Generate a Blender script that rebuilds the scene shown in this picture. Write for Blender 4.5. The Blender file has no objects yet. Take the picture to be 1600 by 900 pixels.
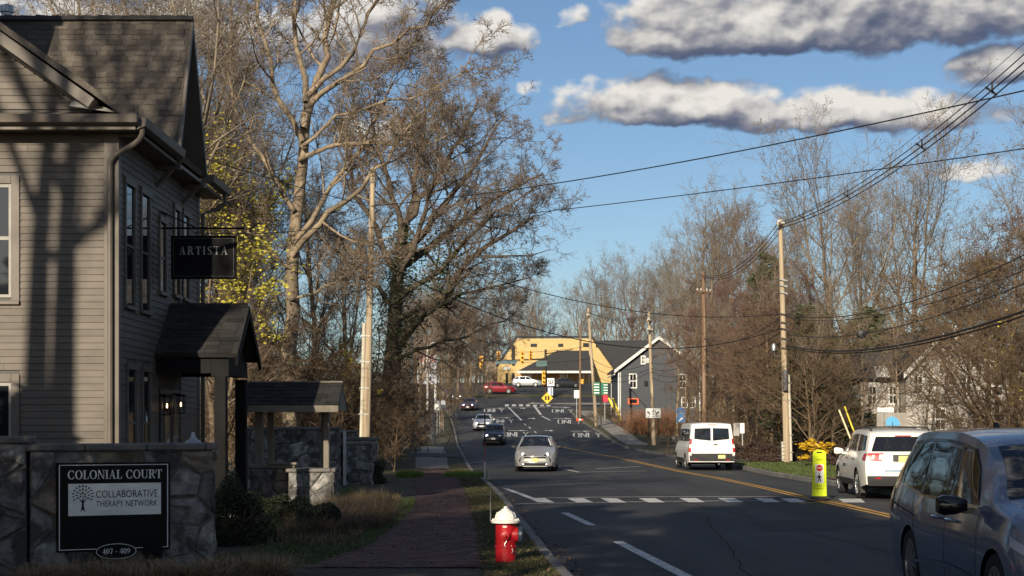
import bpy, bmesh, math, random
import numpy as np
from mathutils import Vector, Matrix
R = math.radians
scene = bpy.context.scene
COL = scene.collection
random.seed(7)

# ---------------------------------------------------------------- camera
F, CX, HY, CZ = 2311.0, 800.0, 664.0, 1.77      # focal length in photo pixels, horizon row, eye height
cam_d = bpy.data.cameras.new('camera'); cam = bpy.data.objects.new('camera', cam_d); COL.objects.link(cam)
cam.location = (0, 0, CZ); cam.rotation_euler = (R(90), 0, 0)
cam_d.sensor_fit = 'HORIZONTAL'; cam_d.sensor_width = 36.0; cam_d.lens = 36.0*F/1600.0
cam_d.shift_y = (HY-450.0)/1600.0; cam_d.clip_start = 0.1; cam_d.clip_end = 4000
scene.camera = cam

# ---------------------------------------------------------------- light
SUN_AZ, SUN_EL = 17.5, 21.0        # light travels towards +Y, SUN_AZ degrees to the right; low afternoon sun behind the viewer's left shoulder
scene.view_settings.view_transform = 'Standard'; scene.view_settings.look = 'None'
scene.view_settings.exposure = 0.45; scene.view_settings.gamma = 1.0; scene.view_settings.use_curve_mapping = False
sun_d = bpy.data.lights.new('sun', 'SUN'); sun = bpy.data.objects.new('sun', sun_d); COL.objects.link(sun)
sun_d.energy = 5.0; sun_d.angle = R(0.53); sun_d.color = (1.0, 0.88, 0.69)
LD = Vector((math.sin(R(SUN_AZ))*math.cos(R(SUN_EL)), math.cos(R(SUN_AZ))*math.cos(R(SUN_EL)), -math.sin(R(SUN_EL))))
sun.rotation_euler = LD.to_track_quat('-Z', 'Y').to_euler()
sun.location = (-30, -50, 40)

world = bpy.data.worlds.new('World'); scene.world = world; world.use_nodes = True
wn, wl = world.node_tree.nodes, world.node_tree.links
wn.clear()

def mnode(nt, op, a=None, b=None, c=None, clamp=False):
    n = nt.nodes.new('ShaderNodeMath'); n.operation = op; n.use_clamp = clamp
    for i, v in enumerate((a, b, c)):
        if v is None: continue
        if isinstance(v, (int, float)): n.inputs[i].default_value = v
        else: nt.links.new(v, n.inputs[i])
    return n.outputs[0]

# cloud banks as (azimuth, elevation, half width, height above base, depth below, weight) in degrees of the sky
def sky_px(px, py): 
    az = math.atan((px-CX)/F); return math.degrees(az), math.degrees(math.atan((HY-py)/F*math.cos(az)))
BANKS = []
for px, py, hw, up, dn, w in [(1190, 52, 235, 100, 32, 1.15), (1050, 62, 95, 85, 34, 1.0), (1450, 40, 230, 95, 36, 1.15),
                              (1045, 174, 195, 60, 22, 1.1), (1270, 184, 200, 46, 20, 1.0), (1440, 188, 150, 50, 22, .85), (1570, 112, 95, 46, 26, .8),
                              (765, 60, 95, 42, 24, .8), (888, 32, 42, 30, 14, .42), (560, 70, 190, 90, 40, .9), (330, 60, 170, 70, 34, .8), (820, 140, 34, 22, 14, .3),
                              (1545, 275, 130, 40, 20, .2), (60, 30, 200, 55, 40, .6), (620, 210, 160, 46, 24, .42)]:
    a, e = sky_px(px, py)
    BANKS.append((a, e, math.degrees(hw/F), math.degrees(up/F), math.degrees(dn/F), w))

def cloud_group():
    g = bpy.data.node_groups.new('cloud_density', 'ShaderNodeTree')
    g.interface.new_socket('p', in_out='INPUT', socket_type='NodeSocketVector')
    g.interface.new_socket('density', in_out='OUTPUT', socket_type='NodeSocketFloat')
    gi = g.nodes.new('NodeGroupInput'); go = g.nodes.new('NodeGroupOutput')
    def noise(scale, detail, rough, stretch, off=0.0):
        m = g.nodes.new('ShaderNodeMapping'); m.inputs['Scale'].default_value = stretch; m.inputs['Location'].default_value = (off, off*.7, off*.3)
        g.links.new(gi.outputs[0], m.inputs[0])
        n = g.nodes.new('ShaderNodeTexNoise'); n.noise_dimensions = '2D'
        n.inputs['Scale'].default_value = scale; n.inputs['Detail'].default_value = detail; n.inputs['Roughness'].default_value = rough
        g.links.new(m.outputs[0], n.inputs['Vector']); return n.outputs['Fac']
    sep = g.nodes.new('ShaderNodeSeparateXYZ'); g.links.new(gi.outputs[0], sep.inputs[0])
    wob = mnode(g, 'MULTIPLY', mnode(g, 'SUBTRACT', noise(.55, 4, .55, (1, 1, 1), 3.1), .5), 1.5)
    az = mnode(g, 'ADD', sep.outputs[0], wob); el = mnode(g, 'ADD', sep.outputs[1], mnode(g, 'MULTIPLY', mnode(g, 'SUBTRACT', noise(.5, 3, .5, (1, 1, 1), 9.7), .5), .9))
    best = None
    for a, e, hw, up, dn, w in BANKS:
        x = mnode(g, 'DIVIDE', mnode(g, 'SUBTRACT', az, a), hw)
        dz = mnode(g, 'SUBTRACT', el, e)
        z = mnode(g, 'MAXIMUM', mnode(g, 'DIVIDE', dz, up), mnode(g, 'DIVIDE', dz, -dn))
        r = mnode(g, 'SUBTRACT', 1.0, mnode(g, 'ADD', mnode(g, 'MULTIPLY', x, x), mnode(g, 'MULTIPLY', z, z)))
        r = mnode(g, 'SUBTRACT', mnode(g, 'MAXIMUM', r, -1.6), 1-w)
        best = r if best is None else mnode(g, 'SMOOTH_MAX', best, r, .15)
    # the rest of the sky carries the same broken cumulus
    wide = mnode(g, 'MULTIPLY', mnode(g, 'SUBTRACT', noise(.09, 3, .5, (1, 2.0, 1), 21.0), .56), 5.0)
    away = mnode(g, 'MULTIPLY', mnode(g, 'SUBTRACT', mnode(g, 'ABSOLUTE', sep.outputs[0]), 21.0), .25, clamp=True)
    high = mnode(g, 'MULTIPLY', mnode(g, 'SUBTRACT', sep.outputs[1], 18.0), .25, clamp=True)
    away = mnode(g, 'MAXIMUM', away, high)
    low = mnode(g, 'MULTIPLY', mnode(g, 'SUBTRACT', sep.outputs[1], 6.0), .2, clamp=True)
    gen = mnode(g, 'SUBTRACT', mnode(g, 'MULTIPLY', mnode(g, 'MULTIPLY', mnode(g, 'ADD', wide, 1.2), away), low), 1.2)
    best = mnode(g, 'MAXIMUM', best, gen)
    n1 = mnode(g, 'MULTIPLY', mnode(g, 'SUBTRACT', noise(.42, 3, .5, (1, 1.7, 1)), .5), 1.9)
    n2 = mnode(g, 'MULTIPLY', mnode(g, 'SUBTRACT', noise(1.5, 5, .50, (1, 1.3, 1), 5.0), .5), .50)
    d = mnode(g, 'ADD', best, mnode(g, 'ADD', n1, n2))
    g.links.new(d, go.inputs[0])
    return g

def build_sky():
    nt = world.node_tree
    sky = wn.new('ShaderNodeTexSky'); sky.sky_type = 'NISHITA'; sky.sun_disc = False
    sky.sun_elevation = R(SUN_EL); sky.sun_rotation = R(180+SUN_AZ)
    sky.altitude = 60; sky.air_density = 1.0; sky.dust_density = .6; sky.ozone_density = 3.5
    tc = wn.new('ShaderNodeTexCoord'); sep = wn.new('ShaderNodeSeparateXYZ'); wl.new(tc.outputs['Generated'], sep.inputs[0])
    az = mnode(nt, 'MULTIPLY', mnode(nt, 'ARCTAN2', sep.outputs[0], sep.outputs[1]), 57.29578)
    el = mnode(nt, 'MULTIPLY', mnode(nt, 'ARCSINE', sep.outputs[2]), 57.29578)
    cb = wn.new('ShaderNodeCombineXYZ'); wl.new(az, cb.inputs[0]); wl.new(el, cb.inputs[1])
    grp = cloud_group()
    def dens(off):
        v = wn.new('ShaderNodeVectorMath'); v.operation = 'ADD'; wl.new(cb.outputs[0], v.inputs[0]); v.inputs[1].default_value = off
        n = wn.new('ShaderNodeGroup'); n.node_tree = grp; wl.new(v.outputs[0], n.inputs[0]); return n.outputs[0]
    d0, d1, d2 = dens((0, 0, 0)), dens((-.15, .35, 0)), dens((-.35, 1.05, 0))
    alpha = wn.new('ShaderNodeMapRange'); alpha.interpolation_type = 'SMOOTHSTEP'
    alpha.inputs['From Min'].default_value = -.10; alpha.inputs['From Max'].default_value = .50; wl.new(d0, alpha.inputs[0])
    slope = mnode(nt, 'ADD', mnode(nt, 'MULTIPLY', mnode(nt, 'SUBTRACT', d0, d1), .34), mnode(nt, 'MULTIPLY', mnode(nt, 'SUBTRACT', d0, d2), .36))
    lit = mnode(nt, 'ADD', slope, .45)
    ramp = wn.new('ShaderNodeValToRGB'); wl.new(lit, ramp.inputs[0])
    cr = ramp.color_ramp; cr.elements[0].position = 0.0; cr.elements[0].color = (.10, .13, .22, 1)
    cr.elements[1].position = 1.0; cr.elements[1].color = (.98, .94, .88, 1)
    for p, c in ((.25, (.15, .175, .26, 1)), (.5, (.33, .34, .39, 1)), (.75, (.70, .68, .66, 1))):
        e = cr.elements.new(p); e.color = c
    bg1 = wn.new('ShaderNodeBackground'); wl.new(sky.outputs[0], bg1.inputs[0]); bg1.inputs[1].default_value = 0.073
    bg2 = wn.new('ShaderNodeBackground'); wl.new(ramp.outputs[0], bg2.inputs[0]); bg2.inputs[1].default_value = 0.62
    mix = wn.new('ShaderNodeMixShader'); wl.new(alpha.outputs[0], mix.inputs[0]); wl.new(bg1.outputs[0], mix.inputs[1]); wl.new(bg2.outputs[0], mix.inputs[2])
    out = wn.new('ShaderNodeOutputWorld'); wl.new(mix.outputs[0], out.inputs[0])
build_sky()
world.cycles.sampling_method = 'MANUAL'; world.cycles.sample_map_resolution = 512
scene.cycles.use_denoising = True
scene.cycles.max_bounces = 6; scene.cycles.diffuse_bounces = 3; scene.cycles.glossy_bounces = 3; scene.cycles.transparent_max_bounces = 8
scene.cycles.sample_clamp_indirect = 6.0

# ---------------------------------------------------------------- helpers
def P(px, py, Y):
    """the point at distance Y that the photo shows at (px, py)"""
    return Vector(((px-CX)/F*Y, Y, CZ-(py-HY)/F*Y))

def tag(o, label=None, cat=None, group=None, kind=None):
    if label: o['label'] = label
    if cat: o['category'] = cat
    if group: o['group'] = group
    if kind: o['kind'] = kind
    return o

def thing(name, label, cat, loc=(0, 0, 0), rz=0.0, group=None):
    o = bpy.data.objects.new(name, None); COL.objects.link(o)
    o.empty_display_size = .2; o.location = loc; o.rotation_euler = (0, 0, rz)
    return tag(o, label, cat, group)

def wmat(o):
    m = o.matrix_basis.copy()
    return m if o.parent is None else wmat(o.parent) @ o.matrix_parent_inverse @ m

def link(name, me, parent=None, loc=None, rot=None, scale=None):
    o = bpy.data.objects.new(name, me); COL.objects.link(o)
    if parent is not None:
        o.parent = parent; w = wmat(parent)
        if w != Matrix.Identity(4): o.matrix_parent_inverse = w.inverted()      # parts are built in place
    if loc is not None: o.location = loc
    if rot is not None: o.rotation_euler = rot
    if scale is not None: o.scale = scale if hasattr(scale, '__len__') else (scale,)*3
    return o

def copy_tree(o, parent=None):
    c = o.copy(); COL.objects.link(c); c.parent = parent
    for ch in list(o.children): copy_tree(ch, c)
    return c

def np_mesh(name, V, faces, mat=None, smooth=False):
    """V (n,3); faces list of (m,k) index arrays"""
    me = bpy.data.meshes.new(name)
    V = np.asarray(V, dtype=np.float32)
    me.vertices.add(len(V)); me.vertices.foreach_set('co', V.ravel())
    faces = [np.asarray(f, dtype=np.int32) for f in faces if len(f)]
    nl = sum(f.size for f in faces); npoly = sum(len(f) for f in faces)
    me.loops.add(nl); me.polygons.add(npoly)
    me.loops.foreach_set('vertex_index', np.concatenate([f.ravel() for f in faces]))
    st = np.concatenate([np.full(len(f), f.shape[1], dtype=np.int32) for f in faces])
    me.polygons.foreach_set('loop_start', np.concatenate([[0], np.cumsum(st)[:-1]]).astype(np.int32))
    if smooth: me.polygons.foreach_set('use_smooth', np.ones(npoly, dtype=bool))
    me.update(calc_edges=True)
    if mat is not None: me.materials.append(mat)
    return me

class MB:
    """collects shapes for ONE mesh"""
    def __init__(s): s.v, s.f = [], []
    def add(s, vs, fs):
        b = len(s.v); s.v += [tuple(p) for p in vs]; s.f += [tuple(i+b for i in f) for f in fs]; return s
    def box(s, c, d, rz=0.0, rx=0.0, ry=0.0):
        M = Matrix.Translation(c) @ Matrix.Rotation(rz, 4, 'Z') @ Matrix.Rotation(ry, 4, 'Y') @ Matrix.Rotation(rx, 4, 'X')
        x, y, z = d[0]/2, d[1]/2, d[2]/2
        vs = [M @ Vector(p) for p in ((-x, -y, -z), (x, -y, -z), (x, y, -z), (-x, y, -z), (-x, -y, z), (x, -y, z), (x, y, z), (-x, y, z))]
        return s.add(vs, [(0, 3, 2, 1), (4, 5, 6, 7), (0, 1, 5, 4), (1, 2, 6, 5), (2, 3, 7, 6), (3, 0, 4, 7)])
    def bx(s, x0, x1, y0, y1, z0, z1): return s.box(((x0+x1)/2, (y0+y1)/2, (z0+z1)/2), (abs(x1-x0), abs(y1-y0), abs(z1-z0)))
    def prism(s, poly, ax, a0, a1):
        """2D polygon extruded along ax ('X': poly is (y,z); 'Y': (x,z); 'Z': (x,y))"""
        f = {'X': lambda p, t: (t, p[0], p[1]), 'Y': lambda p, t: (p[0], t, p[1]), 'Z': lambda p, t: (p[0], p[1], t)}[ax]
        n = len(poly)
        return s.add([f(p, a0) for p in poly]+[f(p, a1) for p in poly],
                     [tuple(range(n))[::-1], tuple(range(n, 2*n))]+[(i, (i+1) % n, n+(i+1) % n, n+i) for i in range(n)])
    def tube(s, path, r, n=8, cap=True):
        path = [Vector(p) for p in path]; m = len(path)
        rs = r if hasattr(r, '__len__') else [r]*m
        vs = []; U = None
        for i, p in enumerate(path):
            d = (path[min(i+1, m-1)]-path[max(i-1, 0)]).normalized()
            if U is None: U = d.orthogonal().normalized()
            else: U = (U-d*U.dot(d)).normalized()
            W = d.cross(U)
            for k in range(n):
                a = 2*math.pi*k/n; vs.append(p+(U*math.cos(a)+W*math.sin(a))*rs[i])
        fs = [(i*n+k, i*n+(k+1) % n, (i+1)*n+(k+1) % n, (i+1)*n+k) for i in range(m-1) for k in range(n)]
        if cap: fs += [tuple(range(n))[::-1], tuple(range((m-1)*n, m*n))]
        return s.add(vs, fs)
    def lathe(s, prof, n=16, c=(0, 0, 0), ax='Z'):
        vs = []
        for r, z in prof:
            for k in range(n):
                a = 2*math.pi*k/n; p = (r*math.cos(a), r*math.sin(a), z)
                if ax == 'X': p = (z, p[0], p[1])
                if ax == 'Y': p = (p[0], z, p[1])
                vs.append((p[0]+c[0], p[1]+c[1], p[2]+c[2]))
        m = len(prof)
        fs = [(i*n+k, i*n+(k+1) % n, (i+1)*n+(k+1) % n, (i+1)*n+k) for i in range(m-1) for k in range(n)]
        fs += [tuple(range(n))[::-1], tuple(range((m-1)*n, m*n))]
        return s.add(vs, fs)
    def poly(s, pts): return s.add(pts, [tuple(range(len(pts)))])
    def mesh(s, name, mat, smooth=False, bevel=0.0, seg=1, angle=35):
        me = bpy.data.meshes.new(name); me.from_pydata(s.v, [], s.f)
        bm = bmesh.new(); bm.from_mesh(me)
        bmesh.ops.recalc_face_normals(bm, faces=bm.faces)
        if bevel:
            es = [e for e in bm.edges if len(e.link_faces) == 2 and e.calc_face_angle(0) > R(angle)]
            bmesh.ops.bevel(bm, geom=es, offset=bevel, offset_type='OFFSET', segments=seg, profile=.5, affect='EDGES', clamp_overlap=True)
        bm.to_mesh(me); bm.free()
        if smooth:
            me.polygons.foreach_set('use_smooth', [True]*len(me.polygons))
            try: me.set_sharp_from_angle(angle=R(40))
            except Exception: pass
        if mat is not None: me.materials.append(mat)
        return me
    def build(s, name, mat, parent=None, **k):
        return link(name, s.mesh(name, mat, **k), parent)

# ---- procedural materials
def mat(name, c1, c2=None, scale=8.0, rough=.8, bump=0.0, bscale=None, metal=0.0, spec=.4, rnd=0.0, hue=0.0, coat=0.0, emit=0.0, stretch=(1, 1, 1),
        detail=6.0, contrast=(.35, .65), c3=None, s3=None, t3=(.55, .65), coord='Object', rrange=0.0, thru=0.0):
    m = bpy.data.materials.new(name); m.use_nodes = True; nt = m.node_tree; N, L = nt.nodes, nt.links
    b = N['Principled BSDF']; b.inputs['Roughness'].default_value = rough; b.inputs['Metallic'].default_value = metal
    b.inputs['Specular IOR Level'].default_value = spec; b.inputs['Coat Weight'].default_value = coat; b.inputs['Coat Roughness'].default_value = .05
    tc = N.new('ShaderNodeTexCoord'); mp = N.new('ShaderNodeMapping'); mp.inputs['Scale'].default_value = stretch
    L.new(tc.outputs[coord], mp.inputs[0])
    col = None
    def noise(sc, d=detail, off=0):
        n = N.new('ShaderNodeTexNoise'); n.inputs['Scale'].default_value = sc; n.inputs['Detail'].default_value = d
        if off:
            m2 = N.new('ShaderNodeMapping'); m2.inputs['Location'].default_value = (off, off*1.3, off*.7); L.new(mp.outputs[0], m2.inputs[0]); L.new(m2.outputs[0], n.inputs[0])
        else: L.new(mp.outputs[0], n.inputs[0])
        return n.outputs['Fac']
    def mr(v, lo, hi):
        n = N.new('ShaderNodeMapRange'); n.inputs['From Min'].default_value = lo; n.inputs['From Max'].default_value = hi; L.new(v, n.inputs[0]); return n.outputs[0]
    def mixc(f, a, c):
        n = N.new('ShaderNodeMix'); n.data_type = 'RGBA'
        if isinstance(f, float): n.inputs['Factor'].default_value = f
        else: L.new(f, n.inputs['Factor'])
        for i, v in (('A', a), ('B', c)):
            s = [q for q in n.inputs if q.name == i and q.type == 'RGBA'][0]
            if isinstance(v, tuple): s.default_value = (*v, 1)
            else: L.new(v, s)
        return [q for q in n.outputs if q.type == 'RGBA'][0]
    col = tuple(c1)
    if c2 is not None: col = mixc(mr(noise(scale), *contrast), tuple(c1), tuple(c2))
    if c3 is not None: col = mixc(mr(noise(s3 or scale*.3, 5.0, 13.7), *t3), col, tuple(c3))
    if rnd or hue:
        oi = N.new('ShaderNodeObjectInfo'); hs = N.new('ShaderNodeHueSaturation')
        v = N.new('ShaderNodeMapRange'); v.inputs['To Min'].default_value = 1-rnd; v.inputs['To Max'].default_value = 1+rnd; L.new(oi.outputs['Random'], v.inputs[0]); L.new(v.outputs[0], hs.inputs['Value'])
        if hue:
            w = N.new('ShaderNodeMath'); w.operation = 'MULTIPLY'; w.inputs[1].default_value = 7.31; L.new(oi.outputs['Random'], w.inputs[0])
            fr = N.new('ShaderNodeMath'); fr.operation = 'FRACT'; L.new(w.outputs[0], fr.inputs[0])
            h = N.new('ShaderNodeMapRange'); h.inputs['To Min'].default_value = .5-hue; h.inputs['To Max'].default_value = .5+hue; L.new(fr.outputs[0], h.inputs[0]); L.new(h.outputs[0], hs.inputs['Hue'])
        if isinstance(col, tuple): hs.inputs['Color'].default_value = (*col, 1)
        else: L.new(col, hs.inputs['Color'])
        col = hs.outputs[0]
    if isinstance(col, tuple): b.inputs['Base Color'].default_value = (*col, 1)
    else: L.new(col, b.inputs['Base Color'])
    if rrange:
        q = N.new('ShaderNodeMapRange'); q.inputs['To Min'].default_value = rough-rrange; q.inputs['To Max'].default_value = rough+rrange; L.new(noise(scale*.7, 4.0, 4.4), q.inputs[0]); L.new(q.outputs[0], b.inputs['Roughness'])
    if bump:
        bn = N.new('ShaderNodeBump'); bn.inputs['Strength'].default_value = min(1.0, bump); bn.inputs['Distance'].default_value = .02 if bump <= 1 else .02*bump
        L.new(noise(bscale or scale*2), bn.inputs['Height']); L.new(bn.outputs[0], b.inputs['Normal'])
    if emit:
        b.inputs['Emission Strength'].default_value = emit
        if isinstance(col, tuple): b.inputs['Emission Color'].default_value = (*col, 1)
    if thru: b.inputs['Transmission Weight'].default_value = thru; b.inputs['IOR'].default_value = 1.45
    return m

def smooth01(a, b, x):
    t = min(1.0, max(0.0, (x-a)/(b-a))); return t*t*(3-2*t)

def curve(knots):
    xs = np.array([k[0] for k in knots], float); ys = np.array([k[1] for k in knots], float)
    d = np.diff(ys)/np.diff(xs); m = np.zeros(len(xs)); m[1:-1] = np.where(d[:-1]*d[1:] > 0, 2*d[:-1]*d[1:]/(d[:-1]+d[1:]+1e-12), 0); m[0] = d[0]; m[-1] = d[-1]
    def f(x):
        x = min(max(x, xs[0]), xs[-1]); i = int(min(max(np.searchsorted(xs, x)-1, 0), len(xs)-2)); h = xs[i+1]-xs[i]; t = (x-xs[i])/h
        return float((1+2*t)*(1-t)**2*ys[i]+t*(1-t)**2*h*m[i]+t*t*(3-2*t)*ys[i+1]+t*t*(t-1)*h*m[i+1])
    return f

# ---- lettering: sans words from the built-in font, serif capitals drawn stroke by stroke
TEXT = {}
def make_texts(words):
    obs = []
    for w in words:
        cu = bpy.data.curves.new('text', 'FONT'); cu.body = w; cu.size = 1.0; cu.align_x = 'LEFT'; cu.resolution_u = 3
        o = bpy.data.objects.new('text', cu); COL.objects.link(o); obs.append((w, o))
    dg = bpy.context.evaluated_depsgraph_get()
    for w, o in obs:
        me = bpy.data.meshes.new_from_object(o.evaluated_get(dg)); me.materials.clear()
        V = np.array([v.co[:2] for v in me.vertices]); Fs = [tuple(p.vertices) for p in me.polygons]
        lo, hi = V.min(0), V.max(0); V = (V-lo); TEXT[w] = (V, Fs, hi-lo)
    for w, o in obs: cu = o.data; bpy.data.objects.remove(o); bpy.data.curves.remove(cu)
make_texts(['COLLABORATIVE', 'THERAPY NETWORK', 'STOP', 'STATE LAW', 'FOR', 'WITHIN', 'CROSSWALK', 'ONLY', '526', 'SENTRY DR', 'NO', 'TURN'])

def text_mb(word, c, w, h, U, V, N, off=.002):
    """word filling a w x h box centred on c, in the plane U,V with outward normal N"""
    T, Fs, ext = TEXT[word]; U, V, N, c = Vector(U), Vector(V), Vector(N), Vector(c)
    return MB().add([c+U*((p[0]/ext[0]-.5)*w)+V*((p[1]/ext[1]-.5)*h)+N*off for p in T], Fs)

def stroke(pts, ws):
    qs = []; pts = [Vector(p) for p in pts]; L_, R_ = [], []
    for i, p in enumerate(pts):
        d = (pts[min(i+1, len(pts)-1)]-pts[max(i-1, 0)]).normalized(); n = Vector((-d.y, d.x)); w = ws[i] if hasattr(ws, '__len__') else ws
        L_.append(p+n*w/2); R_.append(p-n*w/2)
    return [(L_[i], R_[i], R_[i+1], L_[i+1]) for i in range(len(pts)-1)]
def rect(x0, y0, x1, y1): return [(Vector((x0, y0)), Vector((x1, y0)), Vector((x1, y1)), Vector((x0, y1)))]
def arc(cx, cy, rx, ry, a0, a1, tk, tn, n=14):
    pts, ws = [], []
    for i in range(n+1):
        a = R(a0+(a1-a0)*i/n); pts.append((cx+rx*math.cos(a), cy+ry*math.sin(a))); ws.append(tn+(tk-tn)*abs(math.cos(a))**1.5)
    return stroke(pts, ws)
def glyph(ch, T=.19, t=.065):
    s = .05
    if ch == 'I': return .36, rect(.18-T/2, 0, .18+T/2, 1)+rect(.02, 0, .34, s)+rect(.02, 1-s, .34, 1)
    if ch == 'L': return .72, rect(.10, 0, .10+T, 1)+rect(0, 1-s, .40, 1)+rect(0, 0, .66, s)+[(Vector((.56, 0)), Vector((.66, 0)), Vector((.68, .30)), Vector((.645, .30)))]
    if ch == 'T': return .76, rect(.38-T/2, 0, .38+T/2, 1)+rect(.22, 0, .54, s)+rect(.02, 1-s, .74, 1)+[(Vector((.02, 1)), Vector((.10, 1)), Vector((.045, .70)), Vector((.01, .70))), (Vector((.66, 1)), Vector((.74, 1)), Vector((.75, .70)), Vector((.715, .70)))]
    if ch == 'N': return .92, rect(.10, 0, .10+t, 1)+rect(.74, 0, .74+t, 1)+[(Vector((.06, 1)), Vector((.26, 1)), Vector((.80, 0)), Vector((.70, 0)))]+rect(0, 0, .28, s)+rect(.62, 1-s, .92, 1)
    if ch == 'A': return .88, [(Vector((.10, 0)), Vector((.165, 0)), Vector((.46, 1)), Vector((.42, 1))), (Vector((.60, 0)), Vector((.80, 0)), Vector((.50, 1)), Vector((.38, 1)))]+rect(.22, .30, .64, .35)+rect(0, 0, .27, s)+rect(.52, 0, .88, s)
    if ch == 'U': return .90, rect(.10, .28, .10+T, 1)+rect(.72, .28, .72+t, 1)+arc(.47, .30, .275, .265, 180, 360, T*.75, t)+rect(0, 1-s, .38, 1)+rect(.62, 1-s, .90, 1)
    if ch == 'O': return .92, arc(.46, .5, .36, .475, 0, 360, T, t, 28)
    if ch == '0': return .62, arc(.31, .5, .215, .47, 0, 360, T*.9, t, 24)
    if ch == 'C': return .84, arc(.46, .5, .36, .475, 42, 318, T, t, 22)+[(Vector((.68, .70)), Vector((.76, .68)), Vector((.76, 1)), Vector((.72, 1)))]+[(Vector((.69, .30)), Vector((.76, .30)), Vector((.75, .12)), Vector((.71, .18)))]
    if ch == 'R': return .88, rect(.10, 0, .10+T, 1)+rect(0, 0, .39, s)+rect(0, 1-s, .3, 1)+arc(.34, .735, .27, .235, -90, 90, T*.85, t, 12)+[(Vector((.36, .50)), Vector((.52, .50)), Vector((.86, 0)), Vector((.66, 0)))]
    if ch == 'S': 
        pts = [(.58, .80), (.50, .93), (.33, .965), (.16, .87), (.13, .72), (.24, .59), (.42, .48), (.56, .36), (.57, .20), (.46, .07), (.28, .035), (.14, .10), (.09, .24)]
        return .68, stroke(pts, [.06, .07, .07, .11, .15, .18, .19, .18, .15, .11, .07, .07, .06])
    if ch == '4': return .66, rect(.38, 0, .38+T*.8, 1)+[(Vector((.02, .28)), Vector((.09, .28)), Vector((.44, 1)), Vector((.38, 1)))]+rect(.02, .24, .64, .31)+rect(.28, 0, .64, s)
    if ch == '7': return .60, rect(.04, .86, .58, 1)+[(Vector((.16, 0)), Vector((.36, 0)), Vector((.58, .88)), Vector((.50, .88)))]
    if ch == '9': return .62, arc(.31, .68, .2, .28, 0, 360, T*.85, t, 18)+stroke([(.51, .68), (.50, .40), (.40, .15), (.22, .03), (.10, .10)], [.16, .15, .11, .06, .09])
    if ch == '-': return .42, rect(.06, .38, .36, .47)
    return .34, []
def serif_mb(word, c, w, h, U, V, N, off=.002, gap=.06):
    adv = []; x = 0; items = []
    for ch in word:
        a, qs = glyph(ch); items.append((x, qs)); x += a+gap
    tot = x-gap; U, V, N, c = Vector(U), Vector(V), Vector(N), Vector(c); mb = MB(); k = 0
    for x0, qs in items:
        for i, q in enumerate(qs):
            mb.add([c+U*(((p.x+x0)/tot-.5)*w)+V*((p.y-.5)*h)+N*(off+.0004*(i % 9)) for p in q], [(0, 1, 2, 3)])
    return mb
# ================================================================ terrain, road, pavement
prof = curve([(-90, .1), (0, 0), (40, -.05), (62, -.18), (90, -.16), (112, -.05), (119, .09), (138, 1.23), (178, 3.5), (196, 4.6), (212, 6.2), (230, 7.6), (255, 8.9), (300, 10), (700, 14), (1500, 20)])
LEFT = curve([(-90, 6.5), (0, 1.75), (17.7, .62), (24.6, .30), (35, -.15), (50, -.97), (60, -1.56), (90, -2.9), (115, -4.1), (145, -5.7), (170, -7.3), (184, -8.8), (189, -11.5), (193, -20), (195, -70), (207, -70), (208, -70)])
RIGHT = curve([(-90, 10.5), (0, 9.7), (30, 9.9), (52, 10.0), (69, 10.3), (100, 9.4), (124, 8.5), (145, 7.55), (162, 6.9), (172, 6.9), (180, 8.2), (187, 13), (193, 26), (195, 70), (207, 70), (208, 70)])

def gz(x, y):
    """height of the land (road level; verges stand a kerb higher)"""
    z = prof(y)
    if y < 190:
        r, l = RIGHT(y), LEFT(y)
        if x > r: z += -1.0*smooth01(0, 14, x-r)*smooth01(118, 150, y)*(1-smooth01(178, 190, y))+.25*smooth01(2, 12, x-r)*(1-smooth01(95, 120, y))
        if x < l: z += .75*smooth01(1.5, 9, l-x)*smooth01(62, 105, y)*(1-smooth01(165, 190, y))
    return z

def vz(x, y): return gz(x, y)+.11        # verge level

M_ground = mat('ground_grass', (.022, .030, .012), (.055, .050, .026), scale=1.3, rough=.95, bump=.9, bscale=18, c3=(.075, .060, .036), s3=.35, t3=(.50, .62))
M_asphalt = mat('asphalt', (.030, .031, .032), (.048, .048, .048), scale=1.3, rough=.80, bump=.35, bscale=90, c3=(.021, .022, .024), s3=.5, t3=(.46, .62), rrange=.08, spec=.35, stretch=(1, .13, 1))
M_asphalt2 = mat('asphalt_patch', (.018, .019, .021), (.026, .027, .028), scale=2.2, rough=.82, bump=.3, bscale=80)
M_line = mat('white_paint', (.62, .61, .58), (.42, .41, .39), scale=9, rough=.7, c3=(.08, .08, .08), s3=7, t3=(.60, .70))
M_yline = mat('yellow_paint', (.55, .30, .05), (.42, .22, .04), scale=9, rough=.7, c3=(.10, .08, .06), s3=6, t3=(.60, .72))
M_kerb = mat('kerb_stone', (.20, .19, .175), (.12, .115, .11), scale=5, rough=.9, bump=.5, bscale=30, rnd=.15)
M_brick = mat('paver_brick', (.130, .066, .056), (.090, .050, .045), scale=14, rough=.88, bump=.4, bscale=60, rnd=.32, hue=.012, c3=(.09, .062, .055), s3=9, t3=(.5, .62))
M_brickfar = mat('paver_brick_far', (.128, .064, .055), (.078, .044, .040), scale=6, rough=.88, bump=.3, bscale=60, contrast=(.42, .58))
M_sand = mat('joint_sand', (.030, .026, .022), (.05, .043, .036), scale=30, rough=.95)
M_concrete = mat('concrete', (.26, .245, .22), (.19, .18, .16), scale=2.5, rough=.9, bump=.3, bscale=30)
M_soil = mat('mulch_soil', (.030, .021, .014), (.055, .040, .027), scale=14, rough=.97, bump=1.2, bscale=30)

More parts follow.
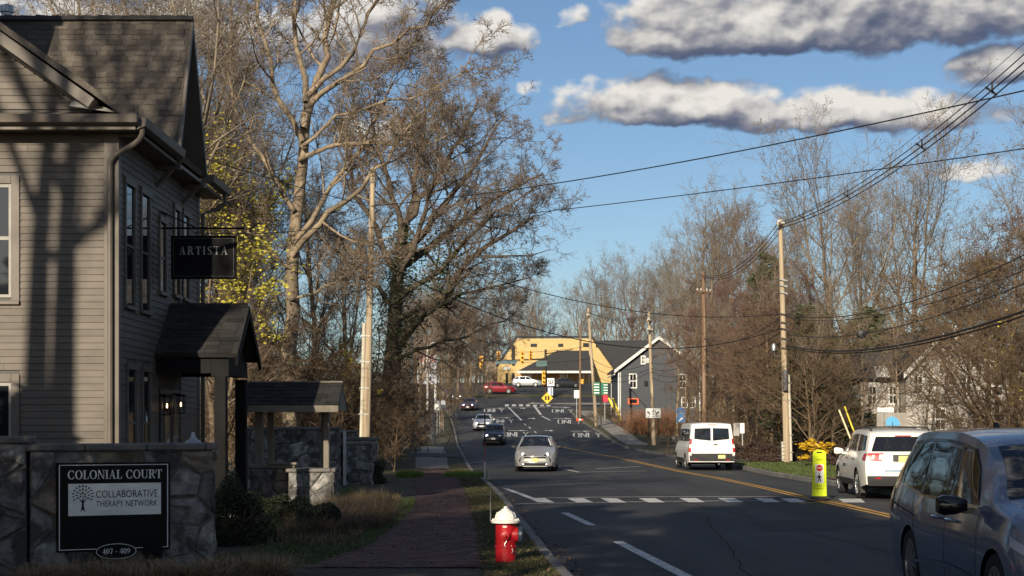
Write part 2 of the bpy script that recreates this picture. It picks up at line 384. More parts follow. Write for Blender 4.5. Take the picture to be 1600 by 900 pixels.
def ysteps():
    ys = list(np.arange(-90, 10, 8.0))+list(np.arange(10, 70, 1.5))+list(np.arange(70, 184, 3.0))+list(np.arange(184, 196, 1.0))+[197, 200, 204, 207, 208, 210, 214, 220]
    ys += [230, 242, 255, 275, 300, 340, 400, 500, 650, 850, 1100, 1500]
    return [float(v) for v in ys]

def build_ground():
    V, Fq = [], []
    offs = [.15, .6, 1.3, 2.2, 3.4, 5, 7.5, 11, 16, 24, 36, 55, 90, 160, 320, 700]
    ys = ysteps()
    for y in ys:
        l, r = (LEFT(y), RIGHT(y)) if y < 208 else (-8.8, 8.8)
        up = y >= 208
        row = [(l-o, vz(l-o, y)+(0 if o < 90 else .02*o*.3)) for o in reversed(offs)]
        row += [(l-.14, gz(l, y)-.25 if not up else vz(l, y)), ((l+r)/2, gz((l+r)/2, y)-(.3 if not up else -.11)), (r+.14, gz(r, y)-.25 if not up else vz(r, y))]
        row += [(r+o, vz(r+o, y)+(0 if o < 90 else .02*o*.3)) for o in offs]
        V += [(x, y, z) for x, z in row]; n = len(row)
    for j in range(len(ys)-1):
        for i in range(n-1): Fq.append((j*n+i, j*n+i+1, (j+1)*n+i+1, (j+1)*n+i))
    o = link('ground', np_mesh('ground', V, [np.array(Fq)], M_ground, smooth=True)); tag(o, 'grassy ground either side of the road', kind='structure')
    # road sheet
    V, Fq = [], []; ys2 = [y for y in ys if y <= 207]; K = 14
    for y in ys2:
        l, r = LEFT(y), RIGHT(y)
        for k in range(K+1):
            x = l+(r-l)*k/K; V.append((x, y, gz(x, y)-.04*abs(2*k/K-1)**2))
    for j in range(len(ys2)-1):
        for i in range(K): Fq.append((j*(K+1)+i, j*(K+1)+i+1, (j+1)*(K+1)+i+1, (j+1)*(K+1)+i))
    o = link('road', np_mesh('road', V, [np.array(Fq)], M_asphalt, smooth=True)); tag(o, 'dark asphalt road climbing to the junction', kind='structure')
build_ground()

def rz(x, y):
    l, r = LEFT(y), RIGHT(y); t = abs(2*(x-l)/(r-l)-1); return gz(x, y)-.04*t*t

def ribbon(path, w, z_of, dz, name, m, parent=None, seg=1.5, drop=None):
    """a flat strip that follows the land along a polyline"""
    pts = []
    for (x0, y0), (x1, y1) in zip(path[:-1], path[1:]):
        n = max(1, int(math.hypot(x1-x0, y1-y0)/seg)); pts += [(x0+(x1-x0)*k/n, y0+(y1-y0)*k/n) for k in range(n)]
    pts.append(path[-1]); mb = MB(); vs = []
    for i, (x, y) in enumerate(pts):
        a, c = pts[max(i-1, 0)], pts[min(i+1, len(pts)-1)]; d = Vector((c[0]-a[0], c[1]-a[1])).normalized(); nx, ny = -d.y*w/2, d.x*w/2
        vs += [(x+nx, y+ny, z_of(x+nx, y+ny)+dz), (x-nx, y-ny, z_of(x-nx, y-ny)+dz)]
    mb.add(vs, [(2*i, 2*i+1, 2*i+3, 2*i+2) for i in range(len(pts)-1)])
    return mb

def kerb(side, y0, y1, name, label):
    root = thing(name, label, 'kerb', (0, 0, 0)); root['kind'] = 'structure'
    fn = LEFT if side < 0 else RIGHT
    y = y0; i = 0
    while y < y1:
        ln = 1.8 if y < 75 else 3.0 if y < 150 else 2.0
        a, b = y, min(y+ln-.012, y1)
        xa, xb = fn(a), fn(b); dz = .115+random.uniform(-.008, .008)
        mb = MB(); w = .15*side
        q = [(xa, a), (xb, b), (xb+w, b), (xa+w, a)]
        vs = [(px, py, gz(px, py)-.2) for px, py in q]+[(px, py, gz(fn(py), py)+dz) for px, py in q]
        mb.add(vs, [(0, 1, 2, 3), (4, 5, 6, 7), (0, 1, 5, 4), (1, 2, 6, 5), (2, 3, 7, 6), (3, 0, 4, 7)])
        mb.build('kerb_stone', M_kerb, root, bevel=.015 if y < 60 else 0)
        y += ln
    return root
kerb(-1, 8, 190, 'kerb', 'pale stone kerb along the left side of the road')
kerb(1, 28, 192, 'kerb', 'pale stone kerb along the right side of the road')

# ---------------------------------------------------------------- road markings: each stroke a piece of the road
ROAD = bpy.data.objects['road']
def mark(mb, m, name='marking'): return mb.build(name, m, ROAD)
def mstrip(path, w, m, dz=.006): return mark(ribbon(path, w, rz, dz, '', m), m)
def mquad(pts, m, dz=.006): return mark(MB().poly([(x, y, rz(x, y)+dz) for x, y in pts]), m)
def G(px, py, Y=None):
    """road point under a photo pixel (solve the sight line against the road)"""
    best = None
    for Yk in np.arange(12, 206, .25):
        z = CZ-(py-HY)/F*Yk; x = (px-CX)/F*Yk
        d = z-rz(x, Yk) if LEFT(Yk)-3 < x < RIGHT(Yk)+3 else z-gz(x, Yk)
        if d <= 0: return (x, float(Yk))
    return ((px-CX)/F*200, 200.0)
# double yellow centre line
yl = [(7.45, 8), (7.4, 20), G(1385, 805), G(1250, 776), G(1120, 747), G(1045, 733), G(960, 714), G(880, 698)]
for off in (-.11, .11): mstrip([(x+off, y) for x, y in yl], .11, M_yline)
# shoulder line of worn dashes
for a, b in (((1075, 906), (965, 848)), ((925, 822), (882, 802)), ((846, 785), (790, 764))):
    A, B = G(*a), G(*b); mstrip([A, B], .16, M_line)
# zebra crossing: two thin rails and skewed blocks
mstrip([G(803, 788), G(1260, 783)], .12, M_line); mstrip([G(835, 779), G(1250, 777)], .12, M_line)
for cx in (845, 905, 957, 1017, 1080, 1140, 1198, 1238):
    pts = [G(cx-19, 779.5), G(cx+7, 779.5), G(cx+22, 786), G(cx-4, 786)]; mquad(pts, M_line, .010)
mquad([G(1310, 780), G(1345, 780), G(1352, 786), G(1318, 786)], M_line)
mstrip([G(880, 733), G(905, 738)], .13, M_line); mstrip([G(905, 738), G(1010, 736)], .14, M_line); mstrip([G(930, 733), G(1000, 729)], .14, M_line)
mstrip([G(1250, 788), G(1300, 782), G(1385, 804)], .08, M_yline)
# junction: stop bar dots, lane lines, arrows and ONLY words
for cx in (792, 803, 814, 825, 836, 847, 857): mquad([G(cx-3, 635), G(cx+3, 635), G(cx+3, 632), G(cx-3, 632)], M_line)
mstrip([G(790, 637), G(838, 636)], .25, M_line)
mstrip([G(795, 637), G(815, 657)], .22, M_line); mstrip([G(832, 629), G(840, 641), G(845, 648)], .3, M_line); mstrip([G(846, 650), G(860, 657)], .22, M_line)
for p in ((819, 662), (826, 667), (835, 674)): mstrip([G(*p), G(p[0]+3, p[1]+3)], .12, M_line)
mstrip([G(838, 637), G(905, 633)], .3, M_line)
mstrip([G(720, 696), G(738, 696)], .12, M_line); mstrip([G(733, 724), G(760, 720)], .12, M_line)
LET = {'O': [[(.2, 0), (.8, 0), (1, .2), (1, .8), (.8, 1), (.2, 1), (0, .8), (0, .2), (.2, 0)]], 'N': [[(0, 0), (0, 1), (1, 0), (1, 1)]], 'L': [[(0, 1), (0, 0), (1, 0)]], 'Y': [[(0, 1), (.5, .5), (1, 1)], [(.5, .5), (.5, 0)]]}
def only(cx, cy, w, hrows):
    for i, ch in enumerate('ONLY'):
        for st in LET[ch]:
            mstrip([G(cx-w/2+(i+.12+.72*a)*w/4, cy+hrows/2-b*hrows) for a, b in st], .13, M_line)
for cx, cy, w, hr in ((772, 641.5, 32, 5), (786, 658, 34, 6), (806, 679, 42, 7), (879, 642, 34, 5), (890, 659, 38, 6), (918, 680, 46, 7)): only(cx, cy, w, hr)
def arrow(cx, cy, w, hr):
    A = [(-.5, .1), (.12, .12), (.1, .4), (.5, 0), (.1, -.4), (.12, -.12), (-.5, -.1)]
    mquad([G(cx+a*w, cy-b*hr) for a, b in A], M_line)
for cx, cy, w, hr in ((777, 638, 26, 1.5), (787, 653, 26, 2), (808, 673, 34, 2), (817, 638, 9, 3), (831, 654, 12, 3), (858, 673, 14, 3), (878, 637, 30, 2), (880, 654, 30, 2), (908, 674, 34, 2)): arrow(cx, cy, w, hr)
# repaired patches and sealed seams in the asphalt
mquad([G(1170, 814), G(1310, 814), G(1322, 829), G(1195, 831)], M_asphalt2, .004)
mquad([(.75, 17.5), (2.0, 18.5), (1.3, 25), (.45, 24.5)], M_asphalt2, .004)

# sealed cracks and an iron cover
rc = random.Random(9)
M_seal = mat('crack_sealer', (.012, .012, .013), rough=.95, spec=.1)
for x, y, n, dx, dy in ((2.8, 17, 26, .05, .5), (5.4, 20, 30, -.04, .5), (1.2, 27, 16, .45, .06), (3.4, 38, 30, -.05, .6), (8.4, 24, 26, -.02, .6), (.2, 41, 20, .5, .05), (6.0, 52, 30, -.06, .8), (2.2, 70, 20, -.05, 1.0), (1.5, 22.5, 18, .42, .03)):
    path = [(x, y)]
    for k in range(n): path.append((path[-1][0]+dx+rc.uniform(-.06, .06), path[-1][1]+dy+rc.uniform(-.05, .05)))
    mark(ribbon(path, .016, rz, .003, '', M_seal, seg=9), M_seal, 'crack_seal')
mark(MB().poly([(3.3+.36*math.cos(R(15*k)), 44+.36*math.sin(R(15*k)), rz(3.3, 44)+.005) for k in range(24)]), mat('iron_cover', (.045, .042, .04), (.03, .028, .027), scale=20, rough=.6, metal=.4), 'manhole_cover')
mquad([(5.9, 26), (7.0, 26.2), (6.9, 31), (5.8, 30.8)], M_asphalt2, .0025)

# ---------------------------------------------------------------- brick pavement
WALK_L = curve([(10, -4.2), (16, -2.75), (18.2, -2.3), (21.4, -1.95), (28, -1.95), (36, -2.35), (50, -3.3), (66, -4.3), (80, -5.2), (115, -7.2)])
WALK_R = curve([(10, .2), (18.2, -.42), (24, -.62), (36, -1.15), (50, -1.95), (66, -2.85), (80, -3.5), (115, -5.3)])
def build_walk():
    o_y = [10+.5*i for i in range(210)]
    mb = MB(); vs = []
    for y in o_y:
        l, r = WALK_L(y), WALK_R(y)
        for k in range(4): x = l+(r-l)*k/3; vs.append((x, y, vz(x, y)+.006))
    mb.add(vs, [(4*j+k, 4*j+k+1, 4*j+k+5, 4*j+k+4) for j in range(len(o_y)-1) for k in range(3)])
    base = mb.build('sidewalk', M_sand, smooth=True); tag(base, 'red brick sidewalk between the lawn and the road', kind='structure')
    # running-bond pavers; the ones that show largest are single bricks, the far ones one part
    protos = []
    for k in range(6):
        j = lambda: random.uniform(-.002, .002)
        b = MB(); b.add([(-.098+j(), -.048+j(), 0), (.098+j(), -.048+j(), 0), (.098+j(), .048+j(), 0), (-.098+j(), .048+j(), 0), (-.094, -.044, .016+j()), (.094, -.044, .016+j()), (.094, .044, .016+j()), (-.094, .044, .016+j())],
                      [(4, 5, 6, 7), (0, 1, 5, 4), (1, 2, 6, 5), (2, 3, 7, 6), (3, 0, 4, 7)])
        protos.append(b.mesh('brick', M_brick))
    n_single = 0; far_v, far_f = [], []
    y = 17.3; row = 0
    while y < 62:
        l, r = WALK_L(y), WALK_R(y); off = .10 if row % 2 else 0.0
        step = .2015
        x = l+off
        while x < r-.05:
            z = vz(x, y)+.004+random.uniform(0, .004)
            if n_single < 300 and 17.9 < y < 26 and (row % 3 == 0 or y < 19.2):
                o = link('brick', protos[random.randrange(6)], base, (x+.1, y, z), (random.uniform(-.012, .012), random.uniform(-.012, .012), random.uniform(-.015, .015))); n_single += 1
            else:
                b = len(far_v); t = random.uniform(.012, .018)
                far_v += [(x+.004, y-.046, z+t), (x+.196, y-.046, z+t), (x+.196, y+.046, z+t), (x+.004, y+.046, z+t)]
                far_f.append((b, b+1, b+2, b+3))
            x += step
        y += .1015 if y < 40 else .1015; row += 1
    o = link('paver_field', np_mesh('paver_field', far_v, [np.array(far_f)], M_brickfar), base); tag(o, kind='stuff')
    # beyond: concrete slabs climbing on
    yy = 62.2
    while yy < 112:
        l, r = WALK_L(yy), WALK_R(yy); l2, r2 = WALK_L(yy+1.5), WALK_R(yy+1.5)
        MB().add([(l, yy, vz(l, yy)+.02), (r, yy, vz(r, yy)+.02), (r2, yy+1.46, vz(r2, yy+1.46)+.02), (l2, yy+1.46, vz(l2, yy+1.46)+.02)], [(0, 1, 2, 3)]).build('slab', M_concrete, base)
        yy += 1.5
build_walk()
# driveway apron across the left pavement, right-hand pavement and corner refuge
def sheet(name, quad, m, dz, label, n=8):
    (a, b, c, d) = [Vector(p) for p in quad]; vs = []
    for j in range(n+1):
        for i in range(n+1):
            u, v = i/n, j/n; p = a*(1-u)*(1-v)+b*u*(1-v)+c*u*v+d*(1-u)*v; vs.append((p.x, p.y, vz(p.x, p.y)+dz))
    o = MB().add(vs, [(j*(n+1)+i, j*(n+1)+i+1, (j+1)*(n+1)+i+1, (j+1)*(n+1)+i) for j in range(n) for i in range(n)]).build(name, m, smooth=True)
    tag(o, label, kind='structure'); return o
sheet('driveway', [(-26, 82), (LEFT(82)-.16, 82), (LEFT(92)-.16, 92), (-26, 92)], M_asphalt2, .03, 'dark driveway apron crossing the left sidewalk')
sheet('driveway', [(10.3, 45), (26, 44), (26, 51), (10.3, 51.5)], M_brickfar, .02, 'reddish paved driveway right of the white SUV')
sheet('pavement', [(RIGHT(118)+.5, 118), (RIGHT(118)+2.2, 118), (RIGHT(176)+2.6, 176), (RIGHT(176)+.3, 176)], M_concrete, .02, 'pale pavement at the corner by the grey house', 14)
sheet('parking_lot', [(-70, 211), (60, 211), (60, 250), (-70, 250)], M_asphalt, .03, 'parking lot in front of the yellow building', 10)
# ================================================================ the taupe clapboard house at the left
M_siding = mat('siding_paint', (.136, .113, .092), (.110, .092, .075), scale=2.2, rough=.62, bump=.12, bscale=40, rnd=.10, spec=.35, stretch=(1, 1, 3), c3=(.094, .078, .064), s3=1.1, t3=(.55, .75))
M_trim = mat('trim_paint', (.145, .121, .099), (.121, .101, .083), scale=3.0, rough=.55, rnd=.05)
M_shingle = mat('asphalt_shingle', (.125, .105, .086), (.080, .068, .058), scale=30, rough=.93, bump=.6, bscale=120, rnd=.30)
M_shingle_dark = mat('dark_shingle', (.036, .033, .031), (.024, .022, .021), scale=26, rough=.93, bump=.6, bscale=110, rnd=.35)  # porch roof's shade darkened into this colour; well and ridge share it
M_glass = mat('window_glass', (.012, .014, .017), rough=.04, spec=.7)
M_white = mat('white_trim', (.62, .61, .58), (.52, .51, .48), scale=5, rough=.55, rnd=.05)
M_sash = mat('sash_paint', (.30, .28, .25), (.25, .23, .21), scale=5, rough=.5)
M_metal = mat('galvanised_metal', (.42, .42, .42), (.30, .30, .31), scale=9, rough=.38, metal=.8)
M_black = mat('black_paint', (.007, .007, .008), rough=.6, spec=.12)
M_door = mat('dark_door', (.030, .028, .030), (.024, .022, .024), scale=6, rough=.5)
M_bulb = mat('lamp_bulb', (1.0, .62, .28), emit=4.0)
M_flash = mat('flashing', (.55, .54, .52), rough=.4, metal=.5)

HX, HY0, HY1 = -6.56, 24.6, 30.95      # street wall plane, front wall plane, back corner
EAVE = 6.82
HOUSE = thing('clapboard_house', 'taupe clapboard house with steep shingled roof at the left edge', 'house', (-8.5, 27, 0))

def clap(x0, x1, z0, z1, y, name='clapboard'):
    """a front-facing board, thicker at its lower edge; long runs are butted from two lengths"""
    if x1-x0 > 3.2:
        xm = x1-random.uniform(.5, 1.9); clap(x0, xm-.002, z0, z1, y); clap(xm+.002, x1, z0, z1, y-random.uniform(0, .0015)); return
    MB().add([(x0, y, z0), (x1, y, z0), (x1, y-.022, z0), (x0, y-.022, z0), (x0, y, z1+.01), (x1, y, z1+.01), (x1, y-.005, z1+.01), (x0, y-.005, z1+.01)],
             [(0, 1, 2, 3), (4, 5, 6, 7), (2, 3, 7, 6), (0, 1, 5, 4), (0, 3, 7, 4), (1, 2, 6, 5)]).build(name, M_siding, HOUSE)
def clap_side(y0, y1, z0, z1, x):
    MB().add([(x, y0, z0), (x, y1, z0), (x+.022, y1, z0), (x+.022, y0, z0), (x, y0, z1+.01), (x, y1, z1+.01), (x+.005, y1, z1+.01), (x+.005, y0, z1+.01)],
             [(0, 1, 2, 3), (4, 5, 6, 7), (2, 3, 7, 6), (0, 1, 5, 4), (0, 3, 7, 4), (1, 2, 6, 5)]).build('clapboard', M_siding, HOUSE)

# body behind the boards
M_core = mat('sheathing', (.10, .095, .09), rough=.9)
mb = MB(); mb.bx(-14, HX-.004, HY0+.004, HY1, -.2, EAVE-.1); 
mb.prism([(-14.0, EAVE-.1), (-7.0, EAVE-.1), (-7.0, 6.95), (-10.5, 9.42), (-14.0, 6.95)], 'Y', HY0+.004, 27.5)
mb.prism([(27.25, EAVE-.1), (28.3, 9.35), (29.4, EAVE-.1)], 'X', -13, HX-.004)
mb.build('wall', M_core, HOUSE)
EXPO = .1135
WZ = [(3.83, 5.92), (.2, 2.62)]       # the two windows at the picture's edge
z = .3
while z < 6.66:
    xl = -12.0
    for a, b in WZ:
        if z+EXPO > a and z < b: xl = -8.18
    clap(xl, -6.78, z, z+EXPO, HY0); z += EXPO
z = 7.02
while z < 9.2:
    xr = -7.02-(z+EXPO-6.97)/.714+.1; clap(-12.5, xr, z, z+EXPO, HY0); z += EXPO
MB().bx(-6.78, HX+.03, HY0-.03, HY0+.12, 0, 6.7).build('corner_board', M_trim, HOUSE, bevel=.006)
MB().bx(HX, HX+.03, HY1-.16, HY1+.02, 0, 6.7).build('corner_board', M_trim, HOUSE, bevel=.006)
for a, b in WZ:
    w = MB(); w.bx(-8.32, -8.18, HY0-.045, HY0+.02, a, b); w.bx(-10.2, -8.32, HY0-.045, HY0+.02, b-.14, b); w.bx(-10.2, -8.18, HY0-.07, HY0+.02, a-.06, a+.002)
    win = w.build('window', M_trim, HOUSE, bevel=.006)
    f = MB(); f.bx(-8.365, -8.322, HY0-.02, HY0+.02, a+.06, b-.14); f.bx(-9.8, -8.366, HY0-.018, HY0+.02, a+.06, a+.11); f.bx(-9.8, -8.366, HY0-.018, HY0+.02, (a+b)/2-.03, (a+b)/2+.03); f.bx(-9.8, -8.366, HY0-.018, HY0+.02, b-.2, b-.141)
    f.build('sash', M_sash, win)
    MB().bx(-9.8, -8.367, HY0-.006, HY0+.02, a+.11, b-.2).build('pane', M_glass, win)
# pediment: cornice box, gutter, raking boards
MB().bx(-12.5, -6.12, HY0-.36, HY0-.02, 6.62, 6.68).build('soffit', M_trim, HOUSE)
MB().bx(-12.5, -6.16, HY0-.40, HY0-.36, 6.60, 6.82).build('fascia', M_trim, HOUSE, bevel=.008)
g = MB(); g.prism([(HY0-.53, 6.70), (HY0-.41, 6.66), (HY0-.41, 6.83), (HY0-.56, 6.83)], 'X', -12.5, -6.10); g.build('gutter', M_trim, HOUSE, bevel=.006)
MB().prism([(HY0-.42, 6.83), (HY0-.02, 6.97), (HY0-.02, 6.84), (HY0-.42, 6.70)], 'X', -12.5, -6.2).build('pent_roof', M_shingle, HOUSE)
def rake_pts(off): 
    dx, dz = -.581*off*0, 0
    return None
L0, L1 = Vector((-6.95, 0, 6.95)), Vector((-10.5, 0, 6.95+.714*3.55))
nrm = Vector((.581, 0, .814))
def raking(y0, y1, t0, t1, name, m):
    a0, a1, b0, b1 = L0+nrm*t0, L1+nrm*t0, L1+nrm*t1, L0+nrm*t1
    MB().prism([(p.x, p.z) for p in (a0, a1, b1 if False else b0, b1)], 'Y', y0, y1).build(name, m, HOUSE, bevel=.006)
raking(HY0-.16, HY0-.028, -.02, .19, 'rake_board', M_trim)
raking(HY0-.40, HY0-.17, .02, .20, 'rake_board', M_trim)
# wing roof slab (right-hand slope) and the steep cross gable
def slab(pts, th, name, m):
    a, b, c, d = [Vector(p) for p in pts]; n = (b-a).cross(d-a).normalized(); n = n if n.z > 0 else -n
    vs = [a, b, c, d]+[p-n*th for p in (a, b, c, d)]
    return MB().add(vs, [(0, 1, 2, 3), (7, 6, 5, 4), (0, 1, 5, 4), (1, 2, 6, 5), (2, 3, 7, 6), (3, 0, 4, 7)]).build(name, m, HOUSE)
slab([(-6.14, HY0-.42, 6.80), (-6.14, 31.4, 6.80), (-10.5, 31.4, 9.85), (-10.5, HY0-.42, 9.85)], .10, 'roof', M_shingle)
slab([(-14.9, HY0-.42, 6.80), (-14.9, 31.4, 6.80), (-10.5, 31.4, 9.85), (-10.5, HY0-.42, 9.85)], .10, 'roof', M_shingle)
RX = -6.10
MAINROOF = slab([(-14, 27.16, 6.72), (RX, 27.16, 6.72), (RX, 28.3, 9.56), (-14, 28.3, 9.56)], .07, 'roof', M_shingle)
slab([(-14, 29.62, 6.72), (RX, 29.62, 6.72), (RX, 28.3, 9.56), (-14, 28.3, 9.56)], .07, 'roof', M_shingle)
# bargeboards of the cross gable, dark in the shade
for ya, yb in ((27.12, 28.3), (29.66, 28.3)):
    s = 1 if ya < yb else -1
    MB().prism([(ya, 6.70), (yb, 9.54), (yb, 9.30), (ya+.10*s, 6.70)], 'X', RX-.045, RX+.005).build('rake_board', M_trim, HOUSE)
    MB().prism([(ya+.14*s, 6.78), (yb-.005*s, 9.25), (yb-.005*s, 9.20), (ya+.18*s, 6.78)], 'X', HX, RX-.05).build('soffit', M_trim, HOUSE)
# shingle courses on the sunny slope
A0, A1 = Vector((0, 27.16, 6.72)), Vector((0, 28.3, 9.56)); sl = (A1-A0); SL = sl.length; su = sl/SL; sn = Vector((0, -su.z, su.y))
pitch = math.atan2(su.z, su.y)
pro = []
for w in (.20, .26, .33):
    for th in (.010, .018):
        b = MB(); b.add([(0, 0, 0), (w, 0, 0), (w, .15, 0), (0, .15, 0), (.003, 0, th), (w-.003, 0, th), (w-.003, .15, .004), (.003, .15, .004)], [(4, 5, 6, 7), (0, 1, 5, 4), (1, 2, 6, 5), (3, 0, 4, 7)])
        pro.append((w, b.mesh('shingle', M_shingle)))
rnd = random.Random(3); n_s = 0; rest = MB(); row = 0; t = .0
while t < SL-.06:
    x = RX-.01-rnd.uniform(0, .2); first = True
    while x > -10.6:
        w, me = rnd.choice(pro); xx = x-w
        p = A0+su*t+sn*.006
        if n_s < 298 and xx > -9.35:
            link('shingle', me, HOUSE, (xx, p.y, p.z), (pitch, 0, 0)); n_s += 1
        else:
            q = [Vector((xx, 0, 0)), Vector((xx+w-.004, 0, 0))]
            rest.add([Vector((a.x, p.y, p.z))+sn*.012 for a in q]+[Vector((a.x, p.y, p.z))+su*.14+sn*.003 for a in reversed(q)], [(0, 1, 2, 3)])
        x = xx
    t += .121; row += 1
tag(rest.build('shingle_courses', M_shingle, HOUSE), kind='stuff')
r = MB()
for k in range(26):
    x1 = RX-.30*k; r.add([(x1, 28.19, 9.50), (x1-.31, 28.19, 9.50), (x1-.31, 28.3, 9.615+.012*(k % 2)), (x1, 28.3, 9.60), (x1, 28.41, 9.50), (x1-.31, 28.41, 9.50)], [(0, 1, 2, 3), (3, 2, 5, 4)])
r.build('ridge_cap', M_shingle_dark, HOUSE)
MB().lathe([(.10, 9.5), (.10, 9.72), (.13, 9.73), (.13, 9.86), (.02, 9.90)], 14, (-9.75, 28.55, 0)).build('vent_pipe', M_metal, HOUSE, smooth=True)
# masonry chimney on the wing, out of the picture to the left; its shade falls on the steep roof
ch = MB(); ch.bx(-10.85, -9.75, 24.9, 25.9, 9.1, 10.75); ch.bx(-10.95, -9.65, 24.8, 26.0, 10.75, 10.9)
ch.build('chimney', mat('chimney_brick', (.16, .07, .05), (.12, .055, .045), scale=9, rough=.9), HOUSE)
MB().add([(-7.25, HY0-.40, 6.99), (-6.35, HY0-.40, 6.86), (-6.35, HY0-.1, 6.90), (-7.25, HY0-.1, 7.2)], [(0, 1, 2, 3)]).build('flashing', M_flash, HOUSE)
# street side: boards, eave, gutter
WIN = [(25.03, 25.60, 3.80, 5.86), (26.10, 26.66, 3.80, 5.86), (27.46, 27.90, 4.25, 5.55), (28.64, 29.06, 4.3, 5.95), (29.42, 29.90, 4.3, 5.95), (25.15, 25.7, .9, 2.72), (26.2, 26.7, .9, 2.72)]
z = .3
while z < 6.62:
    segs = [(HY0+.12, HY1-.16)]
    for a, b, c, d in WIN+[(27.45, 29.15, .2, 2.5)]:
        if z+EXPO > c-.05 and z < d+.10:
            ns = []
            for s0, s1 in segs:
                if a-.07 > s0: ns.append((s0, min(s1, a-.07)))
                if b+.07 < s1: ns.append((max(s0, b+.07), s1))
                if b+.07 <= s0 or a-.07 >= s1: pass
            segs = [q for q in ns if q[1]-q[0] > .03]
    for s0, s1 in segs: clap_side(s0, s1, z, z+EXPO, HX)
    z += EXPO
z = 6.9
while z < 9.1:
    h = (9.30-z)/(9.30-6.78)*1.12; clap_side(28.36-h, 28.36+h, z, z+EXPO, HX); z += EXPO
for a, b, c, d in WIN:
    w = MB(); w.bx(HX, HX+.045, a-.075, a, c, d); w.bx(HX, HX+.045, b, b+.075, c, d); w.bx(HX, HX+.06, a-.09, b+.09, d, d+.11); w.bx(HX, HX+.08, a-.09, b+.09, c-.06, c)
    win = w.build('window', M_trim, HOUSE)
    s = MB(); s.bx(HX+.004, HX+.028, a, a+.035, c, d); s.bx(HX+.004, HX+.028, b-.035, b, c, d); s.bx(HX+.004, HX+.03, a+.035, b-.035, (c+d)/2-.02, (c+d)/2+.02)
    s.build('sash', M_trim, win); MB().bx(HX+.002, HX+.012, a+.035, b-.035, c, d).build('pane', M_glass, win)
MB().bx(HX, RX-.06, HY0, 31.4, 6.56, 6.62).build('soffit', M_trim, HOUSE)
MB().prism([(RX-.02, 6.62), (RX+.10, 6.66), (RX+.13, 6.80), (RX-.02, 6.80)], 'Y', HY0-.4, 27.1).build('gutter', M_trim, HOUSE, bevel=.006)
MB().prism([(RX-.02, 6.62), (RX+.10, 6.66), (RX+.13, 6.80), (RX-.02, 6.80)], 'Y', 29.7, 31.5).build('gutter', M_trim, HOUSE, bevel=.006)
def downspout(path, r): 
    o = MB().tube(path, r, 8).build('downspout', M_trim, HOUSE, smooth=True); return o
downspout([(RX+.03, HY0-.32, 6.66), (RX+.03, HY0-.32, 6.55), (RX-.02, HY0-.30, 6.46), (RX-.12, HY0-.24, 6.40), (HX-.02, HY0-.09, 6.24), (HX-.10, HY0-.085, 6.12), (HX-.10, HY0-.085, .3)], .045)
downspout([(RX+.03, 31.3, 6.66), (RX+.02, 31.3, 6.45), (RX-.15, 31.25, 6.32), (HX+.07, 31.05, 6.2), (HX+.07, 31.05, .3)], .045)
for y in (27.25, 29.4):
    b = MB(); b.box((HX+.22, y, 6.40), (.07, .09, .75), ry=R(44)); b.bx(HX+.002, HX+.46, y-.05, y+.05, 6.47, 6.556); b.build('bracket', M_trim, HOUSE)
# entrance: doors and sidelights
d = MB(); d.bx(HX-.02, HX+.02, 27.5, 29.1, .2, 2.45); door = d.build('door', M_door, HOUSE)
for a, b in ((27.6, 28.24), (28.3, 28.95)):
    MB().bx(HX+.021, HX+.05, a, b, .28, 2.35).build('door_leaf', M_door, door, bevel=.01); MB().bx(HX+.052, HX+.056, a+.14, b-.14, .9, 2.2).build('pane', M_glass, door)
MB().tube([(HX+.10, 28.30, 1.0), (HX+.10, 28.30, 1.45)], .016, 8).build('handle', M_metal, door)
MB().tube([(HX+.05, 27.50, .9), (HX+.05, 27.50, 2.3)], .012, 6).build('handle', M_metal, door)

# porch with its own little roof
M_dk = mat('shaded_porch_paint', (.012, .0115, .012), (.009, .009, .0095), scale=4, rough=.7, spec=.12)  # dark paint taken near black so the porch looks shaded
PORCH = thing('porch', 'dark gabled entrance porch on square posts', 'porch', (-5.8, 28.3, 0))
def pslab(pts, name, m, th=.09):
    o = slab(pts, th, name, m); o.parent = PORCH; o.matrix_parent_inverse = wmat(PORCH).inverted(); return o
PR = -5.02
PROOF = pslab([(HX+.025, 27.05, 3.08), (PR, 27.05, 3.08), (PR, 28.3, 4.06), (HX+.025, 28.3, 4.06)], 'roof', M_shingle_dark)
pslab([(HX+.025, 29.55, 3.08), (PR, 29.55, 3.08), (PR, 28.3, 4.06), (HX+.025, 28.3, 4.06)], 'roof', M_shingle_dark)
A0, A1 = Vector((0, 27.05, 3.08)), Vector((0, 28.3, 4.06)); sl = A1-A0; SL = sl.length; su = sl/SL; sn = Vector((0, -su.z, su.y)); t = 0
while t < SL-.05:
    x = PR-rnd.uniform(0, .15)
    p = A0+su*t+sn*.004
    while x > HX+.3:
        w = rnd.choice((.24, .3, .36)); th = rnd.choice((.01, .017))
        MB().add([(x, p.y+sn.y*th, p.z+sn.z*th), (x-w+.006, p.y+sn.y*th, p.z+sn.z*th), (x-w+.006, p.y+su.y*.15, p.z+su.z*.15+.004), (x, p.y+su.y*.15, p.z+su.z*.15+.004), (x, p.y, p.z), (x-w+.006, p.y, p.z)], [(0, 1, 2, 3), (4, 5, 1, 0)]).build('shingle', M_shingle_dark, PORCH); x -= w
    t += .125
MB().prism([(27.35, 2.98), (29.25, 2.98), (28.3, 3.80)], 'X', PR-.30, PR-.24).build('gable', M_dk, PORCH)
for ya, yb in ((27.02, 28.3), (29.58, 28.3)):
    s = 1 if ya < yb else -1
    MB().prism([(ya, 2.98), (yb, 3.985), (yb, 3.84), (ya+.02*s, 2.86)], 'X', PR-.04, PR+.01).build('rake_board', M_dk, PORCH)
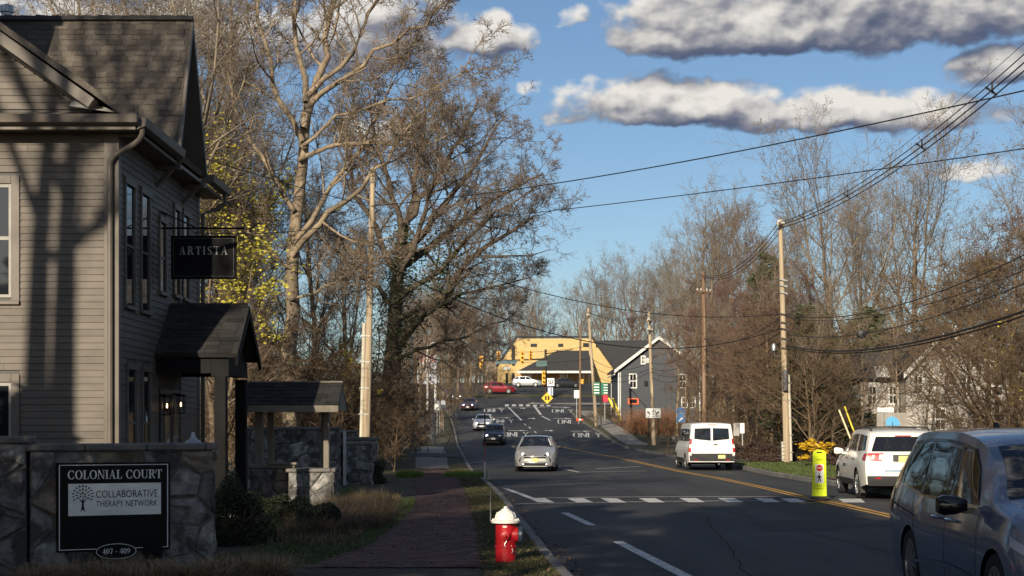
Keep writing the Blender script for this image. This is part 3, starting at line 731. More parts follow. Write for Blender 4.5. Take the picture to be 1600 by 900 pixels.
MB().bx(-5.52, -5.20, 27.14, 27.30, 2.66, 2.98).build('beam', M_dk, PORCH); MB().bx(HX+.03, -5.53, 27.16, 27.28, 2.72, 2.98).build('beam', M_dk, PORCH)
MB().bx(-5.5, -5.24, 27.31, 29.3, 2.70, 2.975).build('beam', M_dk, PORCH); MB().bx(HX+.03, -5.53, 29.2, 29.32, 2.72, 2.98).build('beam', M_dk, PORCH)
for y in (27.22, 29.26): 
    MB().bx(-5.46, -5.25, y-.105, y+.105, .02, 2.66).build('post', M_dk, PORCH, bevel=.008)
MB().bx(HX+.03, -5.0, 27.0, 29.6, -.1, .14).build('step', M_concrete, PORCH)
for px, py in ((253, 634), (275, 632)):
    Y = HX*-2311/(800-px)*.99; c = P(px, py, Y); c.x = HX+.16
    lamp = thing('wall_lantern', 'lit wall lantern on the %s side of the entrance door' % ('near' if px == 253 else 'far'), 'lantern', c, group='lanterns beside the entrance')
    fr = MB(); 
    for dx in (-.06, .06):
        for dy in (-.06, .06): fr.bx(c.x+dx-.006, c.x+dx+.006, c.y+dy-.006, c.y+dy+.006, c.z-.16, c.z+.16)
    fr.bx(c.x-.08, c.x+.08, c.y-.08, c.y+.08, c.z+.16, c.z+.19); fr.bx(c.x-.07, c.x+.07, c.y-.07, c.y+.07, c.z-.18, c.z-.16); fr.bx(HX+.025, c.x-.02, c.y-.02, c.y+.02, c.z+.19, c.z+.215)
    fr.build('frame', M_black, lamp)
    MB().lathe([(.003, c.z-.045), (.013, c.z-.035), (.016, c.z), (.010, c.z+.035), (.003, c.z+.045)], 10, (c.x, c.y, 0)).build('bulb', M_bulb, lamp, smooth=True)

# hanging shop sign
ART = thing('hanging_sign', 'black hanging sign lettered ARTISTA on an iron bracket', 'sign', (-5.75, 27.6, 4.9))
MB().bx(-6.36, -5.135, 27.56, 27.62, 4.49, 5.30).build('board', M_black, ART, bevel=.012)
M_gold = mat('pale_gold_paint', (.42, .40, .34), rough=.5); M_signline = mat('sign_line', (.10, .10, .10), rough=.5)
f = MB(); f.bx(-6.31, -5.185, 27.555, 27.559, 5.243, 5.25); f.bx(-6.31, -5.185, 27.555, 27.559, 4.54, 4.547); f.bx(-6.31, -6.303, 27.555, 27.559, 4.547, 5.243); f.bx(-5.192, -5.185, 27.555, 27.559, 4.547, 5.243); f.build('border', M_signline, ART)
serif_mb('ARTISTA', (-5.75, 27.558, 5.02), .90, .155, (1, 0, 0), (0, 0, 1), (0, -1, 0), gap=.22).build('lettering', M_gold, ART)
br = MB(); br.tube([(HX+.02, 27.59, 5.44), (-5.0, 27.59, 5.44)], .018, 8); br.tube([(HX+.02, 27.59, 5.75), (-5.9, 27.59, 5.45)], .012, 6)
for x in (-6.2, -5.3): br.tube([(x, 27.59, 5.30), (x, 27.59, 5.44)], .008, 6)
br.build('bracket', M_black, ART)

# ================================================================ stone walls
def clip(poly, p, n):
    out = []
    for i in range(len(poly)):
        a, b = poly[i], poly[(i+1) % len(poly)]; da, db = (a-p).dot(n), (b-p).dot(n)
        if da <= 0: out.append(a)
        if da*db < 0: out.append(a+(b-a)*(da/(da-db)))
    return out
def stone_cells(w, h, size, rg, gap=.022):
    nx, ny = max(1, round(w/size*.95)), max(1, round(h/size*1.15)); pts = []
    for j in range(ny):
        for i in range(nx): pts.append(Vector(((i+.5+(.25 if j % 2 else -.25)+rg.uniform(-.42, .42))*w/nx, (j+.5+rg.uniform(-.38, .38))*h/ny)))
    out = []
    for i, p in enumerate(pts):
        poly = [Vector((.004, .004)), Vector((w-.004, .004)), Vector((w-.004, h-.004)), Vector((.004, h-.004))]
        for j, q in enumerate(pts):
            if i == j or (q-p).length > size*3.2: continue
            d = (q-p).normalized(); poly = clip(poly, (p+q)/2-d*gap/2, d)
            if len(poly) < 3: break
        if len(poly) >= 3:
            c = sum(poly, Vector((0, 0)))/len(poly); out.append((c, poly))
    return out
M_stones = [mat('field_stone', (.27, .26, .245), (.12, .116, .112), scale=7, rough=.92, bump=2.2, bscale=11, rnd=.42, c3=(.07, .066, .062), s3=4, t3=(.48, .60), hue=.02),
            mat('field_stone_warm', (.27, .215, .165), (.15, .125, .105), scale=7, rough=.92, bump=2.2, bscale=11, rnd=.35, hue=.02, c3=(.11, .075, .055), s3=3, t3=(.5, .65))]
M_mortar = mat('mortar', (.17, .165, .155), (.11, .105, .10), scale=9, rough=.95, bump=.5, bscale=40)
M_cap = mat('cap_stone', (.17, .155, .14), (.10, .094, .09), scale=4, rough=.9, bump=.6, bscale=18, rnd=.15)
def stone_face(root, O, U, w, h, size, seed, proud=.045, warm=.10):
    """stones set in mortar on the upright face starting at O along U; the outward side is U rotated to the right"""
    rg = random.Random(seed); U = Vector(U).normalized(); N = Vector((U.y, -U.x, 0)); O = Vector(O); V = Vector((0, 0, 1))
    for c, poly in stone_cells(w, h, size, rg):
        k = rg.uniform(.4, 1)*proud; tx, ty = rg.uniform(-.12, .12), rg.uniform(-.12, .12)
        at = lambda p, d: O+U*p.x+V*p.y+N*d
        b0 = [at(p, -.02) for p in poly]; b1 = [at(p, k*.55) for p in [c+(q-c)*.985 for q in poly]]; n = len(poly); jj = lambda a: rg.uniform(-a, a); b2 = [at(c+(q-c)*(.84+jj(.08)), k+(q-c).x*tx+(q-c).y*ty+jj(.010)) for q in poly]; b3 = [at(c+(q-c)*(.45+jj(.12)), k+(q-c).x*tx+(q-c).y*ty+jj(.016)) for q in poly]; ce = at(c, k+jj(.014))
        MB().add(b0+b1+b2+b3+[ce], [(m*n+i, m*n+(i+1) % n, (m+1)*n+(i+1) % n, (m+1)*n+i) for m in range(3) for i in range(n)]+[(3*n+i, 3*n+(i+1) % n, 4*n) for i in range(n)]).build('stone', M_stones[1 if rg.random() < warm else 0], root)
def wall_run(root, A, B, z0, z1, th, size, seed, cap=True, warm=.10, capo=.06, end=True):
    """a straight wall from A to B (front face to the right of A->B), stones on its front and right end"""
    A, B = Vector((*A, 0)), Vector((*B, 0)); U = (B-A).normalized(); N = Vector((U.y, -U.x, 0)); L = (B-A).length
    q = [A, B, B-N*th, A-N*th]; MB().add([(p.x, p.y, z0) for p in q]+[(p.x, p.y, z1) for p in q], [(0, 1, 2, 3), (4, 5, 6, 7), (0, 1, 5, 4), (1, 2, 6, 5), (2, 3, 7, 6), (3, 0, 4, 7)]).build('mortar', M_mortar, root)
    stone_face(root, A+Vector((0, 0, z0)), U, L, z1-z0, size, seed, warm=warm)
    if end: stone_face(root, B+Vector((0, 0, z0)), -N, th, z1-z0, size*.8, seed+1, warm=warm)
    if cap:
        rg = random.Random(seed+5); t = -capo
        while t < L+capo-.05:
            ln = min(rg.uniform(.5, .95), L+capo-t); a, b = A+U*t, A+U*(t+ln-.008); hh = .085+rg.uniform(-.008, .008)
            q = [a+N*capo, b+N*capo, b-N*(th+capo), a-N*(th+capo)]
            MB().add([(p.x, p.y, z1+.002) for p in q]+[(p.x, p.y, z1+hh) for p in q], [(0, 1, 2, 3), (4, 5, 6, 7), (0, 1, 5, 4), (1, 2, 6, 5), (2, 3, 7, 6), (3, 0, 4, 7)]).build('cap_stone', M_cap, root, bevel=.018); t += ln
SW = thing('stone_wall', 'grey fieldstone wall with flat cap behind the black address sign', 'wall', (-4.6, 17, 0))
th = R(24); c, s = math.cos(th), math.sin(th)
def wp(px, Yc=17.0, X0=(176-800)/2311*17.0):
    """point of the sign wall's front plane under photo column px"""
    k = (px-800)/2311; t = (k*Yc-X0)/(c-k*s); return (X0+t*c, Yc+t*s)
A_, B_ = wp(47), wp(333)
wall_run(SW, A_, B_, -.15, 1.47, .42, .36, 11)
wall_run(SW, (A_[0]-1.6, A_[1]-.35), (A_[0]-.03, A_[1]-.06), -.15, 1.56, .45, .36, 23, end=False)
# a downlight on the cap
MB().lathe([(.10, 1.556), (.09, 1.58), (.05, 1.60), (.025, 1.64), (.022, 1.68), (.005, 1.69)], 12, (wp(296)[0], wp(296)[1]+.2, 0)).build('cap_light', M_metal, SW, smooth=True)

# address sign on the wall
SIGN = thing('address_sign', 'black address sign COLONIAL COURT with silver tenant panel', 'sign', (*wp(176), 1.0))
U = Vector((c, s, 0)); N = Vector((s, -c, 0)); V = Vector((0, 0, 1))
p0, p1 = Vector((*wp(87), 0)), Vector((*wp(264), 0)); SWD = (p1-p0).length; base = p0+N*.075; SZ0, SZ1 = .33, 1.34
def sp(u, v, d=0.0): return base+U*(u*SWD)+V*(SZ0+(SZ1-SZ0)*v)+N*d      # sign coordinates 0..1
def splate(u0, v0, u1, v1, d0, d1, name, m, bevel=0):
    q = [(u0, v0), (u1, v0), (u1, v1), (u0, v1)]
    return MB().add([sp(a, b, d0) for a, b in q]+[sp(a, b, d1) for a, b in q], [(0, 1, 2, 3), (4, 5, 6, 7), (0, 1, 5, 4), (1, 2, 6, 5), (2, 3, 7, 6), (3, 0, 4, 7)]).build(name, m, SIGN, bevel=bevel)
M_signblack = mat('sign_black', (.006, .006, .007), rough=.45, spec=.12)
M_signwhite = mat('sign_white', (.82, .82, .80), (.74, .74, .72), scale=6, rough=.45)
M_silver = mat('brushed_silver', (.80, .80, .79), (.66, .66, .66), scale=3, rough=.34, metal=.25, stretch=(1, 1, 6))
splate(0, 0, 1, 1, -.06, 0, 'board', M_signblack, .006)
bd = MB()
for u0, v0, u1, v1 in ((.02, .022, .98, .030), (.02, .970, .98, .978), (.02, .030, .028, .970), (.972, .030, .98, .970)):
    bd.add([sp(a, b, .003) for a, b in ((u0, v0), (u1, v0), (u1, v1), (u0, v1))], [(0, 1, 2, 3)])
bd.build('border', M_signwhite, SIGN)
serif_mb('COLONIAL', sp(.3325, .866), SWD*.475, (SZ1-SZ0)*.100, U, V, N, .002).build('lettering', M_signwhite, SIGN); serif_mb('COURT', sp(.764, .866), SWD*.322, (SZ1-SZ0)*.100, U, V, N, .002).build('lettering', M_signwhite, SIGN)
splate(.10, .405, .915, .765, .001, .010, 'tenant_panel', M_silver)
text_mb('COLLABORATIVE', sp(.612, .645), SWD*.545, (SZ1-SZ0)*.082, U, V, N, .0125).build('lettering', M_signblack, SIGN)
text_mb('THERAPY NETWORK', sp(.612, .535), SWD*.545, (SZ1-SZ0)*.068, U, V, N, .0125).build('lettering', M_signblack, SIGN)
lg = MB(); rg = random.Random(2)
tc_ = (.225, .60)
def lp(x, y): return sp(tc_[0]+x, tc_[1]+y, .0125)
lg.add([lp(-.022, -.155), lp(-.006, -.13), lp(.008, -.13), lp(.024, -.155), lp(.010, -.10), lp(.008, -.05), lp(.045, .02), lp(.006, -.03), lp(.004, .045), lp(-.006, -.03), lp(-.045, .02), lp(-.008, -.05), lp(-.010, -.10)], [tuple(range(13))])
for ring, (rr, n) in enumerate(((.022, 5), (.052, 9), (.082, 13))):
    for k in range(n):
        a = R(-28+236*k/(n-1)); cx_, cy_ = rr*math.cos(a)*1.02, .035+rr*math.sin(a)*1.28; dx, dy = math.cos(a), math.sin(a)*1.2
        l, w = .0150, .0078
        lg.add([lp(cx_-dx*l, cy_-dy*l), lp(cx_-dy*w, cy_+dx*w), lp(cx_+dx*l, cy_+dy*l), lp(cx_+dy*w, cy_-dx*w)], [(0, 1, 2, 3)])
lg.build('tree_emblem', M_signblack, SIGN)
ov = [(.515+.185*math.cos(R(10*k)), -.005+.094*math.sin(R(10*k))) for k in range(36)]; n = 36
MB().add([sp(a, b, .002) for a, b in ov]+[sp(a, b, .022) for a, b in ov], [tuple(range(n)), tuple(range(n, 2*n))]+[(i, (i+1) % n, n+(i+1) % n, n+i) for i in range(n)]).build('number_plate', M_signblack, SIGN)
o2 = [(.515+.178*math.cos(R(10*k)), -.005+.088*math.sin(R(10*k))) for k in range(36)]; o3 = [(.515+.172*math.cos(R(10*k)), -.005+.082*math.sin(R(10*k))) for k in range(36)]
MB().add([sp(a, b, .0245) for a, b in o2]+[sp(a, b, .0245) for a, b in o3], [(i, (i+1) % n, n+(i+1) % n, n+i) for i in range(n)]).build('border', M_signwhite, SIGN)
serif_mb('407 - 409', sp(.515, -.003), SWD*.245, (SZ1-SZ0)*.060, U, V, N, .024, gap=.03).build('lettering', M_signwhite, SIGN)
bl = MB(); 
for a, b in ((.06, .94), (.94, .94), (.06, .07), (.94, .13), (.12, .16)): bl.box(sp(a, b, .004), (.014, .006, .014), rz=th)
bl.build('bolt', M_black, SIGN)
sl_ = MB(); sl_.box(sp(.83, -.02, .10), (.20, .12, .16), rz=th); sl_.tube([sp(.75, .05, .1), sp(.745, .12, .1)], .004, 6)
tag(sl_.build('sign_spotlight', M_black), 'small black spotlight box under the address sign', 'spotlight')

# wishing well
WELL = thing('wishing_well', 'wooden roofed wishing well on a fieldstone base', 'well', (-4.6, 31, 0))
M_oldwood = mat('grey_wood', (.26, .225, .18), (.18, .155, .125), scale=5, rough=.85, bump=.3, bscale=26, rnd=.12, stretch=(1, 1, .2))
WY = 31.0; s_ = F/WY
def wx(px): return (px-800)/s_
def wz(py): return CZ-(py-HY)/s_
wall_run(WELL, (wx(392), WY-.1), (wx(455), WY-.1), -.2, wz(731), .9, .30, 41, warm=.7, cap=False)
wall_run(WELL, (wx(456), WY-.45), (wx(524), WY-.40), -.2, wz(737), .9, .34, 47, warm=.15)
rr = MB(); rr.bx(wx(388), wx(462), WY-.18, WY+.5, wz(731)+.002, wz(731)+.07); rr.build('rim_board', M_oldwood, WELL, bevel=.01)
MB().bx(wx(420), wx(466), WY-.24, WY-.06, wz(731)+.072, wz(731)+.12).build('rim_board', M_oldwood, WELL, bevel=.01)
for a, b, dy in ((398, 410, 0), (411, 421, .5), (496, 506, .5), (505, 514, 0)):
    MB().bx(wx(a)+.004, wx(b), WY+dy, WY+dy+.15, .3, wz(644)).build('post', M_oldwood, WELL, bevel=.012)
ra, rb = wx(381), wx(533); zt, ze = wz(597), wz(634); yr, ye = WY+.25, WY-.55
for s1 in (-1, 1):
    y2 = yr+s1*(yr-ye); 
    MB().add([(ra, y2, ze), (rb, y2, ze), (rb, yr, zt), (ra, yr, zt), (ra, y2, ze-.06), (rb, y2, ze-.06), (rb, yr, zt-.06), (ra, yr, zt-.06)], [(0, 1, 2, 3), (7, 6, 5, 4), (0, 1, 5, 4), (1, 2, 6, 5), (3, 0, 4, 7)]).build('roof', M_shingle_dark, WELL)
MB().bx(ra-.01, rb+.01, ye-.03, ye+.03, ze-.14, ze-.0).build('fascia', M_oldwood, WELL, bevel=.008)
for xe in (ra-.0, rb-.04): MB().prism([(ye, ze-.1), (yr, zt-.07), (2*yr-ye, ze-.1)], 'X', xe, xe+.04).build('gable', M_oldwood, WELL)
A0, A1 = Vector((0, ye-.02, ze)), Vector((0, yr, zt)); sl = A1-A0; SL = sl.length; su = sl/SL; sn = Vector((0, -su.z, su.y)); t = 0; row = 0
while t < SL-.08:
    x = rb+.01-(.13 if row % 2 else 0)
    p = A0+su*t+sn*.004
    xs = [rb+.01]+[x-.26*k for k in range(1, 12) if x-.26*k > ra]+[ra-.01]
    for x1, x0 in zip(xs[:-1], xs[1:]):
        if x1-x0 < .03: continue
        th_ = random.choice((.012, .02))
        MB().add([(x1-.004, p.y+sn.y*th_, p.z+sn.z*th_), (x0+.004, p.y+sn.y*th_, p.z+sn.z*th_), (x0+.004, p.y+su.y*.2, p.z+su.z*.2+.006), (x1-.004, p.y+su.y*.2, p.z+su.z*.2+.006), (x1-.004, p.y, p.z), (x0+.004, p.y, p.z)], [(0, 1, 2, 3), (4, 5, 1, 0)]).build('shingle', M_shingle_dark, WELL)
    t += .15; row += 1
MB().bx(ra-.01, rb+.01, yr-.05, yr+.05, zt-.01, zt+.03).build('ridge_board', M_oldwood, WELL, bevel=.01)

# low wall and gate piers behind the well
BW = thing('stone_wall', 'long low fieldstone garden wall behind the wishing well', 'wall', (-7, 39, 0))
wall_run(BW, ((375-800)/F*40, 40), ((528-800)/F*40, 40), -.1, CZ-(672-HY)/F*40, .4, .42, 61, warm=.05)
for px, w, Y, top, lab in ((554, 46, 42, 690, 'square fieldstone pier with flat cap right of the wishing well'), (562, 44, 45, 683, 'second fieldstone pier just behind the square pier')):
    k = F/Y; x0, x1 = (px-w/2-800)/k, (px+w/2-800)/k; pr = thing('stone_pier', lab, 'pier', ((x0+x1)/2, Y, 0)); z1 = CZ-(top-HY)/k
    wall_run(pr, (x0, Y), (x1, Y), -.1, z1-.1, x1-x0, .42, px, cap=False, warm=.05)
    MB().bx(x0-.07, x1+.07, Y-.07, Y+(x1-x0)+.07, z1-.098, z1).build('cap_stone', M_cap, pr, bevel=.02)
LC = thing('stone_wall', 'sunlit pale capped wall seen through the wishing well', 'wall', (-6.4, 47, 0))
wall_run(LC, ((395-800)/F*48, 48.5), ((552-800)/F*48, 48), -.1, CZ-(676-HY)/F*48, .4, .4, 71, warm=.5)
bs = thing('menu_board', 'small black sandwich board with white frame beside the piers', 'board', P(528, 700, 41))
MB().bx((523-800)/F*41, (536-800)/F*41, 40.9, 40.95, .35, P(0, 676, 41).z).build('panel', M_black, bs)
ff = MB(); ff.bx((537-800)/F*41, (541-800)/F*41, 40.88, 40.96, .1, P(0, 674, 41).z); ff.bx((521-800)/F*41, (523-800)/F*41+.02, 40.88, 40.96, .1, P(0, 674, 41).z); ff.build('frame', M_white, bs)
rp = thing('reflector_post', 'white delineator post with orange reflector beside the lawn', 'post', P(586, 733, 46))
q = P(586, 733, 46); b = MB(); b.box((q.x, 46, q.z+.35), (.13, .05, .82), ry=R(6)); b.build('stake', M_white, rp, bevel=.01)
MB().box((q.x+.025, 45.97, q.z+.58), (.07, .012, .14), ry=R(6)).build('reflector', mat('orange_reflector', (.7, .18, .05), rough=.4), rp)
# ================================================================ vehicles
M_tyre = mat('tyre_rubber', (.016, .016, .017), (.024, .024, .024), scale=20, rough=.85)
M_rim = mat('alloy_rim', (.40, .40, .41), (.30, .30, .31), scale=10, rough=.35, metal=.8)
M_rimdark = mat('dark_rim', (.05, .05, .053), rough=.35, metal=.6)
M_carglass = mat('car_glass', (.010, .011, .013), rough=.03, spec=.8)
M_plastic = mat('black_plastic', (.018, .018, .019), (.026, .026, .027), scale=14, rough=.55)
M_gloss = mat('gloss_black', (.006, .006, .007), rough=.08, spec=.6)
M_chrome = mat('chrome', (.75, .75, .75), rough=.12, metal=1.0)
M_lampoff = mat('lamp_clear', (.45, .46, .48), rough=.15, spec=.7)
M_lampon = mat('lamp_lit', (.95, .97, 1.0), emit=5.0)
M_tail = mat('tail_red', (.36, .012, .015), rough=.18, spec=.6)
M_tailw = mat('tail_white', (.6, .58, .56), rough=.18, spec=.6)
M_plate_y = mat('plate_yellow', (.62, .52, .16), (.70, .62, .30), scale=30, rough=.5)
M_plate_w = mat('plate_white', (.6, .6, .58), rough=.5)
M_under = mat('underbody', (.008, .008, .008), rough=.95)
M_skin = mat('skin', (.42, .26, .19), rough=.6)
def paint(name, c, metal=.35, rough=.28, c2=None): return mat(name, c, c2 or tuple(v*.9 for v in c), scale=1.3, rough=rough, metal=metal, spec=.5, coat=.7)

class Car:
    def __init__(s, root, sp, pt):
        s.r, s.sp, s.pt = root, sp, pt; s.L = sp['L']; s.w = sp['w']
        s.zt, s.zbelt = curve(sp['top']), curve(sp['belt']); s.nose, s.tail = curve(sp['nose']), curve(sp['tail'])
        s.sill = sp.get('sill', .22); s.ra = sp.get('arch', .37); s.xw = sp['wheels']; s.rw = sp.get('rw', .33); s.roofw = sp.get('roofw', .77)
        s.bf, s.br = sp.get('bf', .16), sp.get('br', .10); s.af, s.ar = sp.get('af', .20), sp.get('ar', .12); s.crown = sp.get('crown', .035)
    def plan(s, x):
        L = s.L; return 1-s.af*max(0, 1-x/.85)**2.3-s.ar*max(0, 1-(L-x)/.75)**2.3
    def W(s, x, z):
        x = min(max(x, 0), s.L); zt = s.zt(x); b = min(s.zbelt(x), zt-.05)
        if z <= b:
            q = max(0, (z-s.sill)/max(.05, b-s.sill)); f = .945+.055*math.sin(math.pi*min(1, .08+q*.80)) - .03*max(0, q-.8)/.2
        else:
            t = min(1, (z-b)/max(.02, zt-b)); fb = .945+.055*math.sin(math.pi*.88)-.03; k = smooth01(.08, .42, zt-b)
            f = fb+((s.roofw*k+.86*(1-k))-fb)*t**(1.25+.9*(1-k))
        return s.w*s.plan(x)*f
    def wf(s, x): return max(0, 1-x/.9)**1.4
    def wr(s, x): return max(0, 1-(s.L-x)/.9)**1.4
    def pt3(s, x, u, z, y=None):
        """body x (0 at the nose), lateral u in -1..1, height -> object space (nose towards -Y)"""
        y = u*s.W(x, z) if y is None else y
        xx = x+s.nose(z)*s.wf(x)-s.tail(z)*s.wr(x)-s.bf*(1-u*u)*s.wf(x)+s.br*(1-u*u)*s.wr(x)
        return Vector((y, xx-s.L/2, z))
    def bot(s, x):
        z = s.sill+.10*max(0, 1-x/.5)*.5+.14*max(0, 1-(s.L-x)/.5)*.5
        for xw in s.xw:
            d = abs(x-xw)
            if d < s.ra: z = max(z, s.rw+math.sqrt(s.ra**2-d*d)*.98)
        return z
    def side(s, x, z, sd, off=0.0):
        p = s.pt3(x, sd, z); return Vector((p.x+sd*off, p.y, p.z))
    def top(s, x, u, off=0.0):
        zt = s.zt(x); p = s.pt3(x, u, zt, u*s.W(x, zt)); return Vector((p.x, p.y, zt+s.crown*(1-abs(u)**2.4)+off))
    def front(s, u, z, off=0.0): p = s.pt3(0, u, z); return Vector((p.x, p.y-off, p.z))
    def rear(s, u, z, off=0.0): p = s.pt3(s.L, u, z); return Vector((p.x, p.y+off, p.z))
    def body(s):
        xs = set(np.linspace(0, s.L, 44)); xs |= {.04, .1, .18, .28, s.L-.04, s.L-.1, s.L-.18, s.L-.28}
        for xw in s.xw:
            for k in range(17): xs.add(xw+s.ra*math.cos(math.pi*k/16)*1.0001)
        xs = sorted(x for x in xs if 0 <= x <= s.L); nl, nu, M = 7, 7, 12
        rings = []
        for x in xs:
            zb, zt = s.bot(x), s.zt(x); b = min(s.zbelt(x), zt-.05); b = max(b, zb+.02)
            zs = [zb+(b-zb)*i/nl for i in range(nl)]+[b+(zt-b)*(i/nu) for i in range(nu+1)]
            ring = [s.pt3(x, 1, z) for z in zs]+[s.top(x, 1-2*m/M) for m in range(1, M)]+[s.pt3(x, -1, z) for z in reversed(zs)]
            rings.append(ring)
        n = len(rings[0]); V = [p for r in rings for p in r]; Fq = [(j*n+i, j*n+i+1, (j+1)*n+i+1, (j+1)*n+i) for j in range(len(xs)-1) for i in range(n-1)]
        ns = nl+nu+1
        for end, j in ((0, 0), (1, len(xs)-1)):
            ring = rings[j]; zs = [p.z for p in ring[:ns]]; idx = [[None]*(M+1) for _ in range(ns)]
            for i in range(ns):
                for m in range(M+1):
                    if m == 0: idx[i][m] = j*n+i
                    elif m == M: idx[i][m] = j*n+n-1-i
                    elif i == ns-1: idx[i][m] = j*n+ns-1+m
                    else:
                        u = 1-2*m/M; V.append(s.pt3(0 if end == 0 else s.L, u, zs[i])); idx[i][m] = len(V)-1
            for i in range(ns-1):
                for m in range(M):
                    q = (idx[i][m], idx[i][m+1], idx[i+1][m+1], idx[i+1][m]); Fq.append(q if end == 0 else q[::-1])
        mb = MB().add(V, Fq); return mb.build('body', s.pt, s.r, smooth=True)
    def patch(s, fn, q, name, m, n=(8, 5), off=.006, parent=None, smooth=True):
        """q: four (a,b) corners in fn's own coordinates, lower-left first"""
        (a, b, c, d) = q; V = []
        for j in range(n[1]+1):
            for i in range(n[0]+1):
                u, v = i/n[0], j/n[1]
                A = a[0]*(1-u)*(1-v)+b[0]*u*(1-v)+c[0]*u*v+d[0]*(1-u)*v; B = a[1]*(1-u)*(1-v)+b[1]*u*(1-v)+c[1]*u*v+d[1]*(1-u)*v; V.append(fn(A, B, off))
        w = n[0]+1
        return MB().add(V, [(j*w+i, j*w+i+1, (j+1)*w+i+1, (j+1)*w+i) for j in range(n[1]) for i in range(n[0])]).build(name, m, parent or s.r, smooth=smooth)
    def sidefn(s, sd): return lambda x, z, off: s.side(x, z, sd, off)
    def line(s, pts, w, name, m, sd, off=.008):
        V = []; P2 = [Vector(p) for p in pts]
        for i, p in enumerate(P2):
            d = (P2[min(i+1, len(P2)-1)]-P2[max(i-1, 0)]).normalized(); nn = Vector((-d.y, d.x))*w/2
            V += [s.side(*(p+nn), sd, off), s.side(*(p-nn), sd, off)]
        return MB().add(V, [(2*i, 2*i+1, 2*i+3, 2*i+2) for i in range(len(P2)-1)]).build(name, m, s.r)
    def wheels(s, dark=False, n=5):
        for xw in s.xw:
            for sd in (-1, 1):
                yo = sd*(s.w*.985); yi = sd*(s.w*.985-.22); c = Vector((0, xw-s.L/2, s.rw)); r = s.rw
                pr = [(r*.66, yi), (r*.93, yi), (r, yi+sd*.03), (r, yo-sd*.03), (r*.94, yo), (r*.70, yo-sd*.004), (r*.68, yo-sd*.03)]
                t = MB().lathe(pr, 28, c, 'X').build('wheel', M_tyre, s.r, smooth=True)
                rm = MB().lathe([(r*.68, yo-sd*.06), (r*.70, yo-sd*.008), (r*.64, yo-sd*.008), (r*.62, yo-sd*.05), (.01, yo-sd*.06)], 28, c, 'X')
                for k in range(n*2):
                    a = 2*math.pi*k/(n*2)+.1; rm.box((yo-sd*.022, c.y+math.cos(a)*r*.36, c.z+math.sin(a)*r*.36), (.025, r*.58, r*.10), rx=a)
                rm.lathe([(r*.14, yo-sd*.04), (r*.14, yo-sd*.008), (.01, yo-sd*.005)], 12, c, 'X')
                rm.build('rim', M_rimdark if dark else M_rim, t)
    def under(s): MB().bx(-s.w*.80, s.w*.80, -s.L/2+.28, s.L/2-.25, s.sill-.03, s.rw+s.ra-.03).build('underbody', M_under, s.r)
    def mirrors(s, x, z, m, size=(.20, .13, .15), both=True):
        for sd in (-1, 1):
            p = s.side(x, z, sd); mb = MB(); sx, sy, sz = size
            V = []
            for (dx, k) in ((0, .55), (.35, .9), (.8, 1.0), (1.0, .75)):
                for a in range(12):
                    an = 2*math.pi*a/12; V.append((p.x+sd*(.06+dx*sx), p.y+.02*dx+math.copysign(abs(math.cos(an))**.7, math.cos(an))*sy/2*k, p.z+.05+math.copysign(abs(math.sin(an))**.6, math.sin(an))*sz/2*k))
            mb.add(V, [(r*12+a, r*12+(a+1) % 12, (r+1)*12+(a+1) % 12, (r+1)*12+a) for r in range(3) for a in range(12)]+[tuple(range(12))[::-1], tuple(range(36, 48))])
            mb.box((p.x+sd*.03, p.y, p.z+.0), (.12, .06, .05)); mb.build('mirror', m, s.r, smooth=True)
    def plate(s, fn, u, z, m, w=.155, h=.075, off=.02):
        c = fn(u, z, off); MB().box(c, (w*2, .012, h*2)).build('number_plate', m, s.r)
    def windows(s, quads, both=(-1, 1), m=None):
        for sd in both:
            for q in quads: s.patch(s.sidefn(sd), q, 'side_window', m or M_carglass, (8, 5), .006)
    def finish(s, loc, rz): s.r.location = loc; s.r.rotation_euler = (slope_at(loc), 0, 0) if False else (0, 0, rz)

def slope_at(loc): return 0
def road_pose(root, x, y, rz):
    """stand the vehicle on the road, tilted with the grade"""
    h = 1.4; d = Vector((-math.sin(rz)*-1, -math.cos(rz), 0)); z0 = rzs(x, y); g = (rzs(x+d.x*h, y+d.y*h)-rzs(x-d.x*h, y-d.y*h))/(2*h)
    root.location = (x, y, z0); root.rotation_mode = 'XYZ'; e = Matrix.Rotation(rz, 4, 'Z') @ Matrix.Rotation(-math.atan(g), 4, 'X'); root.rotation_euler = e.to_euler()
def rzs(x, y): return rz(x, y) if y < 193 and LEFT(y) < x < RIGHT(y) else gz(x, y)+.14

def new_car(name, label, sp, pt): 
    root = thing(name, label, 'van' if 'van' in name else 'car'); c = Car(root, sp, pt); c.body(); c.under(); return root, c

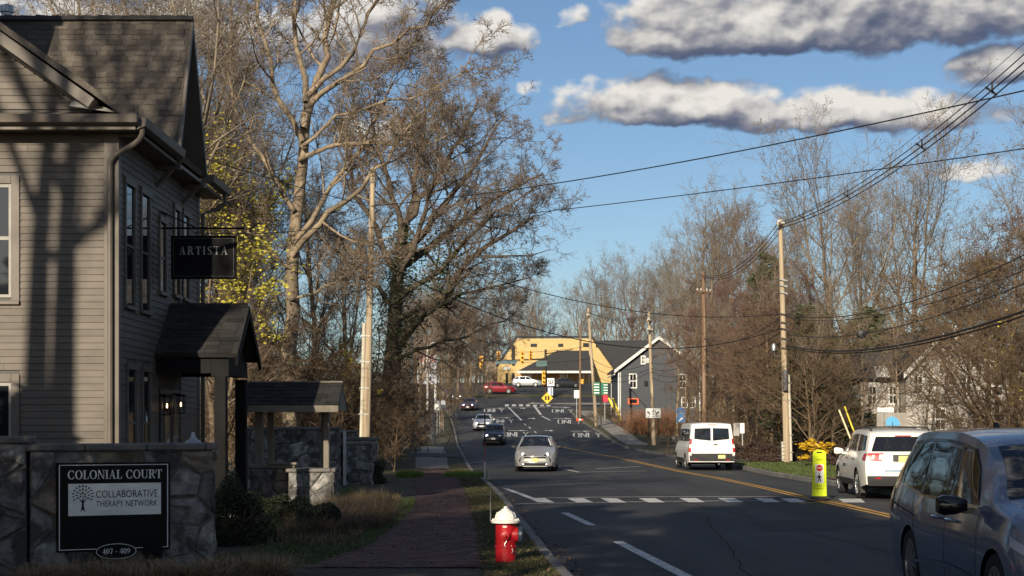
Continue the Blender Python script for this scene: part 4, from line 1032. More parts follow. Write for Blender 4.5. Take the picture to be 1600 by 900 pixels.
# ---- blue-grey minivan in the near lane
def minivan():
    pt = paint('slate_blue_paint', (.135, .175, .255), .10, .18)
    sp = dict(L=5.2, w=.995, wheels=(1.0, 4.02), rw=.355, arch=.40, sill=.20, roofw=.76, bf=.18, br=.06, af=.17, ar=.07, crown=.045,
              top=[(0, .74), (.2, .93), (.7, 1.04), (1.15, 1.12), (1.5, 1.32), (2.0, 1.585), (2.35, 1.665), (3.0, 1.715), (4.0, 1.715), (4.7, 1.665), (5.05, 1.56), (5.2, 1.46)],
              belt=[(0, .74), (.6, .95), (1.3, 1.03), (2.5, 1.06), (3.4, 1.05), (3.9, 1.09), (4.6, 1.13), (5.2, 1.15)],
              nose=[(.1, .10), (.4, .0), (.7, .06), (.95, .28), (1.2, .4), (1.8, .4)], tail=[(.2, .06), (.55, 0), (1.0, .03), (1.3, .12), (1.6, .30), (1.75, .34)])
    root, c = new_car('minivan', 'slate blue minivan in the near lane at the right edge', sp, pt)
    c.patch(c.top, [(1.20, -.93), (1.20, .93), (1.96, .88), (1.96, -.88)], 'windshield', M_carglass, (12, 8), .008)
    Q = [[(1.62, 1.075), (2.52, 1.085), (2.52, 1.545), (2.13, 1.535)], [(2.60, 1.085), (3.62, 1.085), (3.62, 1.605), (2.60, 1.555)], [(3.69, 1.115), (4.98, 1.185), (4.58, 1.575), (3.69, 1.605)]]
    c.windows(Q)
    for sd in (-1, 1):
        c.line([(1.70, 1.115), (1.95, 1.40), (2.2, 1.555), (2.6, 1.60), (3.2, 1.635), (3.9, 1.635), (4.5, 1.60), (4.85, 1.40), (5.02, 1.19)], .030, 'window_trim', M_gloss, sd, .010)
        c.line([(2.56, 1.09), (2.56, 1.58)], .085, 'pillar', M_gloss, sd, .009); c.line([(3.655, 1.10), (3.655, 1.61)], .075, 'pillar', M_gloss, sd, .009)
        c.line([(1.6, 1.055), (2.3, 1.072), (3.3, 1.070), (3.62, 1.075), (3.85, 1.105), (4.3, 1.145), (5.0, 1.175)], .022, 'chrome_strip', M_chrome, sd, .012)
        for seam in ([(1.55, .34), (1.50, .7), (1.56, 1.04)], [(2.60, .30), (2.58, 1.05)], [(3.66, .30), (3.72, .6), (3.90, .92), (3.98, 1.08)], [(3.75, .86), (4.98, .96)]):
            pts = []
            for a, b in zip(seam[:-1], seam[1:]): pts += [(a[0]+(b[0]-a[0])*k/5, a[1]+(b[1]-a[1])*k/5) for k in range(5)]
            c.line(pts+[seam[-1]], .010, 'door_seam', M_under, sd, .003)
        for x in (2.42, 2.74):
            p0, p1 = c.side(x, .905, sd, .035), c.side(x+.20*(1 if x > 2.6 else -1), .905, sd, .035); mid = (p0+p1)/2+Vector((sd*.012, 0, 0)); MB().tube([c.side(x, .905, sd, 0), p0, mid, p1, c.side(x+.20*(1 if x > 2.6 else -1), .905, sd, 0)], [.012, .016, .017, .016, .012], 8).build('door_handle', pt, root, smooth=True)
        pts = [(1.4+.12*k, .42+.05*math.sin(k*.18)) for k in range(22)]; c.line(pts, .035, 'side_moulding', pt, sd, .016)
        c.patch(c.sidefn(sd), [(4.86, .82), (5.19, .86), (5.19, 1.10), (4.96, 1.10)], 'tail_light', M_tail, (6, 5), .010)
        c.patch(c.sidefn(sd), [(.02, .68), (.55, .80), (.60, .88), (.05, .76)], 'headlight', M_lampoff, (6, 4), .010)
        pass
    c.mirrors(1.78, 1.02, M_gloss, (.25, .17, .185)); c.wheels()
    c.patch(c.front, [(-.6, .40), (.6, .40), (.65, .66), (-.65, .66)], 'grille', M_gloss, (10, 4), .012)
    c.plate(c.front, 0, .45, M_plate_w)
    fin = MB(); p = c.top(4.3, 0); fin.prism([(p.y-.09, p.z-.01), (p.y+.07, p.z-.01), (p.y+.07, p.z+.06), (p.y+.03, p.z+.065)], 'X', -.02, .02); fin.build('roof_fin', M_gloss, root)
    c.patch(c.top, [(1.72, -.30), (1.72, -.12), (1.84, -.12), (1.84, -.30)], 'windshield_label', M_lampoff, (2, 2), .012)
    road_pose(root, 5.07, 13.95, R(-2.0))
minivan()

# ---- white SUV driving away
def suv_white():
    pt = paint('cream_white_paint', (.76, .73, .66), .0, .25)
    sp = dict(L=5.1, w=1.0, wheels=(1.0, 4.02), rw=.375, arch=.43, sill=.32, roofw=.80, bf=.14, br=.07, af=.14, ar=.06,
              top=[(0, .85), (.2, 1.0), (1.2, 1.10), (1.4, 1.16), (2.1, 1.60), (2.5, 1.70), (3.4, 1.74), (4.5, 1.70), (4.95, 1.66), (5.1, 1.62)],
              belt=[(0, .85), (1.2, 1.06), (3, 1.12), (5.1, 1.16)], nose=[(.2, .05), (.6, 0), (1.0, .2), (1.8, .3)], tail=[(.3, .05), (.6, 0), (1.1, .06), (1.4, .20), (1.7, .36)])
    root, c = new_car('white_suv', 'cream white SUV driving away beside the yellow crossing sign', sp, pt)
    c.patch(c.top, [(1.45, -.9), (1.45, .9), (2.08, .86), (2.08, -.86)], 'windshield', M_carglass, (8, 6), .008)
    c.windows([[(1.75, 1.14), (2.62, 1.17), (2.62, 1.60), (2.25, 1.57)], [(2.70, 1.17), (3.62, 1.19), (3.62, 1.63), (2.70, 1.61)], [(3.84, 1.20), (4.92, 1.22), (4.84, 1.58), (3.80, 1.62)]])
    c.patch(c.rear, [(-.90, 1.20), (.90, 1.20), (.84, 1.56), (-.84, 1.56)], 'rear_window', M_carglass, (12, 6), .012)
    for sd in (-1, 1):
        c.patch(c.rear, [(sd*.60, .97), (sd*1.0, .97), (sd*1.0, 1.16), (sd*.57, 1.16)], 'tail_light', M_tail, (8, 5), .016)
        c.patch(c.rear, [(sd*.58, 1.00), (sd*.68, 1.00), (sd*.68, 1.13), (sd*.57, 1.13)], 'tail_lens', M_tailw, (3, 3), .022)
        c.patch(c.rear, [(sd*.80, 1.02), (sd*.86, 1.02), (sd*.86, 1.11), (sd*.80, 1.11)], 'tail_lens', M_tailw, (3, 3), .022)
        c.patch(c.sidefn(sd), [(4.78, .99), (5.09, .97), (5.09, 1.15), (4.86, 1.14)], 'tail_light', M_tail, (4, 4), .012)
        for x in (2.36, 3.38):
            MB().tube([c.side(x, 1.0, sd, 0), c.side(x+.03, 1.0, sd, .04), c.side(x+.2, 1.01, sd, .04), c.side(x+.23, 1.01, sd, 0)], .016, 6).build('door_handle', M_chrome, root)
        for seam in ([(1.68, .5), (1.72, 1.1)], [(2.66, .45), (2.66, 1.15)], [(3.55, .75), (3.74, 1.18)]): c.line([(seam[0][0]+(seam[1][0]-seam[0][0])*k/5, seam[0][1]+(seam[1][1]-seam[0][1])*k/5) for k in range(6)], .010, 'door_seam', M_under, sd, .003)
        c.line([(.55, .36)]+[(1.45+.2*k, .40) for k in range(11)]+[(3.58, .38)], .16, 'side_cladding', M_plastic, sd, .012)
        ra_ = [c.top(x, sd*.88, .05) for x in np.linspace(2.3, 4.5, 10)]; MB().tube([c.top(2.15, sd*.88, .0)]+ra_+[c.top(4.7, sd*.88, 0)], .02, 6).build('roof_rail', M_plastic, root, smooth=True)
        c.patch(c.sidefn(sd), [(1.95, .78), (2.35, .79), (2.35, .86), (1.95, .85)], 'door_badge', M_chrome, (2, 2), .009)
    c.patch(c.rear, [(-.97, .36), (.97, .36), (.97, .60), (-.97, .60)], 'bumper', M_plastic, (12, 4), .03)
    for sd in (-1, 1): c.patch(c.rear, [(sd*.62, .53), (sd*.76, .53), (sd*.76, .565), (sd*.62, .565)], 'reflector', M_tail, (2, 2), .036)
    c.patch(c.rear, [(-.52, .70), (.52, .70), (.52, .765), (-.52, .765)], 'chrome_strip', M_chrome, (8, 2), .018)
    c.patch(c.rear, [(-.30, .95), (.30, .95), (.32, 1.12), (-.32, 1.12)], 'plate_recess', M_plastic, (6, 3), .008); c.plate(c.rear, 0, 1.02, M_plate_y, off=.03)
    c.patch(c.rear, [(-.25, 1.565), (.25, 1.565), (.25, 1.59), (-.25, 1.59)], 'brake_light', M_tail, (4, 2), .014)
    c.mirrors(1.85, 1.12, M_chrome if False else pt, (.24, .16, .19)); c.wheels(n=6)
    tb = MB(); tb.lathe([(.012, 0), (.008, .18)], 6, c.top(4.2, .15)); tb.build('aerial', M_plastic, root)
    rr_ = MB(); 
    for x in (2.7, 4.1): rr_.tube([c.top(x, -.86, .06), c.top(x, 0, .05), c.top(x, .86, .06)], .018, 6)
    rr_.build('roof_bar', M_plastic, root)
    for sd in (-1, 1): 
        p = c.side(3.66+.8, .3, sd); MB().bx(p.x-.12*(1 if sd > 0 else 0), p.x+.12*(0 if sd > 0 else 1), p.y-.01, p.y+.01, .16, .42).build('mud_flap', M_plastic, root)
    road_pose(root, 9.75, 38.6, R(180-4))
suv_white()

# ---- white passenger van
def van_white():
    pt = paint('white_van_paint', (.80, .79, .77), .0, .35)
    sp = dict(L=5.6, w=1.03, wheels=(.98, 4.45), rw=.35, arch=.42, sill=.30, roofw=.84, bf=.12, br=.03, af=.14, ar=.03, crown=.05,
              top=[(0, .98), (.3, 1.18), (.8, 1.34), (1.0, 1.42), (1.75, 1.92), (2.1, 2.0), (3.5, 2.04), (5.3, 2.02), (5.55, 1.99), (5.6, 1.96)],
              belt=[(0, .98), (.8, 1.18), (5.6, 1.22)], nose=[(.3, .03), (.6, 0), (1.2, .16), (2, .3)], tail=[(.3, .02), (.7, 0), (1.2, .03), (2.0, .14)])
    root, c = new_car('white_van', 'white passenger van with twin rear doors driving away', sp, pt)
    c.patch(c.top, [(1.05, -.9), (1.05, .9), (1.74, .86), (1.74, -.86)], 'windshield', M_carglass, (8, 6), .008)
    c.windows([[(1.3, 1.26), (2.2, 1.26), (2.2, 1.80), (1.75, 1.80)], [(2.32, 1.26), (3.35, 1.26), (3.35, 1.80), (2.32, 1.80)], [(3.45, 1.26), (4.4, 1.26), (4.4, 1.80), (3.45, 1.80)], [(4.5, 1.26), (5.4, 1.28), (5.36, 1.78), (4.5, 1.80)]])
    for u0, u1, k in ((-.87, -.03, -1), (.03, .87, 1)):
        dr = c.patch(c.rear, [(u0, .74), (u1, .74), (u1, 1.93), (u0, 1.93)], 'rear_door', pt, (6, 10), .008)
        q = [(u0+.05, 1.36), (u1-.02, 1.29), (u1-.02, 1.84), (u0+.02, 1.82)] if k < 0 else [(u0+.02, 1.29), (u1-.05, 1.36), (u1-.02, 1.82), (u0+.02, 1.84)]
        c.patch(c.rear, q, 'rear_window', M_carglass, (6, 6), .013, parent=dr)
    MB().box(c.rear(-.16, 1.13, .03), (.17, .04, .04)).build('door_handle', M_plastic, root)
    c.patch(c.rear, [(.10, 1.12), (.55, 1.12), (.55, 1.15), (.10, 1.15)], 'badge', mat('grey_badge', (.42, .41, .40), rough=.4), (4, 1), .014)
    c.patch(c.rear, [(-.98, .42), (.98, .42), (.98, .74), (-.98, .74)], 'bumper', M_plastic, (10, 4), .05)
    c.patch(c.rear, [(-.25, 1.96), (.2, 1.96), (.2, 1.99), (-.25, 1.99)], 'brake_light', M_tail, (3, 1), .02)
    for sd in (-1, 1):
        c.patch(c.rear, [(sd*.90, .80), (sd*1.0, .80), (sd*1.0, 1.38), (sd*.93, 1.38)], 'tail_light', M_tail, (3, 8), .02)
        c.patch(c.rear, [(sd*.91, .98), (sd*1.0, .98), (sd*1.0, 1.14), (sd*.92, 1.14)], 'tail_lens', M_tailw, (3, 3), .028)
        c.patch(c.sidefn(sd), [(5.45, .80), (5.59, .80), (5.59, 1.38), (5.47, 1.38)], 'tail_light', M_tail, (3, 6), .012)
        MB().lathe([(.01, 0), (.06, .01), (.06, .05), (.01, .07)], 10, c.rear(sd*.93, .69, .05), 'Y').build('corner_light', M_tailw, root)
        c.patch(c.rear, [(sd*.60, .44), (sd*.78, .44), (sd*.78, .48), (sd*.60, .48)], 'reflector', M_tail, (2, 1), .058)
        c.line([(.6, .40)]+[(1.45+.25*k, .42) for k in range(11)], .20, 'side_cladding', M_plastic, sd, .012)
        for x in (2.26, 3.40): c.line([(x, .5), (x, 1.9)], .012, 'door_seam', M_under, sd, .004)
    c.plate(c.rear, -.42, .60, M_plate_y, off=.065); c.mirrors(1.42, 1.28, M_plastic, (.24, .16, .32)); c.wheels()
    ex = MB(); ex.tube([(-.3, c.L/2-.1, .30), (-.3, c.L/2+.02, .28)], .035, 8); ex.build('exhaust', M_metal, root)
    road_pose(root, 8.62, 66.6, R(180))
van_white()

# ---- oncoming hatchback, lights on
def hatch():
    pt = paint('silver_grey_paint', (.36, .355, .345), .35, .28)
    sp = dict(L=4.55, w=.89, wheels=(.95, 3.65), rw=.32, arch=.35, sill=.19, roofw=.72, bf=.26, br=.08, af=.20, ar=.14, crown=.05,
              top=[(0, .62), (.2, .74), (.7, .90), (1.15, 1.0), (1.6, 1.22), (2.1, 1.42), (2.5, 1.46), (3.2, 1.43), (4.0, 1.26), (4.4, 1.14), (4.55, 1.05)],
              belt=[(0, .60), (1.1, .92), (2.4, .97), (4.55, 1.02)], nose=[(.1, .10), (.35, 0), (.6, .06), (.85, .3), (1.5, .4)], tail=[(.2, .06), (.6, 0), (1.1, .12)])
    root, c = new_car('hatchback_car', 'silver grey hatchback coming closer with headlights on', sp, pt)
    c.patch(c.top, [(1.18, -.93), (1.18, .93), (2.08, .86), (2.08, -.86)], 'windshield', M_carglass, (12, 8), .008)
    c.windows([[(1.65, .98), (2.4, 1.0), (2.4, 1.36), (2.15, 1.36)], [(2.48, 1.0), (3.4, 1.03), (3.2, 1.34), (2.48, 1.37)]])
    c.patch(c.front, [(-.72, .58), (.72, .58), (.74, .625), (-.74, .625)], 'grille', M_gloss, (10, 2), .014)
    c.patch(c.front, [(-.70, .45), (.70, .45), (.62, .56), (-.62, .56)], 'bumper_panel', paint('pale_bumper', (.62, .60, .55), .1, .3), (10, 3), .010)
    c.patch(c.front, [(-.78, .27), (.78, .27), (.70, .38), (-.70, .38)], 'lower_grille', M_plastic, (10, 3), .014)
    c.patch(c.front, [(-.72, .22), (.72, .22), (.76, .255), (-.76, .255)], 'lip', paint('pale_lip', (.62, .60, .55), .1, .3), (10, 2), .02)
    for sd in (-1, 1):
        c.patch(c.front, [(sd*.66, .66), (sd*.96, .70), (sd*.95, .80), (sd*.58, .70)], 'headlight', M_gloss, (5, 3), .014)
        b = c.front(sd*.84, .735, .02); MB().lathe([(.005, 0), (.035, -.004), (.055, -.002), (.055, .02)], 10, b, 'Y').build('lamp', M_lampon, root)
        MB().lathe([(.004, 0), (.022, -.003), (.022, .02)], 8, c.front(sd*.68, .325, .02), 'Y').build('fog_lamp', M_lampon, root)
        c.patch(c.front, [(sd*.86, .36), (sd*.95, .46), (sd*.93, .62), (sd*.88, .58)], 'side_vent', M_gloss, (3, 4), .012)
    MB().lathe([(.005, -.015), (.06, -.012), (.06, 0)], 14, c.front(0, .61, .015), 'Y').build('badge', M_chrome, root)
    c.plate(c.front, 0, .50, M_plate_y, off=.03); c.mirrors(1.75, .97, M_plastic, (.19, .13, .14)); c.wheels()
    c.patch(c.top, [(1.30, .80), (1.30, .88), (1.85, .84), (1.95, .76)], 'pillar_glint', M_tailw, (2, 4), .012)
    road_pose(root, 1.08, 64.1, R(-3))
hatch()

def simple_car(name, label, sp, pt, kind='front', lit=(True, True), extra=None):
    root, c = new_car(name, label, sp, pt); L = sp['L']; a, b = sp['ws']; bz = c.zbelt(L*.5)
    c.patch(c.top, [(a[0], -.92), (a[0], .92), (a[1], .86), (a[1], -.86)], 'windshield', M_carglass, (8, 6), .008)
    c.windows(sp['wins'])
    for sd in (-1, 1):
        zl = sp['lz']; c.patch(c.front, [(sd*.60, zl), (sd*.95, zl+.02), (sd*.95, zl+.12), (sd*.58, zl+.09)], 'headlight', M_lampoff, (5, 3), .014)
        if lit[0 if sd < 0 else 1]: 
            w = sp.get('lampw', .09); q = c.front(sd*.80, zl+.06, .022); MB().lathe([(.01, 0), (w*.6, -.005), (w, -.002), (w, .03)], 10, q, 'Y').build('lamp', M_lampon, root)
        c.patch(c.rear, [(sd*.58, sp['tz']), (sd*.98, sp['tz']), (sd*.98, sp['tz']+.16), (sd*.60, sp['tz']+.16)], 'tail_light', M_tail, (4, 3), .014)
        c.patch(c.sidefn(sd), [(L-.22, sp['tz']), (L-.02, sp['tz']), (L-.02, sp['tz']+.15), (L-.16, sp['tz']+.15)], 'tail_light', M_tail, (3, 3), .010)
        for x in sp.get('seams', ()): c.line([(x, .4), (x, bz-.03)], .012, 'door_seam', M_under, sd, .003)
    c.patch(c.front, [(-.55, zl-.10), (.55, zl-.10), (.58, zl+.06), (-.58, zl+.06)], 'grille', M_gloss, (8, 3), .012)
    c.patch(c.front, [(-.75, .26), (.75, .26), (.72, .40), (-.72, .40)], 'lower_grille', M_plastic, (8, 3), .012)
    c.patch(c.rear, [(-.80, bz+.08), (.80, bz+.08), (.72, sp['rwz']), (-.72, sp['rwz'])], 'rear_window', M_carglass, (8, 5), .012)
    c.plate(c.front, 0, zl-.17, M_plate_w, off=.03); c.mirrors(a[0]+.5, bz, M_plastic if kind != 'same' else pt, (.18, .12, .14)); c.wheels()
    return root, c
CROSS = dict(L=4.5, w=.92, wheels=(.92, 3.6), rw=.35, arch=.40, sill=.24, roofw=.76, bf=.18, br=.07, af=.17, ar=.10,
             top=[(0, .82), (.2, .98), (1.1, 1.10), (1.25, 1.14), (1.95, 1.56), (2.3, 1.64), (3.3, 1.64), (4.1, 1.54), (4.4, 1.34), (4.5, 1.18)], belt=[(0, .80), (1.2, 1.04), (4.5, 1.10)],
             nose=[(.2, .06), (.55, 0), (.9, .15), (1.6, .3)], tail=[(.3, .05), (.6, 0), (1.1, .08), (1.5, .28)], ws=((1.28, 1.93), None), lz=.78, tz=.86, rwz=1.5, seams=(1.5, 2.5, 3.4),
             wins=[[(1.65, 1.08), (2.42, 1.10), (2.42, 1.53), (2.05, 1.50)], [(2.5, 1.10), (3.35, 1.12), (3.30, 1.53), (2.5, 1.54)], [(3.5, 1.14), (4.15, 1.17), (3.9, 1.48), (3.48, 1.52)]])
SEDAN = dict(L=4.7, w=.90, wheels=(.95, 3.75), rw=.32, arch=.36, sill=.20, roofw=.72, bf=.20, br=.10, af=.18, ar=.15,
             top=[(0, .68), (.2, .80), (1.2, .98), (1.4, 1.03), (2.1, 1.36), (2.5, 1.44), (3.1, 1.42), (3.9, 1.14), (4.1, 1.09), (4.6, 1.04), (4.7, .98)], belt=[(0, .66), (1.3, .93), (4.7, .98)],
             nose=[(.2, .05), (.45, 0), (.8, .2), (1.4, .3)], tail=[(.3, .05), (.6, 0), (1.0, .1), (1.4, .3)], ws=((1.42, 2.08), None), lz=.64, tz=.76, rwz=.97, seams=(1.7, 2.6, 3.4),
             wins=[[(1.85, .97), (2.55, .98), (2.55, 1.34), (2.2, 1.32)], [(2.63, .98), (3.5, 1.0), (3.2, 1.33), (2.63, 1.34)]])
r_, c_ = simple_car('black_suv', 'black SUV following the silver hatchback', CROSS, paint('black_paint', (.012, .013, .016), .3, .25), lit=(True, False)); road_pose(r_, (773-800)/F*121.5, 121.5, R(-2))
r_, c_ = simple_car('white_sedan', 'white sedan coming down the hill behind the black SUV', SEDAN, paint('pearl_white_paint', (.55, .55, .55), .1, .3), kind='same'); road_pose(r_, (756-800)/F*140, 140, R(-3))
r_, c_ = simple_car('dark_sedan', 'dark red sedan just past the junction stop line', SEDAN, paint('dark_maroon_paint', (.05, .012, .014), .3, .3)); road_pose(r_, (734-800)/F*180, 180, R(-4))
r_, c_ = simple_car('black_car', 'black car with lights on waiting in the side street at left', SEDAN, paint('ink_black_paint', (.012, .012, .014), .3, .3)); road_pose(r_, (705-800)/F*200, 200, R(20))
r_, c_ = simple_car('red_suv', 'dark red SUV crossing at the junction', CROSS, paint('ruby_red_paint', (.20, .008, .016), .35, .25), lit=(False, False)); r_.location = ((780-800)/F*210.5, 210.5, gz(-2, 210.5)+.15); r_.rotation_euler = (0, R(0), R(90))
r_, c_ = simple_car('silver_crossover', 'silver crossover parked before the yellow building', CROSS, paint('silver_paint', (.42, .43, .44), .6, .3), lit=(False, False)); r_.location = ((824-800)/F*228, 228, gz(2, 228)+.15); r_.rotation_euler = (0, 0, R(84))
r_, c_ = simple_car('dark_car', 'charcoal car parked at the yellow building beside the junction pole', SEDAN, paint('charcoal_paint', (.02, .021, .024), .4, .3), lit=(False, False)); r_.location = ((884-800)/F*226, 226, gz(8, 226)+.15); r_.rotation_euler = (0, 0, R(96))
# ================================================================ poles, wires, signs, street furniture, far buildings
M_pole_pale = mat('weathered_pole', (.43, .345, .235), (.31, .24, .16), scale=3, rough=.9, bump=.4, bscale=12, stretch=(3, 3, .15), c3=(.17, .12, .08), s3=1.2, t3=(.55, .7))
M_pole_brown = mat('brown_pole', (.20, .12, .075), (.14, .085, .055), scale=3, rough=.9, bump=.4, bscale=12, stretch=(3, 3, .15), c3=(.30, .22, .15), s3=1.0, t3=(.58, .7))
M_wire = mat('wire_black', (.012, .012, .013), rough=.6)
M_insul = mat('porcelain', (.55, .55, .52), rough=.3)
M_conduit = mat('pale_conduit', (.52, .47, .38), (.43, .39, .31), scale=4, rough=.6)
POLES = {}
def upole(key, base, topp, Y, m, label, r=.15, conduit=None, arms=()):
    b, t = P(*base, Y), P(*topp, Y); b = Vector((b.x, b.y, b.z-.3)); root = thing('utility_pole', label, 'utility pole', b, group='utility poles along the road')
    n = 8; MB().tube([b+(t-b)*k/n for k in range(n+1)], [r*(1-.38*k/n) for k in range(n+1)], 14).build('pole', m, root, smooth=True)
    ax = (t-b).normalized(); POLES[key] = (b, t)
    at = lambda py: b+(t-b)*((P(0, py, Y).z-b.z)/(t.z-b.z))
    for side, y0, y1 in conduit or ():
        p0, p1 = at(y0), at(y1); o = Vector((side*r*1.15, -.05, 0)); c = MB().tube([p0+o, p1+o], .065, 8); c.build('conduit', M_conduit, root, smooth=True)
        for k in range(5):
            q = p0+(p1-p0)*(k+.5)/5; MB().box(q+o*.6, (r*2.3, .22, .03)).build('strap', M_metal, root)
    for py, w, rz_ in arms:
        q = at(py); a = MB(); a.box(q+Vector((0, -r-.03, 0)), (w, .10, .11), rz=R(rz_)); arm = a.build('crossarm', m, root)
        for k in (-.45, -.2, .2, .45):
            d = Vector((math.cos(R(rz_)), math.sin(R(rz_)), 0))*k*w; MB().lathe([(.02, 0), (.05, .03), (.05, .07), (.03, .09), (.045, .12), (.01, .15)], 8, q+Vector((0, -r-.03, .055))+d).build('insulator', M_insul, arm)
    return root, at
p1, at1 = upole('p1', (1230, 722), (1219, 343), 72, M_pole_pale, 'tall pale utility pole with white conduit right of the white van', .17, [(1, 720, 585), (-1, 720, 690)], [(352, .9, 60)])
for py in (438, 447, 458, 492, 505, 515, 530, 545):
    q = at1(py); MB().box(q+Vector((.05, -.16, 0)), (.36, .10, .07), ry=R(12)).build('bracket', M_metal if py < 470 else M_plastic, p1)
q = at1(590); MB().lathe([(.11, -.5), (.13, -.48), (.13, .5), (.11, .52)], 12, q+Vector((-.02, -.26, -.15))).build('splice_case', mat('dark_grey_case', (.10, .10, .11), rough=.5), p1, smooth=True)
lamp = MB(); lamp.tube([at1(556), at1(556)+Vector((-.45, -.05, -.02)), at1(552)+Vector((-.50, -.05, .1))], .02, 6); lamp.lathe([(.03, -.02), (.12, .05), (.13, .30), (.08, .40), (.02, .42)], 12, at1(548)+Vector((-.5, -.05, -.05))); lamp.build('lamp', M_metal, p1, smooth=True)
p2, at2 = upole('p2', (1101, 712), (1099, 424), 95, M_pole_brown, 'brown utility pole with slanted crossarm behind the white van', .17, None, [(456, 1.1, 25)])
p3, at3 = upole('p3', (1022, 694), (1014, 487), 118, M_pole_pale, 'pale utility pole standing behind the three arrow lane sign', .17, None, [(502, 1.3, 70), (517, 1.2, 65)])
for py, dx in ((564, -.25), (600, -.45)): MB().lathe([(.05, -.2), (.14, -.18), (.14, .2), (.05, .25)], 10, at3(py)+Vector((dx, -.1, 0))).build('splice_case', M_insul if py < 580 else M_plastic, p3)
p4, at4 = upole('p4', (932, 664), (919, 482), 143, M_pole_pale, 'pale leaning utility pole at the junction corner', .18, None, [(494, .8, 60)])
p5, at5 = upole('p5', (906, 652), (907, 505), 160, M_pole_brown, 'thin brown utility pole at the tip of the junction corner', .15)
MB().box(at5(596)+Vector((.22, -.1, 0)), (.30, .2, .5)).build('pedestrian_signal', mat('signal_amber', (.75, .36, .03), rough=.5), p5, bevel=.03)
p6, at6 = upole('p6', (571, 712), (583, 262), 53, M_pole_pale, 'pale utility pole with conduit left of the sidewalk', .15, [(-1, 708, 505)])
p0r, at0 = upole('p0', (2090, 800), (2085, 20), 24, M_pole_pale, 'utility pole nearest the viewer on the right verge', .17)

WIRES = []
def wire(a, b, sag, r=.014, label='black overhead cable strung between utility poles', n=28, name='overhead_cable'):
    a, b = Vector(a), Vector(b); pts = [a+(b-a)*(k/n)-Vector((0, 0, 4*sag*(k/n)*(1-k/n))) for k in range(n+1)]
    o = MB().tube(pts, r, 5).build(name, M_wire, smooth=True); tag(o, label, 'cable', 'overhead cables'); return pts
NR = Vector((13.45, 24, 0)); off = Vector((0, -.2, 0))
for k, (dx, dz, r) in enumerate(((-.14, .10, .016), (0, .0, .020), (.14, -.10, .020), (.05, .42, .008))):
    A = at1(352)+Vector((dx, -.15, dz if k < 3 else .05)); B = NR+Vector((dx, 0, 12.62+dz*.9))
    lab = ['upper left', 'middle', 'lower right'][k] if k < 3 else ''
    pts = wire(A, B, 1.27 if k < 3 else .95, r, ('%s cable of the thick bundle climbing from the tall pale pole' % lab) if k < 3 else 'thin messenger wire above the thick cable bundle')
    if k == 1: SP = pts
for i, w_ in ((3, 'spacer nearest the tall pale pole on the thick bundle'), (8, 'second spacer from the tall pale pole on the bundle'), (14, 'third spacer on the bundle against open sky'), (18, 'highest spacer on the bundle at the right edge')):
    c = SP[i]; o = MB(); o.box(c, (.40, .05, .05), ry=R(35)); o.box(c+Vector((.03, 0, .10)), (.05, .05, .30)); tag(o.build('cable_spacer', M_plastic), w_, 'spacer', 'spacers on the cable bundle')
for za, zb, sag, r, lab in ((at1(492).z, 7.6, 1.45, .018, 'cable leaving the tall pale pole to the right, topmost of four'), (at1(496).z, 6.9, 1.30, .013, 'second cable leaving the tall pale pole to the right'), (at1(523).z, 6.7, 1.25, .016, 'third cable leaving the tall pale pole to the right'), (at1(540).z, 5.9, 1.25, .034, 'thick lowest cable drooping right from the tall pale pole')):
    a = at1(500); pts = wire((a.x+.1, a.y-.2, za), NR+Vector((0, 0, zb)), sag, r, lab)
    if lab.startswith('third'): c3_ = pts[9]
    if lab.startswith('thick'):
        wire((a.x+.15, a.y-.2, za-.12), NR+Vector((.1, 0, zb-.15)), sag-.05, .022, 'cable lashed beneath the thick drooping cable')
o = MB(); o.lathe([(.10, -.16), (.17, -.12), (.17, .12), (.10, .16)], 12, c3_, 'Y'); tag(o.build('cable_coil', M_plastic, smooth=True), 'round black coil hanging on the third right-hand cable', 'cable coil')
for k, (dx, dz) in enumerate(((-.14, .1), (.0, 0), (.14, -.1))):
    n_ = ('upper', 'middle', 'lower')[k]
    wire(at1(352)+Vector((dx, -.1, dz)), at2(432)+Vector((dx, -.1, dz)), .9, .018, '%s bundle cable between the tall pale pole and the brown pole' % n_)
    wire(at2(432)+Vector((dx, 0, dz)), at3(494)+Vector((dx, 0, dz)), .7, .016, '%s bundle cable between the brown pole and the lane sign pole' % n_)
    wire(at3(494)+Vector((dx, 0, dz)), at4(488)+Vector((dx, 0, dz)), .5, .015, '%s bundle cable between the lane sign pole and the leaning pole' % n_)
for k, (ya, yb, yc, yd) in enumerate(((492, 528, 566, 560), (515, 545, 575, 572), (532, 565, 580, 585), (540, 570, 590, 596))):
    n_ = ('first', 'second', 'third', 'lowest')[k]
    wire(at1(ya), at2(yb), .7, .02, '%s low cable between the tall pale pole and the brown pole' % n_); wire(at2(yb), at3(yc), .7, .018, '%s low cable between the brown pole and the lane sign pole' % n_)
    if k < 3: wire(at3(yc), at4(yd), .8, .02, '%s low cable between the lane sign pole and the leaning pole' % n_)
for k, (ya, yb) in enumerate(((540, 560), (560, 575))):
    wire(at4(ya), P(740+20*k, 540+14*k, 230), .8, .022, '%s cable from the leaning pole over the junction' % ('upper', 'lower')[k])
wire(P(578, 365, 53), at1(490), 1.15, .017, 'long cable crossing the road from the left pole to the tall pale pole')
wire(P(578, 400, 53), at1(512), 2.0, .022, 'lower sagging cable crossing the road from the left pole')
wire(P(578, 322, 53), NR+Vector((.1, 0, 8.45)), .45, .016, 'cable rising across the sky to the upper right')
wire(P(578, 356, 53), NR+Vector((.1, 0, 7.05)), .22, .012, 'thin cable crossing the sky under the rising one')
wire(P(578, 335, 53), (HX+.02, 30.6, 5.75), .25, .012, 'service wire from the left pole to the clapboard house')
